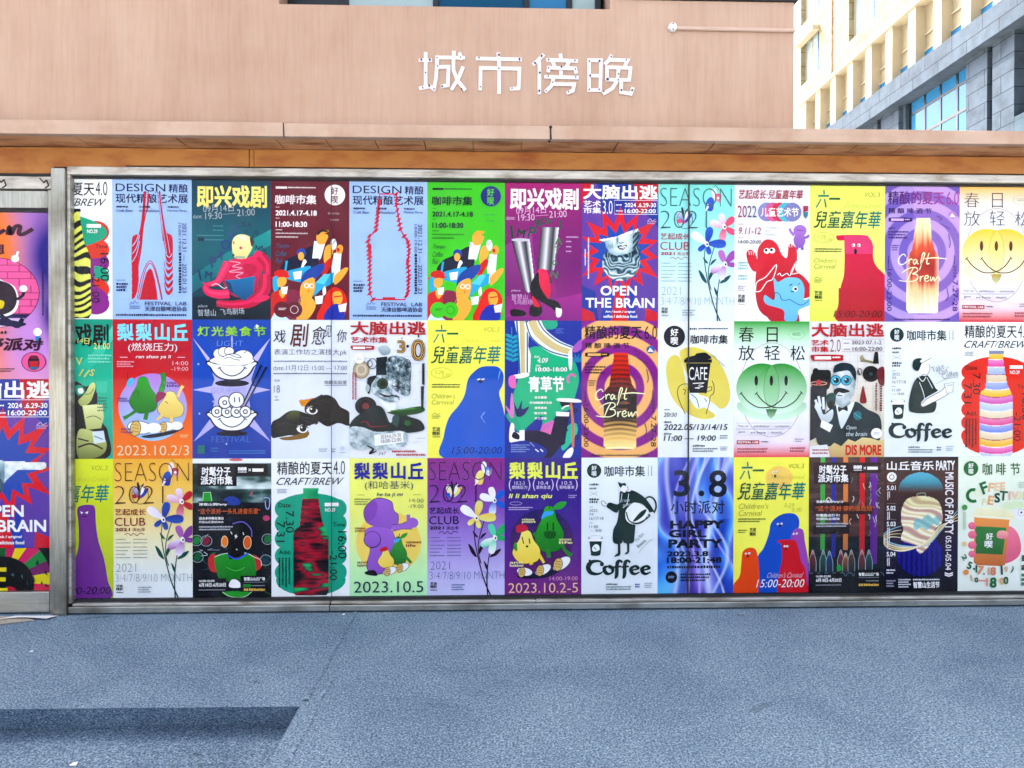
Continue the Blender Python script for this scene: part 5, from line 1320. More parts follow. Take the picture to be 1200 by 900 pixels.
    if var == 'burn':
        a.T('(燃烧压力)', 347, 178, 624, 232, 'f0e4ea', -0.002); a.T('ran shao ya li', 388, 248, 590, 272, 'f2e8ee', 0.012, 0.25); a.L([(300, 261), (343, 261)], 3, 'f0d0d8', False, 'lettering'); a.L([(625, 261), (668, 261)], 3, 'f0d0d8', False, 'lettering'); a.F(284, 283, 380, 322, 3, 'e8a8b4'); a.T('14:00', 598, 284, 686, 306, 'e8c4cc', -0.01); a.T('-19:00', 590, 316, 686, 338, 'e8c4cc', -0.01)
        for x, y, t, u in ((285, 490, 'release', 'pressure'), (565, 400, 'relax', 'life'), (305, 665, 'and', 'relax')): a.T(t, x, y, x + 55, y + 14, '3a2a80', 0.02); a.T(u, x, y + 18, x + 70, y + 32, '3a2a80', 0.02)
        a.T('2023.10.2/3', 283, 768, 690, 825, 'ecd0b0', -0.006); a.F(640, 706, 685, 726, 2, 'f0c89a')
    elif var == 'hill':
        a.frm(447, 38, 882, 822)
        for x0, x1, t, u in ((470, 592, '10.2-3', '燃烧压力'), (606, 724, '10.4', '退休生活'), (738, 860, '10.5', '和哈基米')):
            a.T('(', x0, 160, x0 + 14, 226, 'd4c4e4', 0); a.T(')', x1 - 14, 160, x1, 226, 'd4c4e4', 0); a.T(t, x0 + 32, 172, x1 - 32, 192, 'd8cce8', -0.005); a.T(u, x0 + 18, 196, x1 - 18, 216, 'd8cce8', 0.01)
        a.T('li li shan qiu', 468, 242, 718, 276, 'e2e28a', 0.022, 0.25); a.O(510, 298, 33, 9, 2, 'c8b8e0'); a.F(470, 318, 605, 340, 2, 'c4b4dc'); a.F(808, 250, 855, 272, 2, 'b8a8d4')
        for x, y, t, u in ((545, 382, 'release', 'pressure'), (755, 498, 'retirement', 'life'), (476, 628, 'and', 'hakimi')): a.T(t, x, y, x + 70, y + 14, 'e8e0b0', 0.02); a.T(u, x, y + 17, x + 76, y + 32, 'e8e0b0', 0.02)
        a.T('14:00-19:00', 702, 718, 860, 740, 'e0a0c0', -0.01); a.T('2023.10.2-5', 468, 754, 862, 810, 'e6c0a4', -0.006)
    else:
        a.frm(482, 38, 928, 828)
        a.T('(和哈基米)', 570, 168, 846, 222, '2a3a6a', -0.004); a.T('he ha ji mi', 636, 234, 790, 262, '1d2a70', 0.015, 0.25); a.F(526, 246, 568, 252, 1, '6a7a50'); a.F(846, 246, 890, 252, 1, '6a7a50'); a.F(510, 268, 605, 310, 3, '8a9460'); a.T('14:00', 826, 270, 906, 292, '3a5a60', -0.012); a.T('-19:00', 816, 303, 906, 325, '3a5a60', -0.012)
        for x, y, t, u in ((514, 430, 'release', 'pressure'), (806, 512, 'retirement', 'life'), (526, 625, 'and', 'hakimi')): a.T(t, x, y, x + (60 if x < 800 else 88), y + 15, '8a2a30', 0.02); a.T(u, x, y + 19, x + 55, y + 34, '8a2a30', 0.02)
        a.T('2023.10.5', 507, 744, 905, 808, '173a52', -0.004)
    cell(a, col, row, label)
# --- light food festival
def p_food():
    a = Art(707, 43, 1160, 845)
    a.G(707, 43, 1160, 845, '1a52a8', '1558b4', '1a5ab4', '1650a8', '1248a0'); a.cur = 'illustration'
    def st(cx, cy, pts): a.P([(cx + x, cy + y) for x, y in pts], 'c0bce6', 'b0b0e0')
    st(935, 448, [(-225, -300), (-118, -170), (-70, -150), (70, -150), (118, -180), (222, -300), (140, -150), (110, -60), (120, -22), (222, 0), (120, 22), (100, 60), (110, 150), (222, 300), (90, 200), (-90, 200), (-222, 300), (-120, 160), (-100, 60), (-115, 20), (-225, 0), (-115, -22), (-100, -60), (-130, -150)])
    a.P([(930, 150), (935, 125), (940, 150), (940, 205), (930, 205)], 'b8b8e4'); W_, K = 'e6eaf0', '141b3a'
    def bowl(cx, y0, ry):
        a.S([(cx - 133, y0 - 2), (cx + 133, y0 - 2), (cx + 128, y0 + 40), (cx + 95, y0 + 88), (cx + 40, y0 + 112), (cx - 40, y0 + 112), (cx - 95, y0 + 88), (cx - 128, y0 + 40)], K); a.S([(cx - 125, y0 + 6), (cx + 125, y0 + 6), (cx + 118, y0 + 40), (cx + 88, y0 + 82), (cx + 38, y0 + 104), (cx - 38, y0 + 104), (cx - 88, y0 + 82), (cx - 118, y0 + 40)], W_)
        a.E(cx, y0, 135, ry, K); a.E(cx, y0, 127, ry - 7, W_)
        a.L([(cx - 72, y0 + 40), (cx - 45, y0 + 72), (cx, y0 + 88), (cx + 45, y0 + 72), (cx + 76, y0 + 40)], 6, K); a.L([(cx - 82, y0 + 46), (cx - 64, y0 + 36)], 5, K); a.L([(cx + 66, y0 + 34), (cx + 86, y0 + 46)], 5, K)
    a.E(935, 410, 98, 20, K); a.E(935, 700, 90, 16, '0c1438')
    bowl(935, 280, 28)
    for x, y, r, q in ((860, 240, 30, 28), (890, 228, 32, 26), (920, 225, 26, 22), (1000, 262, 55, 42), (940, 268, 48, 26)): a.E(x, y, r + 4, q + 4, K); a.E(x, y, r, q, W_)
    a.S([(838, 262), (1050, 270), (1030, 300), (930, 306), (850, 298)], W_); a.L([(890, 262), (920, 252), (950, 264), (985, 270)], 18, K); a.L([(890, 262), (920, 252), (950, 264), (985, 270)], 11, W_); a.L([(1005, 236), (1020, 225)], 4, K)
    bowl(935, 575, 27)
    for x, y, r in ((850, 574, 32), (908, 575, 33), (963, 574, 34), (1013, 574, 32), (895, 520, 36), (962, 506, 44)): a.E(x, y, r + 3, r + 3, K); a.E(x, y, r - 3, r - 3, W_)
    for x, y in ((850, 574), (908, 575), (963, 574), (1013, 574), (895, 522)): a.O(x, y, 11, 11, 6, K)
    a.L([(950, 490), (952, 520)], 6, K); a.L([(978, 490), (980, 520)], 6, K); a.L([(1000, 530), (1105, 305)], (7, 12), K, False); a.L([(1010, 545), (1135, 315)], (7, 12), K, False)
    for i, (t, x0) in enumerate((('灯', 740), ('光', 820), ('美', 900), ('食', 980), ('节', 1064))): a.T(t, x0, 82, x0 + 70, 138, 'a6cc3c', 0.028, 0, 0, '7cb84a')
    a.P([(1075, 78), (1080, 68), (1086, 76), (1096, 80), (1086, 84), (1080, 94), (1076, 84), (1066, 80)], 'e6ecf6')
    a.T('LIGHT', 850, 165, 1002, 195, '7aa6d8', -0.02, 0.1); a.T('GOURMET', 815, 435, 1020, 468, '9696c0', -0.02, 0.1); a.T('FESTIVAL', 818, 715, 1045, 750, '4a80c8', -0.015, 0.1)
    a.R(740, 768, 780, 815, '2a7a74'); a.F(815, 780, 860, 812, 2, '3a78b8'); a.F(920, 796, 1130, 822, 2, '4a86c4')
    for x, y in ((745, 300), (830, 515), (750, 585), (905, 760)): a.E(x, y, 5, 6, 'a8bce4')
    cell(a, 2, 1, 'blue food festival poster with two smiling rice bowls stacked and chopsticks')

# --- theatre workshop with painted hands
def p_drama():
    a = Art(33, 50, 484, 842)
    a.G(33, 50, 484, 842, 'd9dee6', 'd6dbe4', 'd4dae4', 'd6dce6'); a.cur = 'illustration'
    a.S([(195, 510), (230, 505), (285, 498), (300, 530), (270, 545), (215, 545), (200, 530)], 'c98a24'); a.L([(200, 508), (245, 518)], 9, 'd09a38'); a.L([(205, 540), (250, 530)], 8, 'd09a38')
    a.S([(240, 575), (265, 530), (300, 495), (350, 478), (400, 500), (430, 545), (484, 580), (484, 655), (420, 640), (360, 660), (310, 635), (265, 605), (245, 600)], '1d1a1c', '100f12')
    a.S([(36, 640), (80, 610), (130, 575), (180, 568), (250, 590), (300, 610), (290, 640), (240, 660), (245, 690), (200, 715), (140, 710), (80, 720), (36, 720)], '1a191c', '0e0d10'); a.S([(120, 600), (150, 572), (185, 570), (200, 595), (160, 630), (130, 625)], '5a6422', '1d2218'); a.S([(80, 725), (150, 715), (245, 690), (240, 720), (180, 735), (110, 738)], '8a6a1c')
    for p in ([(300, 500), (262, 520), (236, 552), (240, 580)], [(330, 484), (300, 500)], [(250, 596), (285, 612), (306, 628)], [(238, 612), (282, 628), (298, 645)], [(226, 632), (262, 648)]): a.L(p, 21, '17141a'); a.L([(x, y - 6) for x, y in p], 2.5, '57545a')
    for x, y in ((268, 566), (212, 672)): a.E(x, y, 33, 24, 'e6e8e6', 8); a.E(x + 4, y - 2, 20, 20, '0c0c0e'); a.E(x - 4, y - 7, 5, 5, 'eef0f0'); a.L([(x - 34, y - 4), (x, y - 26), (x + 34, y - 2)], 5, '0c0c0e')
    for p in ([(280, 530), (320, 512), (370, 520)], [(300, 600), (350, 620), (400, 610)], [(190, 600), (230, 610), (280, 615)], [(60, 660), (110, 640), (160, 650)], [(180, 590), (190, 620), (185, 640)], [(210, 596), (218, 622)]): a.L(p, 2.5, '4a484c')
    a.T('戏', 45, 108, 122, 182, '3a322e', 0.01, 0.12); a.T('剧', 140, 72, 252, 205, '6a3624', 0.016, 0.1); a.T('愈', 262, 86, 356, 192, '4a3a32', 0.004, 0.12); a.T('见', 338, 82, 386, 150, '3e342e', 0.0, 0.12); a.T('你', 408, 105, 472, 178, '3a322e', 0.006, 0.12)
    a.T('表演工作坊之演技大pk', 50, 216, 470, 256, '4a4a50', -0.008); a.F(50, 282, 470, 294, 1, '8a8e96', gap=0.3); a.T('date.11月12日 15:00 — 17:00', 46, 308, 470, 340, '4a4e56', -0.012); a.F(48, 352, 470, 364, 1, '7e828a', gap=0.3)
    a.T('年龄', 50, 390, 84, 404, '5a5e66', 0); a.T('18', 50, 424, 84, 466, '5a5e66', -0.012); a.T('岁', 54, 484, 72, 498, '5a5e66', 0); a.F(54, 504, 78, 516, 1, '5a5e66'); a.T('戏剧实验室', 337, 396, 470, 418, '6a6e76', 0.01); a.F(338, 422, 470, 430, 1, '8a8e96'); a.F(308, 785, 356, 808, 2, '9a9ea8'); a.F(382, 785, 404, 812, 2, '8a8e98'); a.E(444, 786, 13, 13, 'c0c6d8'); a.F(428, 806, 466, 814, 1, 'a0a6b8')
    cell(a, 3, 1, 'pale workshop poster with two black painted hands bearing eyes')

def grey(v, c='16242c'): return ramp([(0, c), (0.5, '7e949c'), (1, 'e2e8ea')], v)

# --- brain art market 3.0, collage
def p_brain3():
    a = Art(484, 50, 930, 842)
    a.G(484, 50, 930, 842, 'dde1ea', 'd8dde6', 'd4dae2', 'dde0e6'); a.cur = 'illustration'
    for i in range(40):
        x, y = a.rng.uniform(500, 900), a.rng.uniform(190, 800)
        a.L([(x, y), (x + a.rng.uniform(20, 90), y + a.rng.uniform(-4, 4))], 1.5, 'b4bcc6')
    def rnd(pts, seed, base=0.5, amp=0.4, n=44, sc=0.025, dark='101c22'):
        q = smooth_pts(pts, True); f = inpoly(q); xs = [p[0] for p in q]; ys = [p[1] for p in q]
        a.D(min(xs), min(ys), max(xs), max(ys), n, n, lambda x, y: grey(base + amp * (nz(x * sc, y * sc, seed) + 0.6 * nz(x * sc * 3, y * sc * 3, seed)), dark) if f(x, y) else None)
    a.E(552, 335, 48, 52, 'b4aa94'); a.O(552, 335, 44, 48, 4, '8a806a'); a.O(552, 335, 26, 28, 8, 'cfc8b6'); a.S([(648, 210), (690, 195), (718, 215), (710, 245), (670, 250)], 'b8c4c8', '8a9aa2')
    a.P([(638, 265), (700, 258), (712, 385), (636, 380)], '14262e', '22363e'); rnd([(700, 275), (760, 255), (830, 290), (836, 370), (830, 470), (790, 480), (730, 440), (700, 380)], 4, 0.4, 0.75, 50, 0.04)
    for x, y, r in ((615, 300, 24), (600, 300, 15), (815, 300, 20), (745, 400, 24), (815, 370, 20), (815, 430, 18)): a.O(x, y, r, r * 1.2, 4, '2a3c44')
    rnd([(580, 400), (620, 370), (720, 375), (730, 470), (760, 480), (770, 510), (720, 520), (660, 500), (610, 460)], 9, 0.62, 0.45, 40, 0.03); a.S([(590, 385), (620, 370), (640, 372), (610, 420), (600, 470), (586, 460)], '14242c'); a.E(588, 440, 12, 22, 'a8b6bc'); a.E(674, 414, 30, 30, '1e4a2c'); a.E(674, 414, 20, 20, '0e2a18'); a.O(674, 414, 30, 30, 4, '101a18'); a.L([(655, 470), (690, 485), (720, 488)], (6, 14, 8), '1c262c'); a.L([(720, 480), (770, 492)], 8, '2a343a')
    a.E(578, 543, 62, 54, '14181c'); a.O(578, 543, 46, 40, 2, '3a4248'); a.E(578, 543, 20, 18, '7a3a40'); a.S([(655, 500), (710, 530), (750, 525), (730, 590), (690, 560)], 'dfe6ea')
    a.S([(490, 640), (540, 590), (630, 540), (680, 560), (720, 640), (760, 560), (820, 600), (890, 625), (915, 670), (880, 690), (760, 700), (484, 700)], '1d3438', '12262a'); a.S([(700, 580), (740, 570), (840, 550), (900, 545), (915, 570), (860, 590), (760, 595)], '2e6a30', '1c4a22'); a.L([(720, 570), (860, 555)], 6, '5a9a4a'); a.S([(735, 600), (770, 600), (760, 660), (730, 640)], '3a5a58'); a.E(818, 640, 18, 16, '2a6a34')
    a.P([(900, 300), (915, 295), (915, 420), (900, 430)], '1c262c'); a.P([(893, 430), (912, 425), (908, 560), (895, 560)], '26323a'); a.E(903, 424, 6, 6, 'c8ccd0')
    rnd([(484, 670), (560, 665), (640, 690), (800, 690), (808, 760), (740, 790), (600, 790), (500, 780)], 12, 0.68, 0.3, 46, 0.02, '3a5a60'); a.P([(625, 708), (790, 690), (795, 750), (630, 772)], 'e2e8ec'); a.L([(585, 770), (620, 790), (600, 815), (640, 800)], (6, 14, 5), '1c262c'); a.L([(545, 640), (580, 630), (610, 660), (700, 655)], (3, 8, 3), '8a2a36')
    R_ = 'ac1828'
    a.L([(785, 150), (785, 160)], 6, '2a2420'); a.L([(880, 125), (880, 150)], 8, '2a2420')
    a.T('大脑出逃', 490, 58, 922, 136, R_, 0.034); a.T('艺术市集', 494, 146, 702, 182, R_, 0.03); a.S([(492, 200), (505, 196), (615, 197), (626, 209), (614, 221), (510, 221), (496, 214)], R_); a.R(505, 203, 575, 216, 'ece4e8'); a.F(580, 203, 612, 216, 1, 'ece4e8')
    for t, q in (('3', (757, 165, 805, 240)), ('0', (838, 160, 918, 285))):
        a.T(t, *q, '16181a', 0.04); a.T(t, q[0] + 3, q[1] + 3, q[2] - 3, q[3] - 3, 'd8b070', 0.0); a.T(t, q[0] + 7, q[1] + 7, q[2] - 7, q[3] - 7, '16181a', -0.028)
    a.E(818, 200, 8, 8, '16181a'); a.T('2024.6.29-30', 662, 702, 780, 724, '7a2430', -0.005, 0, -6); a.T('16:00-22:00', 665, 728, 782, 750, '7a2430', -0.005, 0, -6); a.E(541, 272, 28, 28, 'f0f0f2'); a.F(526, 264, 558, 282, 2, 'b0b0b8'); a.F(500, 350, 512, 505, 1, R_, 1, 0.2); a.F(516, 350, 528, 505, 1, R_, 1, 0.2); a.F(728, 796, 866, 810, 1, R_, gap=0.15); a.F(752, 816, 922, 830, 1, R_, gap=0.15); a.T('347', 650, 805, 694, 825, '2a3034', -0.01, 0.2); a.F(870, 725, 920, 732, 1, '9aa0a8')
    cell(a, 4, 1, 'white collage poster of a half mechanical head with a green eye, dark jacket and record')

# --- brain art market 2.0, man with goggles
def p_brain2():
    a = Art(460, 60, 888, 832)
    a.G(460, 60, 888, 832, 'dde0e6', 'dcdcdc', 'dad6cc', 'd8d2c0', 'd6cfba'); a.cur = 'illustration'
    for i in range(14): a.L([(462, 250 + i * 38), (886, 250 + i * 38)], 1.2, 'b8bcc0')
    for i in range(10): a.L([(470 + i * 44, 245), (470 + i * 44, 800)], 1.2, 'b8bcc0')
    a.S([(466, 380), (490, 340), (540, 335), (580, 345), (575, 430), (545, 450), (480, 440)], '14181c'); a.P([(466, 430), (560, 440), (545, 640), (500, 720), (463, 740)], '1a2a38', '16242c'); a.O(512, 412, 46, 10, 4, 'd8a89a'); a.E(512, 408, 16, 16, 'b84a48'); a.E(495, 345, 18, 20, '14181c')
    a.E(810, 358, 48, 46, '14161a'); a.O(810, 358, 34, 32, 2, '34383e'); a.E(810, 358, 10, 10, '2a5a60'); a.P([(745, 262), (760, 246), (775, 275), (840, 290), (838, 302), (770, 290), (752, 290)], 'b8b090', '7a745c'); a.L([(840, 240), (838, 300)], (22, 34), '16181c'); a.E(840, 240, 10, 10, '16181c'); a.S([(845, 340), (884, 320), (886, 420), (855, 410)], '7a1c2c'); a.S([(748, 520), (755, 460), (765, 425), (775, 460), (785, 520)], '8a1a28'); a.L([(735, 335), (745, 360)], 6, '1a1c20'); a.O(745, 345, 12, 18, 4, '1a1c20')
    face = inpoly(smooth_pts([(592, 360), (605, 330), (660, 318), (715, 335), (722, 400), (712, 470), (690, 510), (700, 540), (640, 560), (615, 520), (600, 470), (590, 420)], True))
    a.D(586, 310, 726, 566, 36, 60, lambda x, y: grey(0.93 - abs(x - 650) * 0.0045 - max(0, y - 480) * 0.0035 + 0.15 * nz(x * 0.03, y * 0.03), '2a4650') if face(x, y) else None)
    a.S([(595, 350), (605, 310), (650, 294), (700, 305), (724, 345), (722, 400), (705, 370), (680, 340), (630, 345)], '10303c', '18404c')
    for x in (608, 668): a.E(x, 395, 31, 30, '1a5a6c'); a.E(x, 395, 26, 25, '5ab8d0'); a.E(x + 3, 395, 16, 16, '123c4c'); a.E(x - 4, 389, 5, 5, 'e0f0f4')
    a.S([(596, 455), (612, 440), (640, 438), (680, 450), (686, 460), (650, 468), (625, 462), (605, 485)], '12181c'); a.L([(618, 480), (645, 482)], 6, '5a4a4c')
    a.S([(500, 740), (510, 640), (560, 570), (620, 540), (640, 660), (710, 520), (790, 560), (860, 600), (868, 700), (820, 760), (560, 770)], '1e4048', '16343c'); a.S([(614, 530), (650, 560), (700, 520), (712, 535), (655, 655), (636, 660), (616, 570)], 'e4eaec', 'c8d2d6'); a.S([(622, 545), (645, 552), (672, 540), (676, 570), (650, 562), (626, 574)], '12181c'); a.P([(655, 655), (720, 540), (740, 560), (690, 720), (660, 730)], '16303a')
    a.S([(500, 520), (520, 540), (540, 590), (590, 560), (590, 610), (560, 640), (530, 630), (500, 570), (488, 545)], 'e2e8ea', 'b4c0c6')
    for p in ([(505, 540), (492, 505)], [(522, 545), (510, 485)], [(540, 560), (536, 490)], [(560, 565), (580, 510), (568, 470)]): a.L(p, 14, 'dce2e4')
    a.S([(556, 480), (605, 470), (600, 540), (565, 550)], '1f5a58', '16403e'); a.S([(570, 515), (590, 515), (588, 550), (572, 555)], '101418'); a.P([(528, 620), (592, 650), (575, 690), (520, 660)], 'e8ecee'); a.E(732, 595, 24, 26, '2a7a84'); a.L([(710, 580), (755, 612)], 6, '4aa0a8')
    a.P([(560, 790), (600, 750), (640, 770), (680, 730), (720, 745), (760, 720), (810, 725), (860, 740), (886, 730), (886, 832), (560, 832)], 'd6c89a', 'c4a878'); a.E(842, 697, 32, 30, 'f0f0f2'); a.P([(462, 770), (560, 760), (575, 832), (462, 832)], 'dde0e4')
    R_ = 'b41c30'
    a.T('大脑出逃', 468, 70, 882, 148, R_, 0.034); a.T('艺术', 468, 164, 566, 196, R_, 0.03); a.T('市集', 468, 202, 566, 234, R_, 0.03); a.T('2.0', 575, 162, 634, 232, '8a2a38', -0.012); a.L([(643, 160), (882, 160), (882, 232), (643, 232)], 2, '9a6a74', False, 'lettering', True)
    a.F(652, 180, 684, 190, 1, '4a3a44'); a.F(652, 214, 688, 224, 1, '4a3a44'); a.T('2023 07.1-2', 698, 168, 868, 190, '4a2a34', 0.008); a.T('16:00-22:00', 702, 204, 872, 226, '4a2a34', 0.008); a.S([(464, 265), (480, 250), (635, 250), (648, 266), (635, 284), (490, 284), (474, 292), (476, 282)], R_); a.R(486, 258, 580, 276, 'f0e8ec'); a.F(588, 258, 632, 276, 1, 'f0e8ec')
    a.F(832, 410, 846, 570, 1, '7a2a34', 1, 0.15); a.F(858, 410, 874, 570, 1, '7a2a34', 1, 0.15); a.T('Open', 664, 652, 728, 680, 'cfe0e4', -0.006, 0.25); a.T('the brain', 664, 688, 790, 712, 'cfe0e4', -0.006, 0.25); a.F(826, 690, 858, 706, 2, 'b0b0b8')
    a.T('DIS MORE', 664, 762, 868, 822, 'c42420', 0.045); a.F(475, 785, 565, 822, 2, 'b46a6a')
    cell(a, 10, 1, 'market poster with a moustached man in blue goggles, bow tie and dark suit')

# --- grass festival
def p_grass():
    a = Art(447, 52, 885, 840)
    a.R(447, 52, 885, 840, '1c3c9c'); a.cur = 'illustration'
    a.S([(560, 240), (640, 200), (760, 250), (840, 280), (870, 380), (850, 480), (820, 560), (760, 580), (700, 640), (600, 650), (540, 690), (500, 600), (490, 500), (520, 400)], '28b48a'); a.E(690, 60, 60, 40, '2aa88a', 20); a.S([(600, 70), (660, 130), (700, 170), (690, 190), (620, 130)], '2aa88a'); a.S([(455, 600), (490, 590), (540, 660), (520, 690)], '2aa88a')
    for i in range(6):
        y = 140 + i * 26
        a.E(470, y, 20, 9, '22a0b4', 25); a.E(505, y + 6, 20, 9, '22a0b4', -25)
    a.L([(486, 90), (488, 290)], 4, '22a0b4')
    for an in range(-70, 71, 28): a.E(858 + 24 * math.sin(R(an)), 290 - 24 * math.cos(R(an)), 5, 24, '2a88b0', an)
    a.P([(502, 55), (585, 55), (580, 200), (595, 250), (590, 350), (525, 362), (530, 200)], 'eef0ec'); a.P([(530, 55), (560, 55), (562, 350), (540, 356)], 'cdbf92'); a.L([(515, 55), (525, 200), (532, 358)], 10, '2a7a98', False); a.L([(575, 55), (575, 350)], 8, '2a7a98', False)
    q = [(600, 52), (640, 130), (730, 200), (830, 236)]
    a.L(q, (100, 96, 88, 70), 'eef0ec'); a.L(q, (46, 42, 38, 30), 'cdbf92'); a.L([(566, 52), (600, 150), (700, 226), (820, 258)], 8, '2a7a98'); a.L([(636, 52), (672, 110), (750, 172), (832, 206)], 8, '2a7a98')
    a.S([(480, 370), (575, 352), (580, 372), (520, 385)], 'f4f2f4'); a.S([(810, 235), (830, 228), (828, 330), (812, 320)], 'f0eef4'); a.S([(472, 375), (505, 370), (510, 430), (490, 440), (470, 420)], 'd878b8'); a.S([(832, 210), (880, 160), (885, 210), (845, 235)], 'a868b8')
    a.S([(478, 600), (480, 500), (490, 470), (500, 580)], 'd08ac0'); a.S([(450, 540), (470, 560), (500, 600), (480, 605)], 'd08ac0'); a.S([(510, 590), (500, 520), (520, 560), (545, 510), (545, 560), (585, 545), (560, 590), (530, 605)], '18286c'); a.S([(600, 690), (680, 640), (735, 625), (720, 660), (640, 700)], 'c878b8'); a.S([(600, 640), (660, 600), (640, 700), (560, 690)], '20349a'); a.S([(640, 690), (690, 670), (720, 660), (700, 720)], 'd07cb0')
    for p in ([(780, 800), (770, 740), (800, 690), (860, 660), (850, 720)], [(800, 670), (830, 640), (860, 650), (840, 690)]): a.S(p, '3ab8a0')
    a.L([(810, 410), (805, 380), (830, 360), (850, 375)], 14, 'c888b8')
    K = '161c44'
    a.P([(752, 500), (770, 545), (835, 545), (850, 512)], '121836'); a.S([(745, 500), (800, 498), (870, 505), (876, 522), (760, 516)], 'f2f0f4'); a.L([(772, 560), (790, 545), (815, 540)], 8, 'e8e8f0'); a.P([(738, 575), (815, 578), (812, 602), (740, 600)], 'eceaf2'); a.P([(735, 600), (812, 602), (790, 760), (720, 800), (700, 740), (715, 680)], K); a.S([(560, 690), (640, 684), (730, 720), (760, 770), (710, 838), (670, 838), (690, 800), (640, 760), (560, 735)], '221c46'); a.P([(530, 682), (560, 680), (560, 740), (532, 742)], 'eceaf2')
    a.S([(474, 745), (474, 680), (484, 640), (500, 650), (505, 690), (545, 700), (545, 735), (500, 748)], 'f2f0f6'); a.S([(488, 720), (500, 690), (530, 710), (525, 735)], '14183a'); a.L([(824, 525), (834, 640), (836, 780)], (12, 16, 14), 'c8866a'); a.S([(800, 800), (830, 780), (838, 800), (820, 838), (778, 838)], 'ece8f0')
    for x, y in ((850, 568), (858, 722)): a.O(x, y, 9, 11, 6, '10142c')
    a.L([(620, 790), (640, 805)], 6, 'e0e8f4'); a.L([(650, 790), (665, 805)], 6, 'e0e8f4'); a.L([(590, 750), (615, 775)], 5, '9ab0d8')
    W_ = 'f0f2f4'
    a.T('date', 612, 250, 646, 266, W_, 0.0, 0.2); a.T('4.09', 630, 266, 694, 294, W_, 0.012, 0.2); a.T('time', 622, 302, 650, 316, W_, 0, 0.2); a.T('10:00-18:00', 622, 320, 802, 344, W_, 0.03); a.T('青草节', 582, 372, 784, 462, W_, 0.038)
    for i, (x0, x1) in enumerate(((616, 686), (588, 714), (616, 686), (614, 686), (616, 686))): a.T(('音乐露营', '花鸟绿植集市生活', '青草游戏', '春日市集', '手工体验')[i], x0, 486 + i * 30, x1, 500 + i * 30, W_, 0.03)
    a.F(735, 95, 782, 130, 3, '5a78c4'); a.F(483, 762, 590, 812, 4, '8aa0d8')
    cell(a, 6, 1, 'blue and green grass festival poster with striped trousers and sneakers from above')

# --- cafe cup
def disc_logo(a, cx, cy, r, c, ink):
    a.E(cx, cy, r, r, c); a.T('好', cx - r * 0.36, cy - r * 0.72, cx + r * 0.36, cy - r * 0.04, ink, 0.026); a.T('喫', cx - r * 0.34, cy + r * 0.04, cx + r * 0.34, cy + r * 0.76, ink, 0.026)

def p_cafe():
    a = Art(466, 60, 908, 838)
    a.R(466, 60, 908, 838, 'e0e5ec'); a.cur = 'illustration'; K = '16192a'; Y = 'd8cc70'
    a.S([(512, 340), (530, 270), (575, 255), (605, 300), (640, 450), (720, 540), (795, 590), (780, 615), (700, 615), (600, 560), (535, 470)], Y); a.S([(590, 250), (610, 218), (690, 210), (790, 260), (860, 360), (888, 470), (870, 540), (830, 560), (790, 530), (720, 490), (660, 420), (620, 330)], Y)
    a.S([(640, 478), (700, 480), (760, 500), (764, 530), (700, 560), (660, 520)], 'e0e5ec')
    a.P([(628, 300), (772, 300), (750, 470), (650, 470)], K); a.P([(616, 278), (780, 278), (778, 298), (618, 298)], K); a.S([(630, 270), (650, 262), (735, 244), (756, 248), (770, 276), (632, 278)], K); a.L([(690, 262), (690, 250), (740, 244), (752, 262)], 10, K)
    a.T('CAFE', 645, 322, 752, 396, 'e8ecf0', 0.0); a.L([(668, 416), (735, 412), (700, 428), (730, 432), (680, 442), (708, 444)], 5, 'e8ecf0', False)
    for p in ([(650, 420), (610, 420), (585, 440), (580, 480), (600, 540), (625, 590)], [(640, 412), (655, 425), (645, 445)], [(610, 450), (625, 455), (618, 480)], [(780, 400), (792, 430), (790, 470), (770, 490), (764, 530), (745, 590)], [(750, 440), (775, 435), (775, 455), (745, 462), (742, 475)], [(660, 478), (690, 505), (705, 555)], [(735, 500), (750, 520)]): a.L(p, 4, K)
    disc_logo(a, 560, 148, 62, K, 'eef0f4')
    a.F(650, 98, 690, 110, 1, K, gap=0.1); a.F(700, 98, 872, 110, 1, '4a5060', gap=0.3); a.T('咖啡市集', 652, 138, 874, 190, K, 0.024, 0.08); a.T('coffee market', 766, 275, 866, 290, '4a5060', -0.01, 0.1, 42)
    a.F(500, 562, 535, 572, 1, '6a7080'); a.T('20/30', 498, 582, 578, 606, K, 0.008, 0.2); a.T('date', 498, 628, 546, 641, K, 0.03, 0.2); a.T('2022.05/13/14/15', 498, 648, 874, 682, K, 0.018, 0.2); a.T('time', 498, 696, 546, 709, K, 0.03, 0.2); a.T('11:00 — 19:00', 498, 712, 806, 744, K, 0.018, 0.2); a.F(826, 710, 872, 736, 2, '5a6070'); a.T('address', 668, 764, 740, 777, K, 0.03, 0.15); a.F(668, 784, 815, 812, 2, '6a7080'); a.F(828, 776, 872, 802, 3, '8a90a0')
    cell(a, 8, 1, 'white cafe poster with a hand holding a black takeaway cup on a yellow bean')

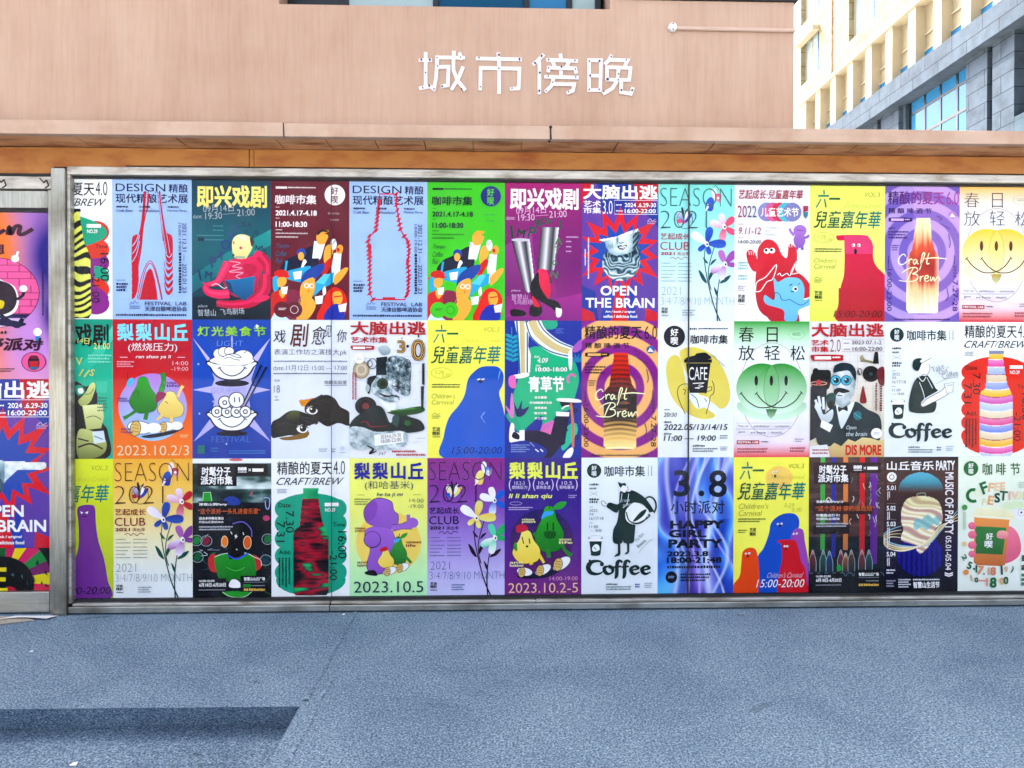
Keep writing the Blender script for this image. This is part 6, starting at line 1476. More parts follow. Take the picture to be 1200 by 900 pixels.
# --- coffee market in dark green
def fat_coffee(a, x0, y0, x1, y1, c):
    X = lambda u: x0 + u * (x1 - x0)
    Y = lambda v: y0 + v * (y1 - y0)
    q = lambda *p: [(X(u), Y(v)) for u, v in p]
    k = (y1 - y0) / 110.0
    a.cur = 'lettering'
    a.L(q((0.235, 0.26), (0.21, 0.07), (0.14, 0.03), (0.06, 0.10), (0.015, 0.35), (0.045, 0.62), (0.12, 0.73), (0.20, 0.70), (0.245, 0.58)), (5 * k, 11 * k, 17 * k, 28 * k, 28 * k, 19 * k, 12 * k, 5 * k), c); a.E(X(0.225), Y(0.2), 12 * k, 13 * k, c); a.L(q((0.065, 0.01), (0.03, -0.02), (0.05, 0.08)), (3 * k, 9 * k, 6 * k), c)
    a.L(q((0.325, 0.33), (0.265, 0.40), (0.275, 0.62), (0.325, 0.73), (0.385, 0.64), (0.385, 0.42)), (9 * k, 22 * k, 22 * k, 10 * k, 22 * k, 22 * k), c, closed=True)
    for u in (0.455, 0.575): a.L(q((u + 0.085, 0.12), (u + 0.05, 0.02), (u + 0.012, 0.10), (u, 0.35), (u, 0.70), (u - 0.012, 0.90), (u - 0.035, 0.98)), (12 * k, 15 * k, 22 * k, 22 * k, 22 * k, 18 * k, 4 * k), c); a.L(q((u - 0.05, 0.36), (u + 0.065, 0.33)), 11 * k, c)
    for u in (0.73, 0.90): a.L(q((u - 0.055, 0.55), (u + 0.055, 0.45), (u + 0.035, 0.35), (u - 0.01, 0.33), (u - 0.06, 0.48), (u - 0.04, 0.68), (u + 0.01, 0.74), (u + 0.075, 0.64)), (8 * k, 12 * k, 17 * k, 13 * k, 22 * k, 22 * k, 14 * k, 6 * k), c)
    a.cur = 'illustration'

def coffee_common(a, num, d0):
    a.R(27, 33, 463, 815, 'dee4ec'); a.cur = 'illustration'
    disc_logo(a, 99, 108, 41, GREEN_D, 'dfe8ec'); a.T('咖啡市集', 158, 80, 390, 142, GREEN_D, 0.02); a.F(406, 80, 414, 140, 1, '5a7a80', 1); a.F(424, 80, 434, 140, 1, '5a7a80', 1)
    a.F(72, 180, 127, 193, 1, GREEN_D, gap=0.05); a.F(72, 204, 112, 216, 1, '4a686c', gap=0.3); a.L([(74, 228), (120, 250)], 2, '7a9298', False); a.L([(120, 228), (74, 250)], 2, '7a9298', False); a.F(72, 265, 127, 296, 2, GREEN_D, gap=0.2)
    a.F(72, 314, 92, 320, 1, '4a686c'); a.T('2022', 72, 328, 118, 344, GREEN_D, -0.005); a.T('05', 72, 350, 96, 364, GREEN_D, -0.005); a.T(d0, 72, 372, 152, 390, GREEN_D, -0.005); a.F(72, 405, 92, 411, 1, '4a686c'); a.T('11:00', 72, 420, 122, 436, GREEN_D, -0.005); a.T('— 18:00', 76, 442, 142, 458, GREEN_D, -0.005)
    a.E(107, 492, 42, 13, GREEN_D); a.E(107, 490, 38, 10, 'e0e6ec'); a.P([(68, 498), (146, 498), (144, 514), (70, 514)], 'e6eaee'); a.P([(72, 512), (143, 512), (136, 586), (82, 586)], GREEN_D); a.E(107, 588, 28, 8, GREEN_D); a.S([(88, 550), (105, 530), (125, 535), (130, 560), (110, 570), (92, 568)], 'dfe8ec'); a.L([(98, 545), (112, 560)], 4, GREEN_D)
    fat_coffee(a, 60, 622, 432, 728, GREEN_D)
    a.T('address', 168, 752, 234, 763, GREEN_D, 0.03); a.F(168, 770, 312, 796, 2, '6a8288'); a.F(334, 756, 360, 782, 2, '3a5aa0', gap=0.3); a.F(388, 752, 432, 785, 3, '9aaab4')
    a.T(num, 72, 204, 106, 216, '4a686c', 0)

def p_coffee_carry():
    a = Art(27, 33, 463, 815); coffee_common(a, 'NO.33', '16/17/18'); G = GREEN_D
    a.S([(245, 235), (258, 226), (300, 228), (312, 220), (345, 232), (390, 265), (430, 320), (440, 345), (415, 345), (390, 330), (340, 330), (335, 420), (330, 480), (320, 522), (268, 520), (262, 470), (258, 522), (210, 520), (208, 450), (230, 400), (240, 330)], G); a.S([(245, 300), (230, 348), (190, 330), (170, 312), (185, 290), (225, 300)], G)
    a.S([(168, 300), (150, 280), (138, 285), (145, 305), (165, 312)], 'e4e9ee'); a.L([(168, 298), (150, 280), (140, 288), (150, 306), (166, 310)], 3, G)
    a.O(415, 310, 38, 52, 9, G, -150, 150); a.E(338, 355, 66, 60, 'e4e9ee', -35); a.O(338, 355, 64, 58, 5, G); a.S([(282, 340), (330, 290), (405, 330), (400, 370), (340, 410), (285, 395)], 'e4e9ee'); a.S([(320, 400), (340, 370), (370, 340), (398, 330), (385, 360), (350, 390)], G)
    a.L([(282, 345), (300, 395), (350, 408), (412, 372), (428, 340)], 7, G); a.L([(296, 240), (285, 300), (262, 320)], 3, 'e4e9ee'); a.L([(258, 238), (250, 290)], 3, 'e4e9ee'); a.S([(418, 350), (436, 345), (438, 362), (422, 368)], 'e4e9ee')
    a.S([(246, 200), (262, 190), (285, 192), (290, 215), (275, 232), (258, 226)], 'e8ecf0'); a.S([(235, 172), (255, 180), (275, 178), (280, 195), (262, 192), (250, 205), (240, 190)], G); a.L([(285, 195), (292, 212), (278, 230)], 2.5, G)
    a.P([(234, 524), (248, 524), (250, 580), (245, 594), (214, 602), (216, 594), (234, 580)], G); a.P([(286, 524), (300, 524), (300, 572), (292, 584), (274, 588), (276, 580), (288, 570)], G)
    a.T('I love', 258, 268, 300, 286, 'd0dce0', -0.01, 0, -8); a.T('coffee', 262, 292, 312, 310, 'd0dce0', -0.01, 0, -8); a.T('The Best', 325, 480, 388, 500, '4a6a6c', -0.01, 0, -48); a.T('Beans', 338, 515, 398, 535, '2a4c4e', 0, 0, -42); a.L([(352, 580), (385, 540), (432, 500)], 2, '7a9294')
    cell(a, 7, 2, 'white coffee poster with a green figure carrying a giant coffee cup')

def p_coffee_takeout():
    a = Art(27, 33, 463, 815); coffee_common(a, 'NO.33', '16/17/18'); G = GREEN_D
    a.frm(403, 60, 822, 832)
    a.S([(540, 560), (545, 480), (570, 400), (600, 372), (640, 365), (665, 395), (690, 440), (700, 455), (640, 490), (610, 520), (620, 545), (690, 515), (685, 570), (640, 582), (570, 580)], G); a.L([(598, 405), (622, 470), (628, 520)], 3, 'e0e6ec'); a.L([(640, 378), (672, 440)], 3, 'e0e6ec')
    a.S([(612, 520), (650, 495), (720, 455), (745, 425), (765, 440), (760, 470), (700, 505), (640, 535), (615, 540)], 'e8ecf0'); a.L([(612, 528), (650, 495), (720, 455), (742, 430)], 3, G); a.L([(640, 538), (700, 508), (765, 470)], 3, G)
    a.P([(738, 415), (790, 406), (786, 460), (752, 470)], 'e2e7ec'); a.L([(738, 415), (790, 406), (786, 460), (752, 470)], 3, '5a7478', False, None, True); a.L([(750, 425), (784, 420)], 6, 'b4c0c4')
    a.S([(590, 335), (600, 305), (640, 295), (655, 320), (645, 360), (620, 368)], 'e8ecf0'); a.L([(650, 300), (656, 330), (640, 362), (612, 358)], 2.5, G); a.S([(558, 310), (565, 280), (590, 268), (615, 275), (605, 310), (590, 340), (566, 332)], G); a.S([(600, 285), (635, 262), (662, 262), (655, 280), (625, 298)], 'eef0f2'); a.L([(600, 300), (630, 285), (662, 266)], 3, G); a.L([(590, 372), (615, 400), (634, 375)], 4, 'e8ecf0')
    a.T('Take', 664, 308, 735, 338, '3a5a5e', -0.014, 0, -20); a.T('"Out"', 694, 328, 765, 356, '3a5a5e', -0.014, 0, -20); a.T('Coffee', 724, 346, 814, 378, '3a5a5e', -0.014, 0, -16); a.L([(690, 415), (740, 390), (815, 374)], 2, '7a9294')
    a.frm(27, 33, 463, 815)
    cell(a, 11, 1, 'white coffee poster with a green jacketed person in a cap holding out a mug')

# --- lost track party market
def shizong_text(a, head, lines, col, row, label):
    a.T(head[0], 768, 84, 930, 136, 'f0f0f2', 0.028); a.T(head[1], 760, 136, 942, 186, 'f0f0f2', 0.028); a.T('888', 972, 86, 1022, 106, 'f0f0f2', 0.045); a.F(974, 110, 1022, 122, 1, 'd8d8dc'); a.T('×', 1032, 94, 1048, 110, 'f0f0f2', 0); a.R(1055, 94, 1118, 112, 'e8e8ec')
    a.T(lines[0], 750, 290, 910, 308, 'f0f0f2', 0.03); a.T(lines[1], 746, 322, 1100, 354, 'd87a48', 0.006); a.T(lines[2], 750, 370, 890, 386, 'f0f0f2', 0.025); a.T(lines[3], 750, 392, 890, 406, 'e0e0e4', 0.025); a.F(750, 422, 942, 452, 2, 'b8bcc4')
    a.T('16:00-22:00', 750, 730, 838, 742, 'f0f0f2', 0.02); a.T('6月18日-6月20日', 750, 748, 902, 770, 'f0f0f2', 0.03); a.F(748, 784, 900, 794, 1, '9a9ea8'); a.T('智慧山山丘广场', 1006, 716, 1126, 736, 'f0f0f2', 0.03); a.F(1006, 742, 1126, 750, 1, '8a9098'); a.F(1050, 762, 1126, 770, 1, 'a8acb4'); a.F(1006, 780, 1126, 796, 1, 'd8b868', gap=0.1)
    cell(a, col, row, label)

def p_dj():
    a = Art(710, 38, 1160, 832)
    def bg(x, y):
        n = nz(x * 0.006, y * 0.018, 1); m = nz(x * 0.02, y * 0.05, 5)
        if y < 62: return lin('dfe4ea')
        if y < 290: return ramp([(0, '14282c'), (0.45, '3a5a5a'), (0.7, '9aaeae'), (1, 'd8e2e0')], 0.42 + 0.6 * n + 0.3 * m + (0.25 if 140 < y < 215 and x > 900 else -0.12))
        return ramp([(0, '0c1220'), (0.6, '121c28'), (1, '24404a')], 0.3 + 0.5 * n + 0.3 * m)
    a.D(710, 38, 1160, 832, 76, 134, bg); a.cur = 'illustration'
    K = '10121e'
    a.P([(736, 68), (1140, 68), (1140, 136), (962, 136), (962, 196), (740, 196)], K); a.P([(770, 230), (812, 228), (822, 282), (762, 284)], '2aa03c'); a.L([(768, 280), (772, 232), (812, 230), (820, 280)], 3, 'c8e8c8', False); a.S([(890, 300), (895, 265), (940, 255), (975, 275), (975, 302)], '2a4a9c'); a.E(958, 45, 40, 8, 'c87878')
    a.L([(1125, 280), (1130, 320), (1145, 325), (1150, 270), (1120, 262)], 5, 'a8b4f0'); a.E(1132, 380, 20, 16, 'b84a78'); a.L([(1040, 250), (1052, 228)], 6, 'c86a6a')
    a.R(745, 282, 910, 312, '0e1424'); a.R(745, 318, 1104, 358, '0c1020')
    rg = random.Random(2)
    for i in range(46):
        x, y = rg.uniform(715, 1150), rg.uniform(480, 825)
        a.L([(x, y), (x + rg.uniform(-30, 30), y + rg.uniform(-20, 20)), (x + rg.uniform(-40, 40), y + rg.uniform(-30, 30))], rg.uniform(1.5, 3.2), rg.choice(['c8d4dc', '3a6a68', '2a8a48', '4a5a70', '8a98a8', '2a3a50']))
    for x, y, c in ((790, 508, '8a2a4a'), (1140, 500, '2a7a4c'), (735, 505, '2a8a4a'), (740, 600, '1c6a44'), (1130, 620, '1a4a58')): a.E(x, y, 20, 24, c, 20); a.O(x, y, 32, 30, 3, 'a8b4bc')
    a.S([(805, 600), (840, 585), (850, 680), (815, 680), (800, 640)], 'b83a3c'); a.S([(1055, 590), (1095, 610), (1108, 650), (1080, 680), (1050, 660)], 'b83a3c'); a.S([(838, 600), (900, 580), (1010, 578), (1060, 600), (1075, 680), (1060, 720), (990, 740), (880, 735), (850, 690)], '2a9a34', '1f7c2a'); a.L([(838, 600), (900, 580), (1010, 578), (1060, 600), (1100, 620), (1105, 655)], 3, 'dff0e0'); a.L([(905, 660), (960, 680), (1010, 660)], 3, '6ac86a')
    a.S([(915, 600), (920, 430), (950, 408), (990, 415), (1010, 460), (1005, 590), (960, 605)], '080a12'); a.L([(912, 590), (960, 612), (1010, 590), (1030, 580)], 9, '4a5ac8'); a.E(895, 512, 19, 34, 'd8843c'); a.O(895, 512, 18, 32, 3, 'f0d8b8'); a.E(1025, 518, 23, 38, 'c86a34', 8); a.O(1025, 518, 22, 37, 3, 'f0d8b8'); a.L([(940, 410), (1000, 400), (1045, 440), (1050, 485)], 6, '7a70c8'); a.P([(950, 480), (965, 470), (962, 482), (972, 480), (955, 498), (958, 486)], 'f0f2f4')
    for p in ([(930, 455), (938, 470)], [(1000, 460), (1005, 475)], [(960, 555), (968, 560)]): a.L(p, 4, 'e8ecf0')
    a.S([(885, 800), (1030, 800), (1010, 825), (930, 830)], '2a9a34'); a.L([(870, 790), (930, 828), (1010, 828), (1060, 790)], 3, 'c8e0c8')
    a.E(952, 757, 36, 34, '0c0e18'); a.S([(922, 772), (930, 735), (955, 728), (980, 745), (985, 775)], 'f0f2f4'); a.R(985, 708, 1128, 800, '10141e'); a.R(745, 722, 905, 800, '0e1420'); a.R(1000, 756, 1045, 774, '2a8a3a')
    shizong_text(a, ('时髦分子', '派对市集'), ('深夜山洞Party', '“这个派对·一头扎进音乐里”', '适合多种舞台演出', '开启山丘派对DNA'), 2, 2, 'dark party poster with a green shirted figure wearing orange headphones')

def p_stripe_party():
    a = Art(710, 38, 1160, 832)
    a.frm(460, 30, 888, 800)
    rg = random.Random(6)
    def bg(x, y):
        n = nz(x * 0.008, y * 0.03, 9)
        if y < 480: return ramp([(0, '4a3434'), (0.5, '5e4644'), (1, '7a6462')], 0.5 + 0.5 * n)
        return ramp([(0, '131c26'), (0.5, '1c2c34'), (1, '32505a')], 0.35 + 0.5 * n - (y - 640) * 0.0008)
    a.D(460, 30, 888, 800, 60, 108, bg); a.cur = 'illustration'
    for i in range(22): a.L([(462, 70 + i * 20), (886, 70 + i * 20)], 1.5, '46302e')
    for x0, x1, c, y1 in ((525, 551, '5ab85c', 560), (588, 612, '3a3aa8', 600), (655, 682, 'e0955a', 560), (748, 778, 'd2353c', 610), (810, 850, '7a3aa0', 640)): a.R(x0, 30, x1, y1, c, mix(c, '1c2c34', 0.35))
    for i in range(24):
        x, y = rg.uniform(700, 880), rg.uniform(100, 460)
        a.L([(x, y), (x + rg.uniform(-12, 12), y + 14), (x + rg.uniform(-16, 16), y + 34)], rg.uniform(2, 4), rg.choice(['d8d8d8', '8a9aa0', 'c8b8a0']))
    a.L([(555, 275), (570, 260), (588, 278)], 6, 'd8d0c8')
    for x, c in ((480, 'a8343c'), (540, '2a7a58'), (575, '2a4aa0'), (640, 'b03a3a'), (668, 'd0853c'), (700, '8a5a3a'), (760, 'b83840'), (800, '5a7a80')):
        y = 565 + (x * 7 % 20)
        a.S([(x - 16, 690), (x - 18, y + 50), (x - 10, y + 22), (x + 10, y + 22), (x + 20, y + 60), (x + 18, 690)], mix(c, '1c3c44', 0.55), '16303a'); a.E(x, y + 8, 9, 13, mix(c, 'c8b8a8', 0.3)); a.L([(x - 18, 680), (x - 18, y + 50), (x - 8, y + 18), (x, y - 8), (x + 10, y + 18), (x + 20, y + 60), (x + 20, 680)], 2.2, 'a8c0c8')
    a.S([(615, 660), (630, 640), (645, 665), (630, 680)], '2aa04c'); a.S([(455, 710), (500, 690), (560, 700), (650, 685), (730, 700), (800, 690), (886, 700), (886, 800), (460, 800)], '12202a', '0e1620')
    for i in range(10):
        x = 470 + i * 44
        a.O(x, 712, 20, 24, 2.2, '7a98a4', 190, 350)
    a.P([(482, 60), (866, 60), (866, 120), (690, 120), (690, 182), (486, 182)], '3a2426'); a.R(482, 285, 690, 308, '3e2a2a'); a.R(482, 308, 824, 354, '4a3230'); a.R(482, 415, 688, 466, '2c2224'); a.R(722, 670, 866, 768, '10161e'); a.R(480, 690, 640, 768, '101820')
    a.frm(710, 38, 1160, 832)
    shizong_text(a, ('时髦分子', '派对市集'), ('快盖时髦局Party1.0', '“这个派对·穿的很危险”', '时髦圈点打卡!', '轻触极品潮流'), 10, 2, 'brown party poster with hanging coloured stripes above a crowd of dancers')

# --- three point eight hour party
def p_38():
    a = Art(463, 35, 905, 808)
    def bg(x, y):
        u, v = (x - 463) / 442, (y - 35) / 773
        w = nz(u * 1.6 + v * 0.7, v * 2.2, 4)
        s = math.sin(7 * u + 3.2 * v * u - 4 * v + 3.5 * w)
        c = ramp([(0, '2850b0'), (0.3, '4a84da'), (0.5, '6aaae8'), (0.66, '9cc4f0'), (0.8, '7c86d4'), (1, '4a50b0')], 0.5 + 0.5 * s)
        k = math.exp(-((u - (0.95 - 0.12 * v - 0.22 * math.sin(2.4 * v))) / 0.035) ** 2) + 0.7 * math.exp(-((u - (0.8 - 0.1 * v)) / 0.02) ** 2) * (1 if v < 0.5 else 0)
        c = mix(c, 'dceafa', 0.85 * min(1, k)); p = max(0, min(1, (v - 0.55) * 3)) * max(0, math.sin(3.2 * u + 0.4))
        c = mix(c, ramp([(0, '5a3c9c'), (0.5, '9a82cc'), (1, 'd0c0ea')], 0.5 + 0.5 * math.sin(9 * u - 6 * v + 4 * w)), 0.8 * p)
        if v > 0.6 and u < 0.38: c = mix(c, ramp([(0, '2a7ad0'), (1, '6ac0f0')], 0.5 + 0.5 * math.sin(14 * v + 9 * u * u * 3)), min(1, (v - 0.6) * 6) * (1 - u / 0.38) ** 0.4)
        for i, (p, q, r, w, st) in enumerate(((0.50, 0.9, 2.0, 0.018, 0.8), (0.62, 0.6, 2.6, 0.014, 0.75), (0.18, 1.2, 1.7, 0.03, 0.6), (0.84, 0.5, 3.0, 0.012, 0.8), (0.34, 0.8, 2.4, 0.012, 0.5), (0.72, 0.7, 3.6, 0.02, 0.6))):
            d = u - p - 0.16 * math.sin(r * v * 2 + q * 4) - 0.2 * (v - 0.5) * (1 if i % 2 else -1)
            c = mix(c, 'dfe6fa' if i % 3 else 'c4b4ee', st * math.exp(-(d / w) ** 2))
            c = mix(c, '28389a', 0.35 * math.exp(-((d - 0.05) / (w * 1.6)) ** 2))
        if u > 0.36 and v < 0.45: c = mix(c, '8aaeea', 0.2)
        return c
    a.D(463, 35, 905, 808, 92, 160, bg); a.cur = 'illustration'
    a.E(543, 716, 34, 34, '1a2034')
    K = '1a2236'
    a.T('3', 555, 108, 650, 258, K, 0.02); a.E(717, 240, 17, 17, K); a.T('8', 760, 108, 866, 262, K, 0.02); a.T('小时派对', 538, 280, 852, 356, K, 0.016)
    a.T('HAPPY', 535, 393, 850, 440, K, 0.06); a.T('GIRL', 528, 446, 748, 490, K, 0.06); a.T('PARTY', 525, 500, 840, 550, K, 0.06); a.T('2023.3.8', 518, 568, 758, 598, K, 0.05); a.T('18:00-21:48', 516, 602, 836, 636, K, 0.05); a.F(518, 650, 830, 668, 1, K, gap=0.15); a.F(596, 694, 770, 744, 3, K, gap=0.3); a.F(526, 708, 560, 724, 2, '9ab0d8')
    cell(a, 8, 2, 'shiny blue holographic party poster with a big dark 3.8')

# --- music of party
def p_music():
    a = Art(400, 28, 818, 792)
    a.G(400, 28, 818, 792, '3c2a30', '5e403a', '4e3634', '3c2c3a', '2c2248', '14143a', '0c0c1e'); a.cur = 'illustration'
    import random as _r
    up = inpoly([(608 + 128 * math.cos(t * 0.1), 228 + 112 * math.sin(t * 0.1)) for t in range(63)])
    a.D(478, 112, 740, 232, 50, 34, lambda x, y: ramp([(0, '6ab4c8'), (0.5, '5aa0b0'), (1, '5e443e')], (y - 112) / 112 + 0.12 * nz(x * 0.2, y * 0.2)) if up(x, y) else None)
    lo = inpoly([(608 + 130 * math.cos(t * 0.1), 590 + 116 * math.sin(t * 0.1)) for t in range(63)])
    a.D(476, 500, 740, 708, 60, 46, lambda x, y: mix('1c1ca0', '2a2064' if y < 560 else '101050', 0.5 + 0.5 * math.sin((x - 608) * 0.22)) if lo(x, y) else None)
    wq = inpoly(smooth_pts([(500, 400), (498, 340), (520, 280), (560, 255), (640, 252), (700, 275), (726, 330), (728, 400), (690, 440), (670, 500), (650, 540), (610, 575), (585, 555), (580, 530), (500, 500), (510, 440)], True))
    def w(x, y):
        if not wq(x, y): return None
        s = math.sin(0.09 * (y - 0.35 * x) + 5 * nz(x * 0.006, y * 0.01, 3))
        c = ramp([(0, 'b0a890'), (0.4, 'e6dcbc'), (0.75, 'f0ece0'), (1, 'd8c8a0')], 0.5 + 0.5 * s)
        if s < -0.55: c = mix(c, 'c8909a', 0.5)
        if math.hypot((x - 640) * 0.8 + (y - 400) * 0.5, (y - 400) * 1.4) < 52 + 14 * math.sin(x * 0.1): c = mix(c, '6ab8c0', 0.7)
        if y < 310: c = mix(c, 'c4c486', 0.4)
        return c
    a.D(494, 246, 732, 580, 60, 84, w); a.L([(588, 252), (590, 238), (630, 234), (632, 252)], 8, '8a8a78')
    for i in range(4): a.L([(500, 420 + i * 22), (440, 440 + i * 14), (400, 470 + i * 12), (430, 510 + i * 12), (520, 535 + i * 8), (640, 530 - i * 6), (720, 450 - i * 10), (818, 330 + i * 20)], (2, 5, 4, 6, 9, 8, 5, 3), ('9ac0cc', 'e0d4c0', 'd8c890', 'e8dcc4')[i])
    a.E(444, 142, 27, 27, 'f0f0f0'); a.O(444, 142, 13, 13, 4, '6a5050')
    a.T('山丘音乐', 416, 52, 680, 104, 'f0f0f2', 0.02); a.T('PARTY', 692, 50, 798, 104, 'f0f0f2', 0.03); a.T('MUSIC OF PARTY', 744, 116, 792, 468, 'e8e4e6', 0.02, 0, 90); a.T('05.01-05.04', 748, 478, 780, 672, 'e8e4ea', 0.01, 0, 90); a.T('»', 744, 684, 790, 710, 'e8e4ea', 0.02, 0, 90)
    for t, y in (('5.01', 190), ('5.02', 305), ('5.03', 395), ('5.04', 566)): a.T(t, 416, y, 466, y + 26, 'f0f0f2', 0.02); a.F(418, y + 34, 436, y + (150 if t == '5.03' else 80), 2, 'e0dce0', 1, 0.3); a.R(416, y - 14, 466, y - 12, '9a8a8a')
    a.F(416, 664, 464, 696, 2, 'e0e0e8'); a.F(416, 725, 466, 770, 3, 'a8a8b8'); a.F(483, 720, 552, 774, 4, 'd8d8e0'); a.F(565, 720, 714, 730, 1, 'e0e0e8', gap=0.2); a.T('智慧山生活节', 566, 736, 714, 772, 'f0f0f4', 0.035)
    cell(a, 11, 2, 'dark music poster with a swirling cream ringed planet between two round moons')

# --- coffee festival cup in hand
def p_festival():
    a = Art(820, 22, 1242, 785)
    a.R(820, 22, 1242, 785, 'dff0d8', 'e2f0e0'); a.cur = 'illustration'
    a.frm(35, 25, 468, 805)
    P_, P2 = 'e88aa0', 'd4708c'
    a.S([(300, 450), (340, 430), (385, 470), (405, 540), (395, 600), (340, 640), (280, 640), (270, 560)], P_, P2)
    a.P([(130, 365), (338, 372), (312, 655), (285, 662), (150, 655), (128, 640)], 'e2a064', 'c07a48'); a.P([(135, 428), (318, 438), (298, 595), (140, 588)], '4a8a4e', '3c7842')
    a.S([(125, 365), (140, 330), (170, 318), (310, 322), (345, 350), (358, 385), (335, 392), (140, 378)], 'f0eed0', 'e2dcb2'); a.L([(128, 370), (240, 376), (352, 388)], 7, 'f4f2dc')
    for y, r in ((426, 24), (478, 25), (538, 25), (590, 22)): a.E(118, y, r, r * 0.92, P_, 0, P2)
    a.S([(262, 490), (270, 460), (305, 455), (330, 470), (320, 500), (285, 502)], 'f0b4a8', P_)
    a.T('好', 198, 468, 240, 508, 'eef2ec', 0.03); a.T('喫', 190, 512, 238, 555, 'eef2ec', 0.03)
    a.E(405, 350, 44, 44, 'eaeef0'); a.O(405, 350, 20, 20, 2, '9aa8c0'); a.E(405, 350, 6, 6, '3a4a78'); a.S([(290, 320), (320, 290), (400, 285), (420, 320), (340, 330)], 'd4e2c4')
    disc_logo(a, 108, 93, 43, '2f7a44', 'e4f0e4')
    for t, x0, x1 in (('咖', 176, 232), ('啡', 256, 312), ('节', 338, 396)): a.T(t, x0, 62, x1, 132, '2c6a44', 0.014)
    a.O(122, 250, 34, 34, 18, '2f8044', 60, 290)
    for t, x, y, s, c, r in (('F', 186, 206, 70, '2a7a48', -20), ('F', 226, 204, 54, 'e0b890', 8), ('E', 262, 200, 50, 'e8ccb0', 0), ('E', 294, 196, 44, 'e4c098', 0), ('F', 185, 288, 40, 'dcd8b0', 10), ('E', 224, 278, 54, 'e0b080', 8), ('S', 262, 264, 56, '1c5a48', 0), ('T', 298, 252, 56, '2a6a4c', 6), ('I', 334, 252, 50, 'e4b8a0', 0), ('V', 366, 250, 50, 'e8d0b8', 0), ('A', 400, 252, 46, 'dfe0c0', 0), ('L', 428, 252, 46, 'e0c8a0', 0), ('O', 150, 236, 44, 'dfe6c8', 0)): a.C(t, x, y, s, c, 0.04, r)
    for t, x, y, s, c, r in (('5', 102, 656, 44, '1c6a4c', 20), ('.', 128, 676, 10, '1c6a4c', 0), ('1', 142, 675, 46, '1c6a4c', 0), ('7', 166, 684, 52, 'd89a68', 8), (',', 186, 706, 20, '2a6a58', 0), ('1', 214, 690, 44, 'dba888', 0), ('8', 240, 690, 48, 'd08a70', 0), ('1', 290, 684, 54, '1c5a54', -4), ('9', 316, 680, 34, 'e0b8a0', 0), (')', 352, 682, 40, '1c6a5a', 20), ('1', 112, 728, 34, 'd8a880', -10), (':', 130, 738, 22, '5a8a6a', 0), ('0', 142, 740, 30, '2a5a4c', 0), ('—', 180, 744, 8, 'd8988a', 0), ('1', 204, 752, 48, 'd89a80', 0), ('8', 240, 756, 60, '1c7a48', 0), (':', 270, 746, 26, 'e0b890', 0), ('0', 290, 748, 40, 'd8b088', 0), ('0', 314, 744, 44, '1f6a44', 0)): a.C(t, x, y, s if t not in '.,—' else 60, c, 0.04, r)
    a.E(70, 318, 16, 16, '5a9a5c'); a.E(70, 530, 14, 14, 'dfc8a0'); a.E(80, 695, 16, 16, 'd89a5a'); a.T('2', 54, 594, 86, 622, '2a7a5a', 0.03, 0, 60); a.F(62, 345, 80, 450, 2, 'a8c4a0', 1); a.F(386, 172, 430, 210, 3, 'b8c8b8'); a.T('B', 408, 598, 440, 632, '1c3a3a', 0.03); a.T('a', 404, 655, 432, 684, '1c3a3a', 0.03); a.F(404, 700, 430, 780, 3, '5a8a7a', gap=0.2)
    cell(a, 12, 2, 'pale green coffee festival poster with a pink hand gripping an orange cup')

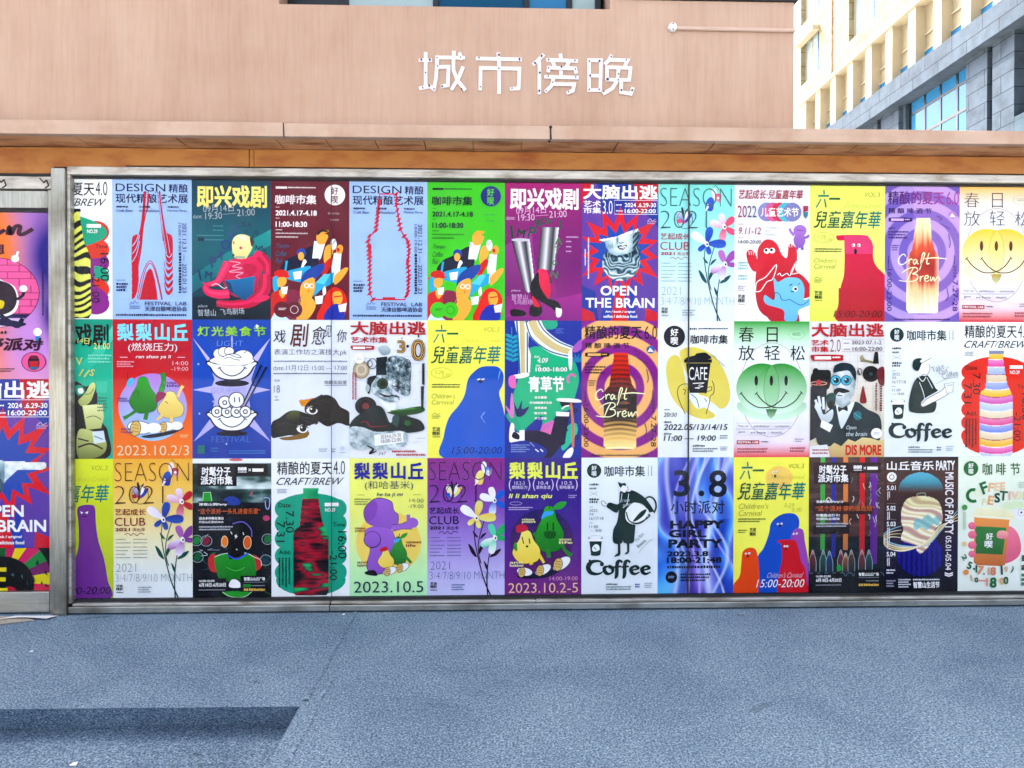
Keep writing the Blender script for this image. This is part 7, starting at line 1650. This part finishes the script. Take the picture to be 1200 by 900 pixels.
# --- posters in the left door
def p_open():
    a = Art(-220, 55, 400, 1130)
    def bg(x, y):
        u, v = (x + 220) / 620, (y - 55) / 1075
        o = math.exp(-((u - 0.42 - 0.1 * math.sin(6 * v)) / 0.22) ** 2); b = math.exp(-((u - 1.0) / 0.22) ** 2) * math.exp(-((v - 0.26) / 0.24) ** 2) + 0.8 * math.exp(-((u - 1.02) / 0.1) ** 2) * math.exp(-((v - 0.62) / 0.12) ** 2)
        c = mix(mix('b48ac8', 'c89ad4', v), 'e0843c', o); c = mix(c, 'd8a0b8', max(0, v - 0.85) * 4)
        return mix(c, '2a1a86', min(1, b * 1.25))
    a.D(-220, 55, 400, 1130, 60, 100, bg); a.cur = 'illustration'
    a.frm(-220, 50, 508, 1640)
    # scene circle with brick wall, bottle and yellow block
    cx, cy, r = 90, 815, 335
    circ = inpoly([(cx + r * math.cos(t * 0.1), cy + r * math.sin(t * 0.1)) for t in range(63)])
    def br(x, y):
        if not circ(x, y): return None
        if y > 1015: return lin('d0b8d8') if y > 1060 else lin('241a5c')
        row = int((y - 480) // 66); k = (x + (row % 2) * 90) % 180
        return lin('a83a70') if (y - 480) % 66 < 7 or k < 7 else lin('d86aa0')
    a.D(cx - r, cy - r, cx + r, cy + r, 84, 84, br); a.O(cx, cy, r, r, 6, '5a1c4a')
    a.S([(0, 530), (60, 540), (90, 650), (150, 700), (240, 760), (270, 900), (230, 1010), (120, 1050), (-20, 1030), (-60, 900), (-40, 720), (10, 640)], 'f0e8f0'); a.S([(15, 600), (70, 600), (100, 680), (200, 730), (245, 800), (255, 900), (215, 990), (120, 1030), (0, 1000), (-30, 880), (-10, 720)], '3a1438', '2a0e30'); a.S([(-5, 560), (45, 535), (65, 590), (20, 600)], 'f2ecf2')
    a.P([(-120, 830), (110, 810), (125, 1010), (-100, 1050)], 'd8c838', 'c4b02a'); a.S([(110, 890), (160, 900), (150, 960), (115, 960)], 'd8c838')
    for x, y, q in ((60, 930, 24), (-60, 900, 20), (30, 1010, 16), (-40, 1010, 18)): a.E(x, y, q, q * 0.8, 'b09c20')
    a.L([(255, 880), (300, 840), (310, 780)], 26, '2a0e30'); a.E(306, 775, 30, 32, 'f0ecf0'); a.L([(130, 1030), (200, 1090), (260, 1130), (300, 1060)], (40, 36, 50, 30), '141444'); a.S([(-120, 1080), (100, 1060), (320, 1105), (260, 1140), (60, 1120), (-100, 1140)], '1c1450')
    a.E(245, 490, 30, 34, 'f0ecf0'); a.L([(255, 470), (268, 420)], 18, 'f0ecf0'); a.E(412, 1190, 32, 40, 'eef0f4'); a.P([(395, 1228), (428, 1228), (425, 1300), (398, 1300)], '2a8ab4'); a.L([(378, 1305), (455, 1305)], 12, '2a1a5c'); a.E(382, 1475, 94, 96, '4a1c4a'); a.E(382, 1475, 88, 90, 'd86a9c'); a.S([(345, 1440), (420, 1440), (415, 1540), (350, 1540)], '3a2a3c'); a.P([(348, 1470), (420, 1466), (416, 1520), (352, 1524)], 'b8343c'); a.R(350, 1525, 416, 1545, '3a7a9c'); a.E(384, 1430, 34, 18, '7a2a3c')
    K = '4a0f38'
    for p, w in (([(-200, 240), (-170, 180), (-120, 180), (-110, 240), (-160, 280), (-205, 250)], 40), ([(-70, 330), (-60, 200), (-20, 170), (0, 220), (-30, 270), (-60, 260)], 36), ([(20, 250), (90, 200), (70, 165), (30, 200), (40, 270), (110, 262), (170, 220)], 34), ([(190, 270), (205, 190), (215, 260), (250, 190), (285, 190), (275, 255), (310, 260), (380, 210)], 34)): a.L([(x, y - 5) for x, y in p], w, K, part='lettering')
    a.T('脑洞设想', -210, 350, 165, 455, K, 0.035); a.T('野派对', 0, 1245, 460, 1370, K, 0.04, 0.15); a.F(0, 1180, 180, 1210, 1, K, gap=0.1); a.F(0, 1535, 240, 1580, 2, K); a.F(445, 600, 470, 1030, 1, '3a1a5c', 1)
    a.T('创意', -200, 1245, -40, 1370, K, 0.04, 0.15)
    return a

def p_circle():
    a = Art(-60, 600, 200, 1064)
    a.R(-60, 600, 200, 1064, '14181e'); a.cur = 'illustration'
    pal = ['d8c830', 'c03070', '2a8a4a', '7a2a6a', 'd0c42a', 'c83a5a', '1f6a3c', 'b82a6a']
    for i in range(24):
        a0, a1 = R(-190 + i * 15), R(-190 + i * 15 + 15)
        a.P([(70 + 62 * math.cos(t) * k, 690 + 62 * math.sin(t) * k) for t, k in ((a0, 1.0), (a1, 1.0), (a1, 2.1), (a0, 2.1))], pal[i % 8])
    a.E(70, 700, 84, 78, '10141a')
    rg = random.Random(11)
    for i in range(60):
        x, y = rg.uniform(-55, 195), rg.uniform(640, 760)
        a.P([(x - rg.uniform(2, 7), y), (x, y - rg.uniform(4, 14)), (x + rg.uniform(2, 6), y + rg.uniform(2, 10))], rg.choice(['1c3a44', '2a5a60', '0c2028', '5a7a80', '16303a']))
    a.E(90, 728, 22, 24, 'a82a48'); a.E(82, 745, 22, 9, 'c8ccd4')
    a.T('王', 28, 652, 84, 720, 'd4cc3c', 0.05); a.T('生活', -30, 718, 66, 752, 'd4cc3c', 0.05)
    return a

# ---------------------------------------------------------------- hang everything up
p_brew_zebra()
p_design('strata', 1, 'pale blue exhibition poster with a bottle made of red wavy bands')
p_improv_teal()
p_coffeefair('701c33', 'e8dfe2', 'eceaee', '701c33', 3, 'maroon coffee fair poster with a crowd of cartoon coffee drinkers')
p_design('outline', 4, 'pale blue exhibition poster with a bottle in rough red outline')
p_coffeefair('52c22c', '16382c', '1c2a80', '6ac43a', 5, 'bright green coffee fair poster with a crowd of cartoon coffee drinkers')
p_improv_purple()
p_brain_head()
FLW = ('d8a0b8', 'b82c3c', '3a62b4', '1e3f92', 'a86ab0', '8a4a98', 'e2dcea')
p_season(8, 0, 'aqua season 2021 poster with pink and blue flowers beside a panel seam', ('8fdcd4', '98dcdc', 'aae0e4', 'c4e2ec', 'd4e2ee', 'd8e2ee'), '4a6a70', '96a8b4', 'b0304c', ('e0a8c0', 'd8587c', '3a6ac4', '2450b0', 'b878bc', 'a058ac', 'dfe6f2'), '1c5f64')
p_kids2022()
p_liuyi('red', 10, 0, "yellow children's carnival poster with one crimson blob figure")
p_brew60('lilac', 11, 0, 'lilac ringed beer poster with a glowing cream and orange bottle')
p_spring('yellow', 12, 0, 'spring poster with a yellow double smiling face')
p_improv_green()
p_lili('burn', 1, 1, 'red and orange festival poster with green and yellow pears in sneakers')
p_food()
p_drama()
p_brain3()
p_liuyi('blue', 5, 1, "yellow children's carnival poster with one big blue blob figure")
p_grass()
p_brew60('warm', 7, 1, 'purple and peach ringed beer poster with a red and black bottle')
p_cafe()
p_spring('green', 9, 1, 'spring poster with a green double smiling face')
p_brain2()
p_coffee_takeout()
p_brew_stripe()
p_liuyi('purple', 0, 2, "lime children's carnival poster beside the post with a purple blob figure", (0.255, 1))
p_season(1, 2, 'yellow fading season 2021 poster with red and blue flowers', ('ddb04c', 'e2c06a', 'e4cf90', 'e0dcbc', 'dde0dc', 'dfe3e6'), '6a3a1c', '9a9ea6', '8a1a26', FLW, '1c5a50')
p_dj()
p_brew_glitch()
p_lili('dog', 4, 2, 'lime festival poster with a purple figure behind two small pears')
p_season(5, 2, 'purple season 2021 poster with white, blue and green flowers', ('8e2c8c', '8a3c9c', '8e64b8', 'a48ecc', 'bcb4dc', 'c8c8e4'), '3a1650', '7484a8', '2a1850', ('e8ecf0', '2a6ac8', 'd8dc8a', 'e6c870', '6ad0b0', '3ab070', 'eef0ea'), '3a1440')
p_lili('hill', 6, 2, 'violet festival poster with a green pear and a yellow pear in sneakers')
p_coffee_carry()
p_38()
p_liuyi('group', 9, 2, "yellow children's carnival poster with orange, blue, red and purple blob figures together")
p_stripe_party()
p_music()
p_festival()
DW, DH = 0.602, 1.072
p_open().build(-2.889 - DW, 1.489, DW, 1.056, 'orange and purple night party poster with a bottle and yellow block against bricks')
p_brain_hand().build(-2.889 - DW, 0.415, DW, DH, 'purple door poster with a marble pointing hand on a red and blue burst')
c_ = p_circle()
c_.build(-2.889 - DW, 0.415 - DH - 0.002, DW, DH, "dark poster low in the door with coloured rays round a black disc", None, 0.145 - (0.415 - DH - 0.002))
